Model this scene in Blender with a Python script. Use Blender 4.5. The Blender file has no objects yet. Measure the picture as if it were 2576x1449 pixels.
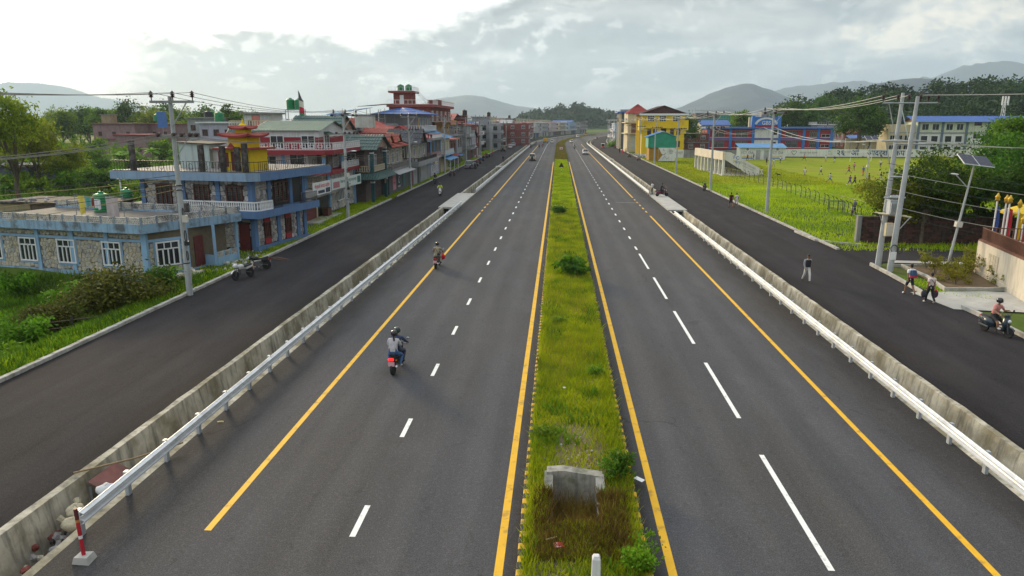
import bpy,bmesh,math,random
import numpy as np
from mathutils import Vector,Matrix
random.seed(7);RNG=np.random.default_rng(7)
rad=math.radians
sc=bpy.context.scene
COL=sc.collection
# --- camera
CH=10.0
F=1820.0;W2,H2=1288.0,724.5
PITCH=math.atan(419.5/F);YAW=math.atan(118/1868.0)
cam=bpy.data.cameras.new('camera');cam.sensor_width=36;cam.lens=36*F/2576
cam.clip_start=0.1;cam.clip_end=20000
cam_o=bpy.data.objects.new('camera',cam);COL.objects.link(cam_o)
cam_o.location=(0,0,CH);cam_o.rotation_euler=(math.pi/2-PITCH,0,YAW)
sc.camera=cam_o
# --- sky and sun
SUN_AZ=rad(-34);SUN_EL=rad(9)
w=bpy.data.worlds.new('World');sc.world=w;w.use_nodes=True
def build_world(nt):
 N,L=nt.nodes,nt.links
 N.clear()
 def nd(t,**k):
  n=N.new(t)
  for a,v in k.items():setattr(n,a,v)
  return n
 def put(sock,v):
  if isinstance(v,bpy.types.NodeSocket):L.new(v,sock)
  else:sock.default_value=v
 def mth(op,a,b=0.0,c=0.0,clamp=False):
  n=nd('ShaderNodeMath',operation=op,use_clamp=clamp)
  put(n.inputs[0],a);put(n.inputs[1],b);put(n.inputs[2],c)
  return n.outputs[0]
 def sstep(v,a,b):
  n=nd('ShaderNodeMapRange',interpolation_type='SMOOTHSTEP')
  put(n.inputs[0],v);n.inputs[1].default_value=a;n.inputs[2].default_value=b
  return n.outputs[0]
 def mixc(f,a,b):
  n=nd('ShaderNodeMix',data_type='RGBA')
  put(n.inputs[0],f)
  for s,v in((n.inputs[6],a),(n.inputs[7],b)):
   if isinstance(v,bpy.types.NodeSocket):L.new(v,s)
   else:s.default_value=(*v,1)
  return n.outputs[2]
 tc=nd('ShaderNodeTexCoord')
 sep=nd('ShaderNodeSeparateXYZ');L.new(tc.outputs['Generated'],sep.inputs[0])
 x,y,z=sep.outputs
 az=mth('ARCTAN2',x,y);el=mth('ARCSINE',z)
 def noise(sx,sy,sz,scale,detail,rough=0.55,off=0.0,dist=0.0,sh=(0,0,0)):
  mp=nd('ShaderNodeMapping');mp.inputs['Scale'].default_value=(sx,sy,sz);mp.inputs['Location'].default_value=(off+sh[0],off*.7+sh[1],off*.3+sh[2])
  L.new(tc.outputs['Generated'],mp.inputs[0])
  n=nd('ShaderNodeTexNoise');n.inputs['Scale'].default_value=scale;n.inputs['Detail'].default_value=detail
  n.inputs['Roughness'].default_value=rough;n.inputs['Distortion'].default_value=dist
  L.new(mp.outputs[0],n.inputs['Vector'])
  return n.outputs[0]
 n_edge=noise(1,1,1.7,9,7,.6,3.1,.25)
 n_str=noise(1,1,3.6,5.5,6,.55,7.7,.35)
 n_big=noise(1,1,2.4,2.6,4,.5,1.3)
 n_fine=noise(1,1,2.4,22,5,.6,5.0,.3)
 rise=mth('MULTIPLY',sstep(az,-0.20,0.06),0.09)
 rise2=mth('MULTIPLY',sstep(az,0.02,0.30),0.9)
 top=mth('ADD',mth('ADD',0.122,rise),rise2)
 billow=mth('MULTIPLY',mth('ADD',mth('SUBTRACT',n_edge,0.47),mth('MULTIPLY',mth('SUBTRACT',n_fine,.5),.35)),0.11)
 d=mth('SUBTRACT',mth('ADD',top,billow),el)
 bank=sstep(d,-0.006,0.030)
 leftfade=sstep(mth('ADD',az,mth('MULTIPLY',mth('SUBTRACT',n_edge,.5),.20)),-0.66,-0.50)
 low=sstep(mth('ADD',el,mth('MULTIPLY',mth('SUBTRACT',n_edge,.5),.04)),0.060,0.025)
 bank=mth('MULTIPLY',bank,mth('MAXIMUM',leftfade,low))
 ss=Vector((math.sin(SUN_AZ)*math.cos(SUN_EL),math.cos(SUN_AZ)*math.cos(SUN_EL),math.sin(SUN_EL)))
 dt=nd('ShaderNodeVectorMath',operation='DOT_PRODUCT');L.new(tc.outputs['Generated'],dt.inputs[0]);dt.inputs[1].default_value=ss
 ang=mth('ARCCOSINE',mth('MINIMUM',dt.outputs['Value'],0.99999))
 glow=mth('MULTIPLY',mth('EXPONENT',mth('MULTIPLY',ang,-6.0)),5.0)
 wide=mth('MULTIPLY',mth('EXPONENT',mth('MULTIPLY',ang,-1.3)),0.55)
 bright=mixc(sstep(mth('ADD',glow,wide),0.1,1.2),(0.84,0.89,0.92),(1.14,1.06,0.90))
 sc_b=mth('ADD',1.0,mth('ADD',mth('MULTIPLY',glow,.9),wide))
 g1=mixc(sstep(el,-0.02,0.15),(0.19,0.245,0.31),(0.28,0.322,0.365))
 g2=mixc(mth('MULTIPLY',sstep(n_str,0.42,0.72),0.75),g1,(0.62,0.63,0.61))
 g3=mixc(mth('MULTIPLY',sstep(n_big,0.56,0.35),0.35),g2,(0.18,0.21,0.25))
 g4=mixc(mth('MULTIPLY',mth('MULTIPLY',sstep(d,0.03,0.004),sstep(az,.12,-.05)),.5),g3,(0.85,0.87,0.86))
 lit=mth('MULTIPLY',mth('EXPONENT',mth('MULTIPLY',ang,-2.6)),0.30)
 dsx,dsy,dsz=(math.sin(SUN_AZ)-.1)*.016,0.0,.011
 r1=mth('SUBTRACT',noise(1,1,1.9,9,6,.55,3.1,.25),noise(1,1,1.9,9,6,.55,3.1,.25,(dsx,dsy,dsz)))
 amp=mth('MULTIPLY',sstep(el,0.015,0.07),mth('ADD',.35,mth('MULTIPLY',sstep(az,.25,-.2),.65)))
 g4=mixc(mth('MULTIPLY',sstep(r1,0.01,0.085),mth('MULTIPLY',amp,.9)),g4,(0.90,.90,.88))
 g4=mixc(mth('MULTIPLY',sstep(r1,-0.01,-0.085),mth('MULTIPLY',amp,.75)),g4,(0.165,0.195,0.235))
 g5=mixc(lit,g4,(0.95,0.94,0.88))
 cu=mth('ADD',mth('MULTIPLY',mth('SUBTRACT',n_edge,0.5),0.55),mth('MULTIPLY',mth('SUBTRACT',n_fine,.5),.10))
 ca=mth('ABSOLUTE',mth('SUBTRACT',az,0.49));ce=mth('ABSOLUTE',mth('SUBTRACT',el,mth('ADD',0.080,mth('MULTIPLY',az,.05))))
 cd=mth('SUBTRACT',mth('SUBTRACT',0.155,mth('MULTIPLY',ca,0.62)),mth('MULTIPLY',ce,2.6))
 cum=mth('MULTIPLY',sstep(mth('ADD',cd,cu),0.02,0.13),0.9)
 cumc=mixc(sstep(r1,-.05,.05),(0.62,0.63,0.63),(1.05,0.95,0.78))
 g6=mixc(cum,g5,cumc)
 ca2=mth('ABSOLUTE',mth('SUBTRACT',az,-0.085));ce2=mth('ABSOLUTE',mth('SUBTRACT',el,0.083))
 cd2=mth('SUBTRACT',mth('SUBTRACT',0.075,mth('MULTIPLY',ca2,1.0)),mth('MULTIPLY',ce2,3.4))
 g6=mixc(mth('MULTIPLY',sstep(mth('ADD',cd2,mth('MULTIPLY',cu,.6)),0.01,0.07),.6),g6,(0.88,0.88,0.85))
 bs=nd('ShaderNodeVectorMath',operation='SCALE');L.new(bright,bs.inputs[0]);L.new(sc_b,bs.inputs['Scale'])
 g6=mixc(mth('MULTIPLY',mth('MULTIPLY',sstep(el,.06,.16),sstep(az,-.05,.3)),mth('MULTIPLY',sstep(n_str,.36,.6),.6)),g6,(0.74,.73,.69))
 cloud0=mixc(bank,bs.outputs[0],g6)
 zen=nd('ShaderNodeVectorMath',operation='SCALE');L.new(cloud0,zen.inputs[0])
 L.new(mth('MULTIPLY_ADD',mth('MAXIMUM',z,0.0),0.5,1.0),zen.inputs['Scale']);cloud=zen.outputs[0]
 sky=nd('ShaderNodeTexSky',sky_type='NISHITA',sun_disc=False)
 sky.sun_elevation=SUN_EL;sky.sun_rotation=SUN_AZ
 b1=nd('ShaderNodeBackground');L.new(sky.outputs[0],b1.inputs[0]);b1.inputs[1].default_value=0.06
 b2=nd('ShaderNodeBackground');L.new(cloud,b2.inputs[0]);b2.inputs[1].default_value=1.0
 mx=nd('ShaderNodeMixShader');mx.inputs[0].default_value=0.93
 L.new(b1.outputs[0],mx.inputs[1]);L.new(b2.outputs[0],mx.inputs[2])
 out=nd('ShaderNodeOutputWorld');L.new(mx.outputs[0],out.inputs[0])
build_world(w.node_tree)
sun=bpy.data.lights.new('sun','SUN');sun.energy=4.2;sun.angle=rad(11);sun.color=(1.0,0.78,0.48)
sun_o=bpy.data.objects.new('sun',sun);COL.objects.link(sun_o)
sun_o.rotation_euler=Vector((-math.sin(SUN_AZ)*math.cos(SUN_EL+.08),-math.cos(SUN_AZ)*math.cos(SUN_EL+.08),-math.sin(SUN_EL+.08))).to_track_quat('-Z','Y').to_euler()
sc.view_settings.view_transform='Standard';sc.view_settings.look='None'
sc.view_settings.exposure=0.10;sc.view_settings.gamma=1;sc.view_settings.use_curve_mapping=False
sc.render.engine='CYCLES'
cy=sc.cycles
cy.use_denoising=True;cy.denoiser='OPENIMAGEDENOISE'
cy.max_bounces=5;cy.diffuse_bounces=3;cy.glossy_bounces=2;cy.transmission_bounces=3;cy.transparent_max_bounces=6;cy.volume_bounces=2
cy.sample_clamp_indirect=4
sc.render.filter_size=1.3
# --- photo grid -> place
_R=cam_o.rotation_euler.to_matrix()
def ray(px,py):return(_R@Vector(((px-W2),-(py-H2),-F))).normalized()
def G(px,py,z=0.0):
 d=ray(px,py);t=(z-CH)/d.z
 return Vector((d.x*t,d.y*t,z))
def AT(px,py,Y):
 d=ray(px,py);t=Y/d.y
 return Vector((d.x*t,Y,CH+d.z*t))
def CX(y):
 if y<310:return 0.0
 if y<700:return 4.2e-4*(y-310)**2
 return 4.2e-4*390**2+0.3276*(y-700)
 # --- materials
def C(h):
 h=h.lstrip('#');v=[int(h[i:i+2],16)/255 for i in(0,2,4)]
 return tuple(c/12.92 if c<=.04045 else((c+.055)/1.055)**2.4 for c in v)
_mats={}
def mat(name,col,rough=.8,var=.18,scale=3.0,metal=0.0,bump=0.0,bscale=40.0,streak=0.0,col2=None,c2amt=.5,c2scale=1.0,spec=.4,stretch=(1,1,1),emit=0,det=5):
 if name in _mats:return _mats[name]
 if isinstance(col,str):col=C(col)
 if isinstance(col2,str):col2=C(col2)
 m=bpy.data.materials.new(name);m.use_nodes=True;_mats[name]=m
 nt=m.node_tree;N,L=nt.nodes,nt.links
 b=N['Principled BSDF'];b.inputs['Roughness'].default_value=rough;b.inputs['Metallic'].default_value=metal
 b.inputs['Specular IOR Level'].default_value=spec
 if var==0 and not streak and col2 is None and not bump:
  b.inputs['Base Color'].default_value=(*col,1)
 else:
  ge=N.new('ShaderNodeNewGeometry');mp=N.new('ShaderNodeMapping');L.new(ge.outputs['Position'],mp.inputs[0]);mp.inputs['Scale'].default_value=stretch
  def nz(s,d=det,vec=None):
   n=N.new('ShaderNodeTexNoise');n.inputs['Scale'].default_value=s;n.inputs['Detail'].default_value=d;n.inputs['Roughness'].default_value=.62
   L.new(vec or mp.outputs[0],n.inputs['Vector']);return n.outputs[0]
  def mr(v,a,b_,c,d):
   n=N.new('ShaderNodeMapRange');L.new(v,n.inputs[0])
   for i,q in enumerate((a,b_,c,d)):n.inputs[i+1].default_value=q
   return n.outputs[0]
  def mixc(f,a,b_,mode='MIX'):
   n=N.new('ShaderNodeMix');n.data_type='RGBA';n.blend_type=mode
   if isinstance(f,float):n.inputs[0].default_value=f
   else:L.new(f,n.inputs[0])
   for s,v in((n.inputs[6],a),(n.inputs[7],b_)):
    if isinstance(v,tuple):s.default_value=(*v,1)
    else:L.new(v,s)
   return n.outputs[2]
  lo=tuple(c*(1-var)for c in col);hi=tuple(min(1,c*(1+var))for c in col)
  cur=mixc(mr(nz(scale),.3,.7,0,1),lo,hi)
  if col2 is not None:
   cur=mixc(mr(nz(c2scale),.62-c2amt*.35,.74-c2amt*.25,0,.9),cur,col2)
  if streak:
   mp2=N.new('ShaderNodeMapping');L.new(ge.outputs['Position'],mp2.inputs[0]);mp2.inputs['Scale'].default_value=(2.4,2.4,.22)
   cur=mixc(mr(nz(1.6,6,mp2.outputs[0]),.48,.72,0,streak),cur,tuple(c*.28 for c in(.32,.31,.28)))
  L.new(cur,b.inputs['Base Color'])
  if bump:
   bp=N.new('ShaderNodeBump');bp.inputs['Strength'].default_value=bump;bp.inputs['Distance'].default_value=.03
   L.new(nz(bscale,3),bp.inputs['Height']);L.new(bp.outputs[0],b.inputs['Normal'])
 if emit:
  b.inputs['Emission Color'].default_value=(*col,1);b.inputs['Emission Strength'].default_value=emit
 return m
def wear(m,edges,dark,lanes=()):
 nt=m.node_tree;N,L=nt.nodes,nt.links;b=N['Principled BSDF'];src=b.inputs['Base Color'].links[0].from_socket
 ge=N.new('ShaderNodeNewGeometry');sp=N.new('ShaderNodeSeparateXYZ');L.new(ge.outputs['Position'],sp.inputs[0])
 def nz(s,st,d=5):
  mp=N.new('ShaderNodeMapping');mp.inputs['Scale'].default_value=st;L.new(ge.outputs['Position'],mp.inputs[0]);n=N.new('ShaderNodeTexNoise');n.inputs['Scale'].default_value=s;n.inputs['Detail'].default_value=d;n.inputs['Roughness'].default_value=.7;L.new(mp.outputs[0],n.inputs['Vector']);return n.outputs[0]
 def mt(op,a,b_=0.0):
  n=N.new('ShaderNodeMath');n.operation=op
  for i,v in enumerate((a,b_)):
   if isinstance(v,bpy.types.NodeSocket):L.new(v,n.inputs[i])
   else:n.inputs[i].default_value=v
  return n.outputs[0]
 def ss(v,a,c):
  n=N.new('ShaderNodeMapRange');n.interpolation_type='SMOOTHSTEP';L.new(v,n.inputs[0]);n.inputs[1].default_value=a;n.inputs[2].default_value=c;return n.outputs[0]
 def mul(f,cur,col,mode='MULTIPLY'):
  n=N.new('ShaderNodeMix');n.data_type='RGBA';n.blend_type=mode;L.new(f,n.inputs[0]);L.new(cur,n.inputs[6]);n.inputs[7].default_value=(*col,1);return n.outputs[2]
 cur=src;w1=nz(.9,(1,.22,1));f=None
 for e,wd in edges:
  q=ss(mt('ADD',mt('ABSOLUTE',mt('SUBTRACT',sp.outputs[0],e)),mt('MULTIPLY',mt('SUBTRACT',w1,.5),wd*1.2)),wd,wd*.15);f=q if f is None else mt('MAXIMUM',f,q)
 cur=mul(f,cur,dark)
 g=None
 for e in lanes:
  q=ss(mt('ADD',mt('ABSOLUTE',mt('SUBTRACT',sp.outputs[0],e)),mt('MULTIPLY',mt('SUBTRACT',w1,.5),.5)),.55,.1);g=q if g is None else mt('MAXIMUM',g,q)
 if g is not None:cur=mul(mt('MULTIPLY',g,.6),cur,(1.22,1.22,1.2))
 cur=mul(ss(nz(1.3,(1,.06,1),6),.5,.75),cur,(.86,.855,.85));cur=mul(ss(nz(.35,(1,.5,1),6),.52,.72),cur,(1.14,1.13,1.12));cur=mul(ss(nz(30,(1,1,1),2),.42,.58),cur,(1.6,1.59,1.56));cur=mul(ss(nz(9,(1,1,1),3),.5,.62),cur,(1.22,1.21,1.19));cur=mul(ss(nz(2.2,(1,.7,1),5),.55,.7),cur,(.84,.835,.83))
 v=N.new('ShaderNodeTexVoronoi');v.feature='DISTANCE_TO_EDGE';v.inputs['Scale'].default_value=.16;mp=N.new('ShaderNodeMapping');mp.inputs['Scale'].default_value=(1,.45,1);ad=N.new('ShaderNodeVectorMath');ad.operation='ADD';L.new(ge.outputs['Position'],mp.inputs[0]);n=N.new('ShaderNodeTexNoise');n.inputs['Scale'].default_value=.8;n.inputs['Detail'].default_value=5;L.new(ge.outputs['Position'],n.inputs['Vector']);L.new(mp.outputs[0],ad.inputs[0]);L.new(n.outputs['Color'],ad.inputs[1]);L.new(ad.outputs[0],v.inputs['Vector'])
 cur=mul(mt('MULTIPLY',ss(v.outputs['Distance'],.006,.001),mt('MULTIPLY',ss(nz(.12,(1,1,1)),.5,.62),.5)),cur,(.45,.44,.43));L.new(cur,b.inputs['Base Color'])
def leafmat(name,a,b_,trans=.3,c=None,nscale=.35):
 if name in _mats:return _mats[name]
 m=bpy.data.materials.new(name);m.use_nodes=True;_mats[name]=m
 nt=m.node_tree;N,L=nt.nodes,nt.links;p=N['Principled BSDF']
 ge=N.new('ShaderNodeNewGeometry');oi=N.new('ShaderNodeObjectInfo')
 nz=N.new('ShaderNodeTexNoise');nz.inputs['Scale'].default_value=nscale;nz.inputs['Detail'].default_value=4;L.new(ge.outputs['Position'],nz.inputs['Vector'])
 ad=N.new('ShaderNodeMath');ad.operation='MULTIPLY_ADD';L.new(ge.outputs['Random Per Island'],ad.inputs[0]);ad.inputs[1].default_value=.45
 mr=N.new('ShaderNodeMapRange');L.new(nz.outputs[0],mr.inputs[0]);mr.inputs[1].default_value=.3;mr.inputs[2].default_value=.7;mr.inputs[3].default_value=-.1;mr.inputs[4].default_value=.65
 L.new(mr.outputs[0],ad.inputs[2])
 rp=N.new('ShaderNodeValToRGB');L.new(ad.outputs[0],rp.inputs[0])
 e=rp.color_ramp.elements;e[0].color=(*C(a),1);e[1].color=(*C(b_),1)
 if c:
  q=e.new(.93);q.color=(*C(b_),1);e[-1].color=(*C(c),1)
 hs=N.new('ShaderNodeHueSaturation');L.new(rp.outputs[0],hs.inputs['Color'])
 m2=N.new('ShaderNodeMapRange');L.new(oi.outputs['Random'],m2.inputs[0]);m2.inputs[3].default_value=.485;m2.inputs[4].default_value=.515;L.new(m2.outputs[0],hs.inputs['Hue'])
 m3=N.new('ShaderNodeMapRange');L.new(oi.outputs['Random'],m3.inputs[0]);m3.inputs[3].default_value=.8;m3.inputs[4].default_value=1.15;L.new(m3.outputs[0],hs.inputs['Value'])
 L.new(hs.outputs[0],p.inputs['Base Color']);p.inputs['Roughness'].default_value=.65;p.inputs['Specular IOR Level'].default_value=.25
 tr=N.new('ShaderNodeBsdfTranslucent');L.new(hs.outputs[0],tr.inputs[0])
 mx=N.new('ShaderNodeMixShader');mx.inputs[0].default_value=trans
 L.new(p.outputs[0],mx.inputs[1]);L.new(tr.outputs[0],mx.inputs[2]);L.new(mx.outputs[0],N['Material Output'].inputs[0])
 return m
 # --- mesh helpers
class MB:
 def __init__(s):s.v=[];s.f=[];s.m=[];s.cur=0
 def face(s,pts,mi=None):
  k=len(s.v);s.v.extend([tuple(p)for p in pts]);s.f.append(tuple(range(k,k+len(pts))));s.m.append(s.cur if mi is None else mi)
 def box(s,c0,c1,mi=None):
  x0,y0,z0=c0;x1,y1,z1=c1;k=len(s.v)
  s.v+=[(x0,y0,z0),(x1,y0,z0),(x1,y1,z0),(x0,y1,z0),(x0,y0,z1),(x1,y0,z1),(x1,y1,z1),(x0,y1,z1)]
  for q in((0,3,2,1),(4,5,6,7),(0,1,5,4),(1,2,6,5),(2,3,7,6),(3,0,4,7)):
   s.f.append(tuple(k+i for i in q));s.m.append(s.cur if mi is None else mi)
  return s
 def cbox(s,c,d,mi=None):return s.box([c[i]-d[i]/2 for i in range(3)],[c[i]+d[i]/2 for i in range(3)],mi)
 def loft(s,rings,cap=True,mi=None,closed=True):
  k=len(s.v);n=len(rings[0]);mi=s.cur if mi is None else mi
  for r in rings:s.v.extend([tuple(p)for p in r])
  for a in range(len(rings)-1):
   for i in range(n if closed else n-1):
    j=(i+1)%n
    s.f.append((k+a*n+i,k+a*n+j,k+(a+1)*n+j,k+(a+1)*n+i));s.m.append(mi)
  if cap:
   s.f.append(tuple(k+i for i in reversed(range(n))));s.m.append(mi)
   s.f.append(tuple(k+(len(rings)-1)*n+i for i in range(n)));s.m.append(mi)
  return s
 def tube(s,pts,r,n=6,mi=None,cap=True):
  pts=[Vector(p)for p in pts];rs=r if isinstance(r,(list,tuple))else[r]*len(pts);rings=[]
  for i,p in enumerate(pts):
   t=(pts[min(i+1,len(pts)-1)]-pts[max(i-1,0)])
   if t.length<1e-9:t=Vector((0,0,1))
   t.normalize();u=t.cross(Vector((0,0,1))if abs(t.z)<.95 else Vector((1,0,0))).normalized();v=t.cross(u)
   rings.append([p+u*(rs[i]*math.cos(2*math.pi*j/n))+v*(rs[i]*math.sin(2*math.pi*j/n))for j in range(n)])
  return s.loft(rings,cap,mi)
 def lathe(s,prof,n=12,c=(0,0,0),mi=None,axis='z'):
  rings=[]
  for r,z in prof:
   rg=[]
   for j in range(n):
    a=2*math.pi*j/n;p=(r*math.cos(a),r*math.sin(a),z)
    if axis=='x':p=(p[2],p[0],p[1])
    if axis=='y':p=(p[1],p[2],p[0])
    rg.append((c[0]+p[0],c[1]+p[1],c[2]+p[2]))
   rings.append(rg)
  return s.loft(rings,True,mi)
 def ball(s,c,r,n=8,m=5,mi=None):
  if not isinstance(r,(tuple,list)):r=(r,r,r)
  rings=[]
  for i in range(m+1):
   t=-math.pi/2+math.pi*(i/m)*.999+.0005
   rings.append([(c[0]+r[0]*math.cos(t)*math.cos(2*math.pi*j/n),c[1]+r[1]*math.cos(t)*math.sin(2*math.pi*j/n),c[2]+r[2]*math.sin(t))for j in range(n)])
  return s.loft(rings,True,mi)
 def prism(s,poly,ax,a,b,mi=None):
  def P(q,t):return{'x':(t,q[0],q[1]),'y':(q[0],t,q[1]),'z':(q[0],q[1],t)}[ax]
  return s.loft([[P(q,a)for q in poly],[P(q,b)for q in poly]],True,mi)
 def mesh(s,name,mats,smooth=False):
  me=bpy.data.meshes.new(name);me.from_pydata(s.v,[],s.f)
  if not isinstance(mats,(list,tuple)):mats=[mats]
  for m in mats:me.materials.append(m)
  if len(mats)>1:me.polygons.foreach_set('material_index',s.m)
  if smooth:me.polygons.foreach_set('use_smooth',[True]*len(me.polygons))
  me.update()
  bm=bmesh.new();bm.from_mesh(me);bmesh.ops.recalc_face_normals(bm,faces=bm.faces);bm.to_mesh(me);bm.free()
  return me
 def obj(s,name,mats,parent=None,smooth=False,loc=None,rz=0,mesh_only=False):
  me=s.mesh(name,mats,smooth)
  return link(name,me,parent,loc,rz)
def link(name,data,parent=None,loc=None,rz=0):
 o=bpy.data.objects.new(name,data);COL.objects.link(o)
 if parent is not None:o.parent=parent
 if loc is not None:o.location=loc
 if rz:o.rotation_euler=(0,0,rz)
 return o
def tag(o,label=None,cat=None,group=None,kind=None):
 if label:o['label']=label
 if cat:o['category']=cat
 if group:o['group']=group
 if kind:o['kind']=kind
 return o
def thing(name,label,cat,loc=(0,0,0),rz=0,group=None):
 return tag(link(name,None,None,loc,rz),label,cat,group)
KIDS={}
def kids(o):return[c for c in o.children]
def dup(root,loc=None,rz=None,label=None,group=None,scale=None,remat=None):
 def cp(o,par):
  c=o.copy();COL.objects.link(c);c.parent=par
  if remat and o.type=='MESH':
   for i,sl in enumerate(c.material_slots):
    if sl.material and sl.material.name in remat:
     sl.link='OBJECT';sl.material=remat[sl.material.name]
  for ch in o.children:cp(ch,c)
  return c
 r=cp(root,None)
 if loc is not None:r.location=loc
 if rz is not None:r.rotation_euler=(0,0,rz)
 if scale is not None:r.scale=scale if isinstance(scale,(tuple,list))else(scale,)*3
 if label:r['label']=label
 if group:r['group']=group
 return r
def np_mesh(name,verts,faces,mats,smooth=False,midx=None):
 me=bpy.data.meshes.new(name);nv,nf,k=len(verts),len(faces),faces.shape[1]
 me.vertices.add(nv);me.vertices.foreach_set('co',np.asarray(verts,np.float32).ravel())
 me.loops.add(nf*k);me.loops.foreach_set('vertex_index',np.asarray(faces,np.int32).ravel())
 me.polygons.add(nf);me.polygons.foreach_set('loop_start',np.arange(0,nf*k,k,dtype=np.int32))
 if not isinstance(mats,(list,tuple)):mats=[mats]
 for m in mats:me.materials.append(m)
 if midx is not None:me.polygons.foreach_set('material_index',np.asarray(midx,np.int32))
 if smooth:me.polygons.foreach_set('use_smooth',np.ones(nf,bool))
 me.update(calc_edges=True);me.validate()
 return me
def wire(name,p,q,sag,r,m,label,cat='power line',group=None,n=10):
 p,q=Vector(p),Vector(q)
 pts=[p.lerp(q,i/n)-Vector((0,0,sag*4*(i/n)*(1-i/n)))for i in range(n+1)]
 return tag(MB().tube(pts,r,4).obj(name,m),label,cat,group)
def vnoise(x,y,seed=0):
 x=np.asarray(x,float);y=np.asarray(y,float)
 def h(i,j):
  v=np.sin(i*127.1+j*311.7+seed*74.7)*43758.5453
  return v-np.floor(v)
 i,j=np.floor(x),np.floor(y);fx,fy=x-i,y-j
 fx=fx*fx*(3-2*fx);fy=fy*fy*(3-2*fy)
 return(h(i,j)*(1-fx)+h(i+1,j)*fx)*(1-fy)+(h(i,j+1)*(1-fx)+h(i+1,j+1)*fx)*fy
def fbm(x,y,seed=0,oct=4):
 s=0;a=.5
 for o in range(oct):s=s+a*vnoise(np.asarray(x)*2**o,np.asarray(y)*2**o,seed+o);a*=.5
 return s
 # ==== terrain, roads, drains
M_ASPH=mat('asphalt',(.053,.0535,.059),.9,.12,.5,bump=.25,bscale=60,col2=(.052,.050,.050),c2amt=.45,c2scale=.16,stretch=(1,.25,1),spec=.12)
M_ASPH2=mat('service asphalt',(.0235,.0222,.0250),.95,.2,.7,bump=.3,bscale=50,col2=(.026,.024,.024),c2amt=.35,c2scale=.3,stretch=(1,.3,1),spec=.08)
wear(M_ASPH,((-11.9,2.6),(-.7,.75),(2.1,.7),(12.8,2.4)),(.66,.62,.58),(-7.6,-6.0,-3.9,-2.3,3.6,5.2,7.5,9.0))
wear(M_ASPH2,((-13.7,1.5),(-21.8,.8),(14.4,1.5),(22.3,.8)),(.75,.72,.70),(-16,-19.4,17,19.9))
M_CONC=mat('drain concrete',(.46,.43,.35),.9,.25,1.2,bump=.4,bscale=12,streak=.85,col2=(.19,.165,.10),c2amt=.55,c2scale=.55)
M_CONC2=mat('light concrete',(.42,.41,.38),.9,.2,2,bump=.2,bscale=20,col2=(.33,.32,.30),c2amt=.5)
M_SILT=mat('drain silt',(.06,.052,.04),.6,.3,1.5)
M_TERR=mat('terrain',(.075,.115,.022),.95,.3,.25,col2=(.13,.115,.05),c2amt=.18,c2scale=.06,bump=.4,bscale=4,spec=.05)
M_DIRT=mat('bare soil',(.15,.115,.075),.95,.3,1.0,bump=.5,bscale=8)
M_FIELD=mat('field turf',(.205,.255,.012),.95,.22,.35,col2=(.24,.22,.04),c2amt=.4,c2scale=.09,bump=.3,bscale=6,spec=.05)
M_PAINTW=mat('white road paint',(.78,.78,.76),.7,.06,4,col2=(.42,.42,.41),c2amt=.2,c2scale=5)
M_PAINTY=mat('yellow road paint',(.72,.40,.012),.7,.08,2,col2=(.36,.20,.03),c2amt=.22,c2scale=2.2)
M_KERB=mat('kerb concrete',(.40,.39,.36),.9,.2,2.5,bump=.3,bscale=15,col2=(.25,.24,.21),c2amt=.4)
def terrain_h(x,y):
 x=np.asarray(x,float);y=np.asarray(y,float)
 sm=lambda a,b,v:np.clip((v-a)/(b-a),0,1)**2*(3-2*np.clip((v-a)/(b-a),0,1))
 h=np.zeros_like(x)-.06
 lot=sm(-23.0,-26.5,x)*sm(47.5,44,y)
 h-=1.15*lot
 back=sm(-40,-46,x)*sm(44,60,y);h-=0.9*back
 h-=.25*sm(24,27,x)*sm(56,62,y)
 h+=.05*(fbm(x*.3,y*.3,3)-.5)*(np.abs(x)>24)
 inside=(x>-21.75)&(x<22.3)
 h=np.where(inside,-1.75,h)
 r=np.maximum(0,y-900);h+=r*.002
 return h
def build_terrain():
 xs=np.concatenate([[-8400,-5500,-3600,-2000,-1300,-800,-500,-350,-260,-200,-160,-130,-105],np.arange(-90,-44,4),np.arange(-44,-22.2,1.0),[-21.95,-21.70,22.25,22.45,23],np.arange(24,44,1.5),np.arange(44,90,4),[100,125,160,200,260,350,500,800,1300,2000,3600,5500,8400]])
 ys=np.concatenate([[-90,-40,-10,5],np.arange(10,70,1.5),np.arange(70,130,4),np.arange(130,300,10),np.arange(300,720,20),[760,820,900,1000,1200,1500,2000,2800,4200,6000,8200]])
 X,Y=np.meshgrid(xs,ys);Z=terrain_h(X,Y)
 sh=np.array([CX(v)for v in ys])[:,None]
 V=np.stack([X+sh,Y,Z],-1).reshape(-1,3);n=len(xs)
 i,j=np.meshgrid(np.arange(n-1),np.arange(len(ys)-1));a=(j*n+i).ravel()
 Fc=np.stack([a,a+1,a+n+1,a+n],1)
 tag(link('ground',np_mesh('ground',V,Fc,M_TERR,True)),kind='structure')
build_terrain()
YS_FULL=list(np.concatenate([np.arange(-30,300,6),np.arange(300,720,8),[760,820,900]]))
def strip(name,x0,x1,z,m,y0=-30,y1=900,kind='structure',parent=None,label=None):
 ys=[y0]+[v for v in YS_FULL if y0<v<y1]+[y1]
 V=[];Fc=[]
 for k,y in enumerate(ys):
  c=CX(y);V+=[(x0+c,y,z),(x1+c,y,z)]
  if k:Fc.append((2*k-2,2*k-1,2*k+1,2*k))
 me=bpy.data.meshes.new(name);me.from_pydata(V,[],Fc);me.materials.append(m)
 o=link(name,me,parent)
 if kind:o['kind']=kind
 return o
strip('road',-11.75,-.72,0,M_ASPH);strip('road',2.12,12.72,0,M_ASPH)
strip('service_road',-21.72,-13.78,0,M_ASPH2);strip('service_road',14.5,22.4,0,M_ASPH2)
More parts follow.
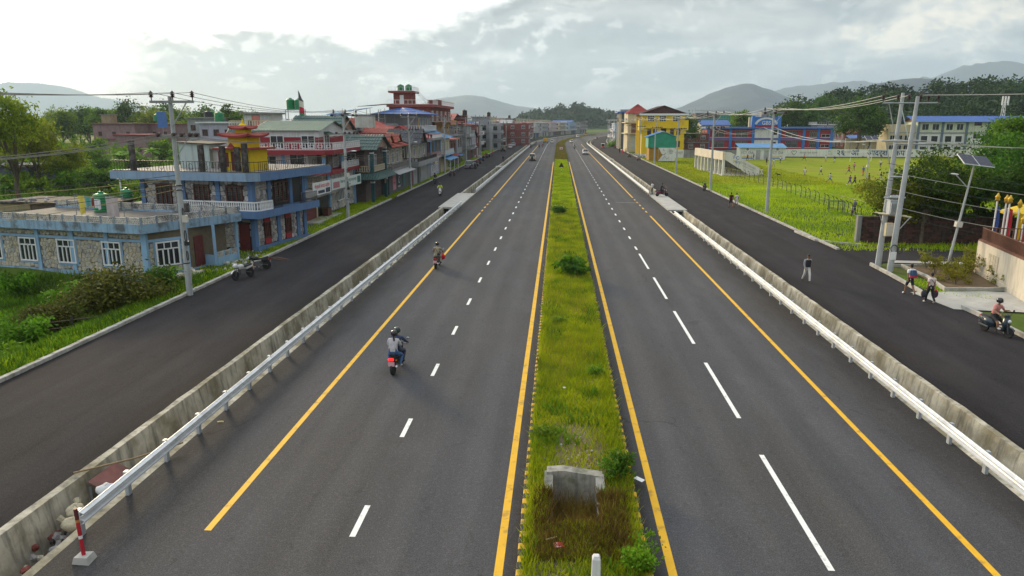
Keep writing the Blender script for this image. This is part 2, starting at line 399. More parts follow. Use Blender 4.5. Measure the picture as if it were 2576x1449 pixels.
def section(name,prof,m,y0=-30,y1=900,kind='structure',step=3.0,jit=0.0,mi=None):
 ys=list(np.arange(y0,min(y1,120),step))+[v for v in YS_FULL if 120<=v<y1]+[y1]
 rings=[]
 for y in ys:
  c=CX(y);rings.append([(px+c+(random.uniform(-jit,jit)if 0<i<len(prof)-1 else 0),y,pz+(random.uniform(-jit,jit)if 0<i<len(prof)-1 else 0))for i,(px,pz)in enumerate(prof)])
 b=MB();b.loft(rings,False,0,closed=False)
 if mi:
  b.m=[mi.get(i%(len(prof)-1),0)for i in range(len(b.f))]
 o=b.obj(name,m);o['kind']=kind
 return o
section('drain',[(-11.70,.004),(-11.92,.03),(-11.96,-1.25),(-13.30,-1.25),(-13.52,.10),(-13.74,.12),(-13.82,-.02)],[M_CONC,M_SILT],step=1.0,jit=.018,mi={2:1})
section('drain',[(12.68,.004),(12.86,.03),(12.90,-1.15),(14.05,-1.15),(14.28,.10),(14.48,.12),(14.56,-.02)],[M_CONC,M_SILT],step=1.0,jit=.018,mi={2:1})
def slab(x0,x1,y0,y1,z,t=.2):
 b=MB();b.box((x0,y0,z-t),(x1,y1,z));o=b.obj('crossing_slab',M_CONC2);o['kind']='structure'
 return o
slab(-14.05,-11.62,84.5,101.5,.15);slab(12.6,14.75,83.5,101,.15)
slab(-14.0,-11.62,163,165.5,.15);slab(-14.0,-11.62,232,234,.15);slab(12.6,14.7,196,199,.15)
def marks():
 strip('edge_line',-8.74,-8.56,.004,M_PAINTY,15.8,80.5);strip('edge_line',-8.74,-8.56,.004,M_PAINTY,99,320)
 strip('edge_line',9.93,10.11,.004,M_PAINTY,13.6,79);strip('edge_line',9.93,10.11,.004,M_PAINTY,99,330)
 strip('edge_line',-1.33,-1.13,.004,M_PAINTY,-20,185);strip('edge_line',2.62,2.82,.004,M_PAINTY,-20,185)
 b=MB()
 for y in np.arange(82,98.5,3.2):
  b.cur=0
  for x in(-8.65,10.02):b.face([(x-.09,y,.004),(x+.09,y,.004),(x+.09,y+1.3,.004),(x-.09,y+1.3,.004)])
 o=b.obj('edge_line_dashes',M_PAINTY);o['kind']='structure'
 def dash(xc,y0,L):
  q=[]
  for y in(y0,y0+L):c=CX(y);q.append(((xc-.075+c,y,.004),(xc+.075+c,y,.004)))
  o=MB();o.face([q[0][0],q[0][1],q[1][1],q[1][0]])
  ob=o.obj('lane_dash',M_PAINTW);ob['kind']='structure'
 y=4.0
 while y<400:dash(-4.95,y+.15,1.5 if y<230 else 2.6);y+=5.8
 for y in(6.4,15.07,23.8,32.4,41.06,49.8):dash(6.36,y,5.9)
 y=57.5
 while y<400:dash(6.36,y,1.5);y+=5.4
marks()
def kerb(name,label,x0,x1,y0,y1,L,h,mats,zb=-.05,mx=300,skip=(),path=None,overgrown=None):
 root=thing(name,label,'kerb',((x0+x1)/2,y0,0));hw=(x1-x0)/2
 protos=[]
 for mm in mats:
  b=MB();g=.012
  b.prism([(-hw,zb),(hw,zb),(hw,h-.02),(hw-.02,h),(-hw+.02,h),(-hw,h-.02)],'y',g,L-g)
  protos.append(b.mesh('kerb_block',mm))
 n=0;y=y0;rest=MB()
 while y<y1:
  if any(a<=y<b for a,b in skip):y+=L;n+=1;continue
  if n<mx:
   o=link('kerb_block',protos[n%len(protos)],root,(random.uniform(-.012,.012)+CX(y),y-y0,random.uniform(-.012,.008)))
   o.rotation_euler=(random.uniform(-.012,.012),random.uniform(-.02,.02),random.uniform(-.012,.012))
  else:
   c=CX(y);rest.box((c-hw,y-y0+.012,zb),(c+hw,y-y0+L-.012,h),n%len(protos))
  y+=L;n+=1
 if rest.f:o=rest.obj('kerb_blocks',mats,root);o['kind']='stuff'
 return root
kerb('kerb','pale concrete block kerb along the far left service road, in front of the houses',-21.95,-21.70,22,420,.42,.16,[M_KERB],skip=((93.5,97),))
kerb('kerb','pale concrete block kerb beside the football field on the right',22.25,22.5,58.5,420,.42,.16,[M_KERB])
M_KY=mat('kerb yellow',(.62,.36,.03),.8,.2,4,col2=(.16,.13,.07),c2amt=.35,c2scale=2);M_KB=mat('kerb black',(.035,.033,.032),.8,.3,3)
kerb('median_kerb','yellow and black striped kerb on the left edge of the grassy median',-.82,-.62,10,190,.26,.2,[M_KY,M_KB])
kerb('median_kerb','yellow and black striped kerb on the right edge of the grassy median',2.04,2.24,10,190,.26,.2,[M_KY,M_KB])
section('median_soil',[(-.66,.12),(-.2,.17),(.75,.2),(1.6,.17),(2.08,.12)],M_DIRT,-30,16.4,jit=.03);section('median_soil',[(-.66,.12),(-.4,.17),(-.03,.17)],M_DIRT,16.4,18.7,step=1.1);section('median_soil',[(1.16,.17),(1.6,.17),(2.08,.12)],M_DIRT,16.4,18.7,step=1.1);section('median_soil',[(-.66,.12),(-.2,.17),(.75,.2),(1.6,.17),(2.08,.12)],M_DIRT,18.7,900,jit=.03)
M_GALV=mat('galvanised steel',(.62,.64,.66),.5,.1,3,metal=.25,streak=.12,col2=(.44,.44,.44),c2amt=.3,c2scale=1.2)
M_POST=mat('galvanised posts',(.40,.43,.46),.55,.15,3,metal=.3)
def guard_rail(label,xf,y0,y1,side,sp=2.0):
 root=thing('guard_rail',label,'guard rail',(xf,y0,0))
 prof=[(0,.37),(.02,.39),(.095,.425),(.095,.47),(.005,.515),(-.015,.55),(.005,.585),(.095,.63),(.095,.675),(.02,.71),(0,.73)]
 n=0;y=y0
 seg=4.0
 while y<y1:
  L=min(seg,y1-y)if y<160 else min(12,y1-y)
  rings=[]
  for t in(0,1):
   yy=y+L*t-(.0 if t==0 else-.06);c=CX(yy)
   o1=[(c+side*(px+.006*((n+t)%2)),yy-y0,pz)for px,pz in prof];o2=[(c+side*(px-.02),yy-y0,pz)for px,pz in reversed(prof)]
   rings.append(o1+o2)
  MB().loft(rings).obj('beam',M_GALV,root);y+=L;n+=1
 b=MB();b.box((-side*.02-.05,-.02,-.4),(-side*.02+.05,.13,.70));b.box((-.0-.03,.0,.45),(.03,.11,.62));pm=b.mesh('post',M_POST)
 y=y0+.12
 while y<y1 and y<260:
  link('post',pm,root,(CX(y)-side*.12,y-y0,0));y+=sp
 return root
guard_rail('long silver guard rail at the left edge of the carriageway, nearest the camera',-11.52,15.25,86,1)
guard_rail('silver guard rail on the left beyond the concrete crossing',-11.52,101.5,330,1,2.5)
guard_rail('long silver guard rail at the right edge of the carriageway, nearest the camera',12.40,6,77.5,-1)
guard_rail('silver guard rail on the right beyond the concrete crossing',12.40,100,330,-1,2.5)
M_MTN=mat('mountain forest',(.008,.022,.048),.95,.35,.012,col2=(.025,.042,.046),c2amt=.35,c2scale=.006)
M_HILL=mat('hill forest floor',(.04,.06,.022),.95,.35,.05,col2=(.10,.10,.05),c2amt=.3,c2scale=.02)
def ridge(name,pts,Y,depth,m,seed,rough=.10,nx=140,ny=26):
 if Y>1500:Y*=1.8;depth*=1.8
 P=sorted([AT(a,b,Y)for a,b in pts],key=lambda p:p.x)
 px=np.array([p.x for p in P]);pz=np.array([p.z for p in P])
 xs=np.linspace(px[0],px[-1],nx);t=np.linspace(-1,1,ny)
 crest=np.interp(xs,px,pz)
 k=np.ones(7)/7;crest=np.convolve(np.pad(crest,3,mode='edge'),k,'valid')
 X,T=np.meshgrid(xs,t)
 Yv=Y+T*depth
 sp=np.abs(T)**.85
 wob=fbm(X/depth*3.5,Yv/depth*3.5,seed)-.47
 base=crest[None,:]*(1-sp)
 Z=base+wob*crest.max()*rough*4*np.sqrt(np.clip(sp*(1-sp)*2,0,1))+(fbm(X/depth*20,Yv/depth*20,seed+9)-.47)*crest.max()*rough*.5
 Z[np.abs(T)>.999]=-20
 n=nx;i,j=np.meshgrid(np.arange(nx-1),np.arange(ny-1));a=(j*n+i).ravel()
 V=np.stack([X,Yv,Z],-1).reshape(-1,3)
 return tag(link(name,np_mesh(name,V,np.stack([a,a+1,a+n+1,a+n],1),m,True)),kind='structure')
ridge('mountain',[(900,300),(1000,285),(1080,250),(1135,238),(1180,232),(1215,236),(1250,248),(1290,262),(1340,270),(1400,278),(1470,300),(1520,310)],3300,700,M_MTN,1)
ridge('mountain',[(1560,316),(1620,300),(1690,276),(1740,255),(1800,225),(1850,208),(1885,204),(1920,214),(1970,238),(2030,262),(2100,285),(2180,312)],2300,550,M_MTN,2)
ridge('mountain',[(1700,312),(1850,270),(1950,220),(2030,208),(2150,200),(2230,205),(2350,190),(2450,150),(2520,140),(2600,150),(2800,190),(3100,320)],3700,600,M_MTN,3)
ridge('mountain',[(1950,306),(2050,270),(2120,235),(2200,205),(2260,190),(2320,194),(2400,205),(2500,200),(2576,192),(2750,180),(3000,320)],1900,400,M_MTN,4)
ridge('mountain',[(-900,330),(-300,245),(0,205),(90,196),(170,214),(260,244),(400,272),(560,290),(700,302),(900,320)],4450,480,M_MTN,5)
ridge('hill',[(1290,312),(1340,292),(1385,285),(1430,272),(1460,276),(1500,286),(1545,296),(1600,312)],1150,140,M_HILL,6,.12)
ridge('hill',[(1850,322),(1980,295),(2060,265),(2110,256),(2200,250),(2300,243),(2400,236),(2500,226),(2576,214),(2750,205),(3000,240),(3300,330)],430,110,M_HILL,7,.10)
ridge('hill',[(1150,320),(1240,300),(1300,296),(1380,300),(1420,318)],900,120,M_HILL,8,.1)
hz=bpy.data.meshes.new('haze');b=MB();b.box((-9000,-250,-30),(9000,9000,760));
ho=b.obj('haze',[]);ho['kind']='stuff'
hm=bpy.data.materials.new('haze air');hm.use_nodes=True;hm.node_tree.nodes.clear()
_o=hm.node_tree.nodes.new('ShaderNodeOutputMaterial');_v=hm.node_tree.nodes.new('ShaderNodeVolumePrincipled')
_v.inputs['Color'].default_value=(.66,.82,1,1);_v.inputs['Density'].default_value=HAZE=.000105;_v.inputs['Anisotropy'].default_value=.25
hm.node_tree.links.new(_v.outputs[0],_o.inputs['Volume']);ho.data.materials.clear();ho.data.materials.append(hm)
# ==== vegetation
L_BROAD=leafmat('broad leaves','#2c4610','#72921f',.45,'#a5ad36')
L_DARK=leafmat('dark leaves','#1e340f','#547a20',.38,'#70862b')
L_OLIVE=leafmat('olive leaves','#46560f','#8a9a22',.45,'#b0b038')
L_FOREST=leafmat('forest leaves','#15240f','#34501f',.2,'#4d6a2a',.02)
L_BRIGHT=leafmat('bright leaves','#3c6412','#83a820',.35,'#a5bd38')
L_GRASS=leafmat('grass blades','#66880e','#bac81c',.4,'#cec04a',.7)
L_GRASS2=leafmat('field grass','#6a880a','#b4c014',.38,'#c4b844',.16)
L_WEED=leafmat('weeds','#305410','#74a41c',.35,'#a0b52e',.5)
L_BROWN=leafmat('dry weeds','#4d3a18','#7c6c2c',.3,'#8d8a36',.8)
M_BARK=mat('bark',(.11,.085,.06),.95,.35,6,bump=.5,bscale=20)
def leaf_quads(c,size,rng,flat=0.0,up=None):
 n=len(c);d=rng.normal(size=(n,3));
 if up is not None:d=d*(1-flat)+up*flat
 d/=np.linalg.norm(d,axis=1,keepdims=True)
 a=np.cross(d,rng.normal(size=(n,3)));a/=np.linalg.norm(a,axis=1,keepdims=True);b=np.cross(d,a)
 s=size[:,None]
 p=np.stack([c-a*s*.62,c+b*s*.30,c+a*s*.62,c-b*s*.34],1)
 return p.reshape(-1,3),np.arange(n*4).reshape(-1,4)
def crown_pts(rng,R,H,nclump,per,cr,shell=.55,z0=0.0,squash=1.0):
 pts=[];cen=[]
 lobes=[(rng.normal()*R*.38,rng.normal()*R*.38,z0+H*(.3+.6*rng.random()),R*(.45+.3*rng.random()))for _ in range(6)]
 for _ in range(nclump):
  lx,ly,lz,lr=lobes[rng.integers(6)]
  d=rng.normal(size=3);d/=np.linalg.norm(d);q=lr*(shell+(1-shell)*rng.random())
  c=np.array([lx,ly,lz])+d*q*np.array([1,1,H/(2*R)*squash+.15])
  if c[2]<z0+.06*H:c[2]=z0+.06*H+rng.random()*.2*H
  cen.append(c)
  e=rng.normal(size=(per,3))*cr*(.6+.7*rng.random())*np.array([1,1,.62]);pts.append(c+e)
 return np.concatenate(pts),np.array(cen)
_trees={}
def tree_proto(key,R,H,trunk,m,nclump=90,per=26,leaf=.28,cr=.55,seed=1,shell=.55,limbs=5,tr=.16):
 rng=np.random.default_rng(seed)
 P,cen=crown_pts(rng,R,H,nclump,per,cr,shell,trunk)
 v,f=leaf_quads(P,leaf*(.6+.8*rng.random(len(P))),rng)
 crown=np_mesh('crown',v,f,m)
 b=MB();top=trunk+H*.55
 b.tube([(0,0,-.4),(.05*R*rng.normal(),.05*R*rng.normal(),trunk*.5),(.08*R*rng.normal(),.08*R*rng.normal(),trunk),(.1*R*rng.normal(),0,top)],[tr*1.25,tr,tr*.8,tr*.25],7)
 for i in range(limbs):
  c=cen[rng.integers(len(cen))];z=trunk*(.55+.45*rng.random())
  b.tube([(0,0,z),(c[0]*.45,c[1]*.45,z+(c[2]-z)*.5),(c[0],c[1],c[2])],[tr*.5,tr*.34,tr*.1],5)
 _trees[key]=(crown,b.mesh('trunk',M_BARK))
def tree(key,loc,s,label,name='tree',cat='tree',group=None,rz=None,sz=None):
 cr,tk=_trees[key];r=thing(name,label,cat,loc,random.uniform(0,6.28)if rz is None else rz,group)
 r.scale=(s,s,sz if sz else s*random.uniform(.9,1.1))
 link('crown',cr,r);link('trunk',tk,r)
 return r
tree_proto('broad',2.6,4.2,2.0,L_BROAD,110,26,.36,.5,1)
tree_proto('dark',3.0,5.0,2.4,L_DARK,130,30,.33,.5,2)
tree_proto('olive',3.0,4.6,1.8,L_OLIVE,150,34,.26,.45,3)
tree_proto('open',3.6,5.4,3.0,L_OLIVE,130,42,.24,.50,4,.75,14,.2)
tree_proto('tall',2.0,6.5,4.5,L_DARK,70,26,.40,.5,5,.6,8)
tree_proto('fine',3.0,5.0,2.4,L_DARK,190,48,.20,.42,12,.5,10,.17)
tree_proto('fineolive',3.0,4.2,1.6,L_OLIVE,190,48,.20,.42,13,.5,10,.15)
def bush_proto(key,R,H,m,nclump,per,leaf,cr,seed):
 rng=np.random.default_rng(seed);P,cen=crown_pts(rng,R,H,nclump,per,cr,.35,0.0)
 P[:,2]=np.abs(P[:,2]);v,f=leaf_quads(P,leaf*(.6+.8*rng.random(len(P))),rng,.35,np.array([0,0,1.0]))
 cr_=np_mesh('foliage',v,f,m);b=MB()
 for i in range(5):
  c=cen[rng.integers(len(cen))];b.tube([(c[0]*.1,c[1]*.1,-.1),(c[0]*.5,c[1]*.5,c[2]*.5),tuple(c)],[.035,.025,.01],4)
 _trees[key]=(cr_,b.mesh('stem',M_BARK))
def bush(key,loc,s,label,name='bush',cat='bush',group=None,sz=None):
 cr,tk=_trees[key];r=thing(name,label,cat,loc,random.uniform(0,6.28),group);r.scale=(s,s,sz or s*random.uniform(.85,1.15))
 link('foliage',cr,r);link('stem',tk,r);return r
bush_proto('weedy',1.0,1.3,L_WEED,60,26,.17,.22,21)
bush_proto('leafy',1.0,1.1,L_BRIGHT,70,20,.20,.2,22)
bush_proto('olivebush',1.0,1.5,leafmat('olive bush leaves','#3a3d10','#6c6a22',.3,'#807d36',1.2),150,55,.075,.20,23)
bush_proto('darkbush',1.0,1.2,L_DARK,70,26,.15,.22,24)
bush_proto('bigleaf',1.0,.95,leafmat('median bush leaves','#2c5a10','#5f9420',.3,'#79aa30',1.5),60,16,.26,.17,25)
bush_proto('garden',1.0,2.2,leafmat('garden shrub leaves','#5a6410','#98942a',.35,'#a89c3a',1.5),30,30,.16,.2,26)
def blades(name,n,area,hmin,hmax,wid,m,seed,zf,dens=None,parent=None,lean=.35,label=None):
 rng=np.random.default_rng(seed);x0,x1,y0,y1=area
 x=rng.uniform(x0,x1,n);y=rng.uniform(y0,y1,n);hs=np.ones(n)
 if dens is not None:
  k,hs=dens(x,y);keep=rng.random(n)<k;x,y,hs=x[keep],y[keep],hs[keep]
 n=len(x);z=zf(x,y);h=rng.uniform(hmin,hmax,n)*hs;a=rng.uniform(0,6.283,n);wv=wid*(.6+.8*rng.random(n))
 sh=np.array([CX(v)for v in y])if y1>310 else 0
 base=np.stack([x+sh,y,z],1);dx=np.stack([np.cos(a),np.sin(a),np.zeros(n)],1);ld=rng.normal(size=(n,3))*lean;ld[:,2]=0
 tip=base+np.stack([np.zeros(n),np.zeros(n),h],1)+ld*h[:,None];mid=base+(tip-base)*.55-ld*h[:,None]*.12
 V=np.stack([base-dx*wv[:,None]/2,base+dx*wv[:,None]/2,mid+dx*wv[:,None]*.4,tip,mid-dx*wv[:,None]*.4],1).reshape(-1,3)
 k=np.arange(n)*5
 Fq=np.concatenate([np.stack([k,k+1,k+2],1),np.stack([k,k+2,k+4],1),np.stack([k+4,k+2,k+3],1)])
 o=link(name,np_mesh(name,V,Fq,m),parent);o['kind']='stuff'
 return o
 # ---- median grass
PIT=(-.02,1.15,16.4,18.6)
def med_dens(x,y):
 k=.55+.9*fbm(x*.9,y*.5,5);k=k*np.where((y>18.3)&(y<22.5)&(x>0)&(x<1.5),.30,1)
 k=np.where((x>PIT[0]-.12)&(x<PIT[1]+.12)&(y>PIT[2]-.1)&(y<PIT[3]+.15),0,k)
 edge=np.clip(1-np.minimum(np.abs(x+.6),np.abs(x-2.05))/.5,0,1)
 return k,.55+.9*fbm(x*.7,y*.35,8)+.45*edge
mz=lambda x,y:.12+.08*np.clip(1-np.abs(x-.72)/1.4,0,1)
blades('median_grass',60000,(-.72,2.16,11,34),.08,.26,.022,L_GRASS,31,mz,med_dens)
blades('median_grass',52000,(-.72,2.16,34,84),.10,.30,.040,L_GRASS,32,mz,med_dens)
blades('median_grass',36000,(-.72,2.16,84,190),.12,.36,.075,L_GRASS,33,mz,med_dens)
blades('dry_median_scrub',26000,(-1.0,2.5,190,560),.2,.7,.12,leafmat('scrub','#5a5c1a','#8f8c30',.35,'#a08a4c',.3),34,mz,lambda x,y:(.9+0*x,1-.5*np.clip((y-200)/150,0,1)))
blades('dry_weeds',9500,(-.5,1.9,14.7,17.9),.12,.42,.018,L_BROWN,35,lambda x,y:np.where((x>PIT[0])&(x<PIT[1])&(y>PIT[2])&(y<PIT[3]),-.55,.15),lambda x,y:(np.where((y>17.9)&(x>0)&(x<1.1),.25,.35+.9*fbm(x*1.4,y*1.4,2)),np.where((x>PIT[0])&(x<PIT[1])&(y>PIT[2])&(y<PIT[3]),2.3,1.0)))
blades('dry_stalks',9000,(-.7,2.15,11,90),.2,.55,.014,leafmat('dry stalks','#6b5a22','#a8953f',.3,'#b9a65a'),37,mz,lambda x,y:(np.where((x>PIT[0]-.1)&(x<PIT[1]+.1)&(y>PIT[2]-.1)&(y<PIT[3]+.1),0,np.where(fbm(x*.8,y*.3,31)>.5,.9,.1)),1+0*x),lean=.22)
blades('weed_clumps',22000,(-.75,2.25,11,90),.14,.5,.05,L_WEED,36,mz,lambda x,y:(np.where(fbm(x*1.1,y*.8,11)>.56,1.0,0.0)*np.where((x>PIT[0]-.1)&(x<PIT[1]+.1)&(y>PIT[2]-.1)&(y<PIT[3]+.1),0,1),.8+0*x))
bush('bigleaf',(G(1448,705).x-.42,G(1448,705).y+.4,.2),1.05,'dark green big-leaved bush growing in the middle of the grassy median',sz=1.0)
bush('weedy',(1.78,18.9,.15),.42,'feathery pale green weed on the median beside the concrete chamber')
bush('weedy',(1.95,14.6,.15),.40,'sprawling flowering weed over the right median kerb near the bottom edge')
bush('leafy',(-.35,21.6,.15),.33,'low green tuft on the left edge of the median before the chamber')
bush('leafy',(.15,35.0,.15),.35,'small round green plant on the left half of the median')
bush('darkbush',(.1,78,.15),.75,'dark low shrub on the median near the concrete crossings')
bush('leafy',(1.55,27.5,.15),.30,'small light green plant on the right half of the median')
# ---- verges and lots
tz=lambda x,y:terrain_h(x,y)
def verge_d(x,y):return(.3+1.1*fbm(x*.5,y*.25,4)),.6+.8*fbm(x*.3,y*.2,6)
blades('verge_grass',42000,(-25.2,-22.0,24,110),.08,.30,.05,L_GRASS,41,tz,lambda x,y:(verge_d(x,y)[0]*np.where((y>60)&(y<72)&(x<-22.9),.12,1)*np.where((y>47)&(y<56)&(x<-22.6),.12,1),verge_d(x,y)[1]))
blades('verge_grass',14000,(-25.5,-22.0,110,260),.12,.4,.10,L_GRASS,42,tz,verge_d)
blades('lot_weeds',46000,(-42,-22.1,22,46.5),.10,.42,.07,L_WEED,43,tz,lambda x,y:(.35+1.0*fbm(x*.4,y*.4,12),.5+1.2*fbm(x*.25,y*.25,13)))
blades('field_grass',60000,(22.6,58,58,122),.10,.42,.07,L_GRASS2,44,tz,lambda x,y:(.25+1.0*fbm(x*.22,y*.22,15),.4+1.3*fbm(x*.12,y*.12,16)))
blades('field_grass',30000,(22.6,48,122,205),.12,.42,.12,L_GRASS2,45,tz,lambda x,y:(.3+.9*fbm(x*.2,y*.2,17),.5+1.1*fbm(x*.12,y*.12,18)))
blades('back_lot_weeds',60000,(-130,-34,58,190),.15,.8,.26,L_WEED,46,tz,lambda x,y:(.2+1.1*fbm(x*.1,y*.1,19)-.7*((x>-46)&(y>66)),.4+1.4*fbm(x*.12,y*.12,20)))
blades('corner_grass',9000,(22.3,30,40,48),.06,.2,.035,L_GRASS,47,tz,lambda x,y:(((x-22.4)>(48-y)*.02)&(x<25.6+0*y)&(y>43.5-(x-22.4)*.6)&(y<47.6),.7+0*x))
def field():
 b=MB();n=24
 xs=np.linspace(27,150,20);ys=np.linspace(100,222,14)
 V=[];Fc=[]
 for y in ys:
  for x in xs:V.append((x,y,float(terrain_h(x,y))+.05))
 for j in range(13):
  for i in range(19):k=j*20+i;Fc.append((k,k+1,k+21,k+20))
 me=bpy.data.meshes.new('football_field');me.from_pydata(V,[],Fc);me.materials.append(M_FIELD);link('football_field',me)['kind']='structure'
field()
M_WORN=mat('worn track',(.25,.22,.12),.95,.25,1.0)
def worn(pts,wd):
 b=MB();P=[G(a,c,-.22)for a,c in pts]
 for p,q in zip(P,P[1:]):
  d=(q-p).normalized();s=Vector((-d.y,d.x,0))*wd/2;b.face([p-s,p+s,q+s,q-s])
 o=b.obj('worn_footpath',M_WORN);o['kind']='structure'
worn([(1990,478),(2080,486),(2160,503),(2220,522)],.5)
bush('olivebush',(-24.8,38.3,-.9),2.35,'big olive-brown feathery bush beside the near left kerb',sz=1.95)
bush('olivebush',(-27.2,36.0,-1.1),1.5,'lower olive bush spreading into the overgrown lot',sz=1.1)
bush('darkbush',(-24.6,42.2,-.5),1.1,'dark leafy shrub at the foot of the near power pole')
bush('weedy',(-26.6,33.0,-1.1),1.1,'green weedy bush near the old wooden fence in the lot')
bush('leafy',(-31.0,41.5,-1.1),.9,'bright leafy clump below the retaining wall')
bush('weedy',(-35.0,43.5,-1.1),1.0,'weedy clump at the far left under the retaining wall')
bush('leafy',(-24.9,31.0,-.9),.75,'small bright green bush beside the kerb below the olive bush')
bush('weedy',(-29.0,27.5,-1.1),1.0,'ragged weeds beside the heap of rubble at the left edge')
M_BAN=leafmat('banana leaf','#4a7a14','#86b024',.4,'#a8b840',1.0)
def banana(loc,s,label,seed,n=8):
 rng=random.Random(seed);r=thing('banana_plant',label,'plant',loc,rng.uniform(0,6.28));r.scale=(s,)*3
 MB().tube([(0,0,-.2),(.03,0,.7),(.05,.02,1.5)],[.13,.11,.07],7).obj('stem',mat('banana stem',(.16,.2,.06),.7,.3,4),r)
 for i in range(n):
  a=i*2.4+rng.uniform(-.3,.3);L=rng.uniform(1.2,1.9);up=rng.uniform(.35,1.25);wd=rng.uniform(.18,.28)
  b=MB();prev=None
  for k in range(7):
   t=k/6;rr=L*t*math.cos(up*(1-t*.55));zz=1.4+L*(math.sin(up)*t-.75*t*t);ww=wd*math.sin(math.pi*min(.97,.12+t*.85))
   c,s_=math.cos(a),math.sin(a);p=(rr*c,rr*s_,zz)
   q=((p[0]-s_*ww,p[1]+c*ww,zz-ww*.35),p,(p[0]+s_*ww,p[1]-c*ww,zz-ww*.35))
   if prev:b.face([prev[0],prev[1],q[1],q[0]]);b.face([prev[1],prev[2],q[2],q[1]])
   prev=q
  b.obj('leaf',M_BAN,r)
 return r
banana((-24.6,43.6,-.7),.95,'young banana plant with broad leaves beside the near power pole',1)
banana((-30.2,42.8,-1.1),.8,'small banana plant growing below the retaining wall of the stone house',2,6)
for i,(px,py,s,lb)in enumerate([(300,420,1.9,'banana plant behind the black terrace railing, leftmost of its clump'),(330,418,2.2,'tall pale banana plant behind the terrace railing left of the concrete column'),(385,410,2.2,'banana plant with drooping leaves just right of the dark concrete column'),(160,425,1.7,'banana plant alone in the middle of the green back lots'),(215,428,1.5,'low banana plant in the back lots left of the terrace')]):
 p=G(px,py,-.9);banana((p.x,p.y,-.95),s,lb,30+i)
 # ==== building kit
M_GLASS=mat('dark window glass',(.02,.024,.03),.12,0,spec=.6)
M_WHITE=mat('white window frame',(.72,.73,.74),.6,.06,3)
M_BROWN=mat('brown timber',(.10,.035,.025),.6,.3,5)
M_DKRED=mat('dark red door',(.12,.022,.022),.6,.25,4)
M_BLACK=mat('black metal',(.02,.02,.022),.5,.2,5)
M_GREYM=mat('grey frame',(.25,.26,.27),.6,.1,4)
M_TANK=mat('green plastic tank',(.012,.20,.07),.4,.12,2)
M_TANKB=mat('black plastic tank',(.02,.02,.022),.45,.2,2)
M_BRICKR=mat('red brick',(.22,.055,.045),.9,.25,1.5,streak=.4,col2=(.16,.06,.05),c2amt=.4,c2scale=3)
M_CEM=mat('grey cement',(.24,.235,.23),.9,.2,.8,streak=.6)
M_DKCEM=mat('dark stained column',(.05,.042,.04),.95,.4,3,col2=(.14,.13,.12),c2amt=.35,c2scale=2)
M_MORT=mat('mortar',(.055,.05,.045),.95,.2,4)
M_MORT2=mat('tan mortar',(.15,.125,.085),.95,.2,4)
STONE_G=[mat('grey stone %s'%k,c,.9,.22,5,bump=.4,bscale=14)for k,c in(('pale',(.52,.50,.48)),('mid',(.38,.365,.36)),('dark',(.25,.245,.245)),('warm',(.43,.39,.35)))]
STONE_T=[mat('tan stone %s'%k,c,.9,.22,5,bump=.4,bscale=14,col2=(.16,.15,.14),c2amt=.25,c2scale=1.5)for k,c in(('pale',(.50,.46,.37)),('mid',(.40,.37,.30)),('grey',(.37,.365,.345)),('ochre',(.45,.39,.28)))]
_wp={}
def win_proto(w_,h,style):
 k=(round(w_,2),round(h,2),style)
 if k in _wp:return _wp[k]
 n,tr,fm,t,d={'white':(4,.28,M_WHITE,.09,.10),'white2':(2,0,M_WHITE,.07,.08),'white3':(3,.25,M_WHITE,.08,.08),'slide':(2,0,M_WHITE,.06,.09),'brown':(3,.0,M_BROWN,.11,.10),'dark':(2,0,M_BLACK,.05,.07),'grille':(4,.3,M_GREYM,.05,.08),'plain':(1,0,M_WHITE,.07,.07),'blue':(2,.3,mat('blue frame',(.05,.16,.42),.6,.1),.07,.08),'door':(1,0,M_DKRED,.09,.08)}[style]
 b=MB();x0,x1=-w_/2,w_/2
 b.box((x0-t,-d,-t),(x1+t,.04,0));b.box((x0-t,-d,h),(x1+t,.04,h+t))
 b.box((x0-t,-d,0),(x0,.04,h));b.box((x1,-d,0),(x1+t,.04,h))
 zt=h*(1-tr)if tr else h
 if tr:b.box((x0,-d+.02,zt-.04),(x1,.04,zt+.04))
 for i in range(1,n):
  x=x0+w_*i/n;b.box((x-t*.45,-d+.02,0),(x+t*.45,.04,zt))
 if tr:
  for i in range(1,3):x=x0+w_*i/3;b.box((x-.03,-d+.03,zt),(x+.03,.04,h))
 if style in('brown','grille'):
  for i in range(1,9):b.box((x0,-.035,h*i/9-.012),(x1,.02,h*i/9+.012))
 p=MB();p.box((x0,-.03 if style!='brown' else-.015,0),(x1,.03,h))
 _wp[k]=(b.mesh('window',fm),p.mesh('pane',M_GLASS if style!='door' else M_DKRED))
 return _wp[k]
def place(o,face,u,off,z):
 if face=='F':o.location=(u,off,z)
 elif face=='R':o.location=(off,u,z);o.rotation_euler=(0,0,math.pi/2)
 elif face=='L':o.location=(off,u,z);o.rotation_euler=(0,0,-math.pi/2)
 return o
def window(r,face,u,off,z,w_,h,style='white2',name='window'):
 f,p=win_proto(w_,h,style);o=place(link(name,f,r),face,u,off,z);link('pane' if style!='door' else 'door_leaf',p,o);return o
def wall(r,x0,x1,y0,y1,z0,z1,m,name='wall'):
 return MB().box((x0,y0,z0),(x1,y1,z1)).obj(name,m,r)
def clip_poly(poly,a,b,c):
 out=[]
 for i in range(len(poly)):
  p,q=poly[i],poly[(i+1)%len(poly)];dp,dq=a*p[0]+b*p[1]-c,a*q[0]+b*q[1]-c
  if dp<=0:out.append(p)
  if dp*dq<0:t=dp/(dp-dq);out.append((p[0]+(q[0]-p[0])*t,p[1]+(q[1]-p[1])*t))
 return out
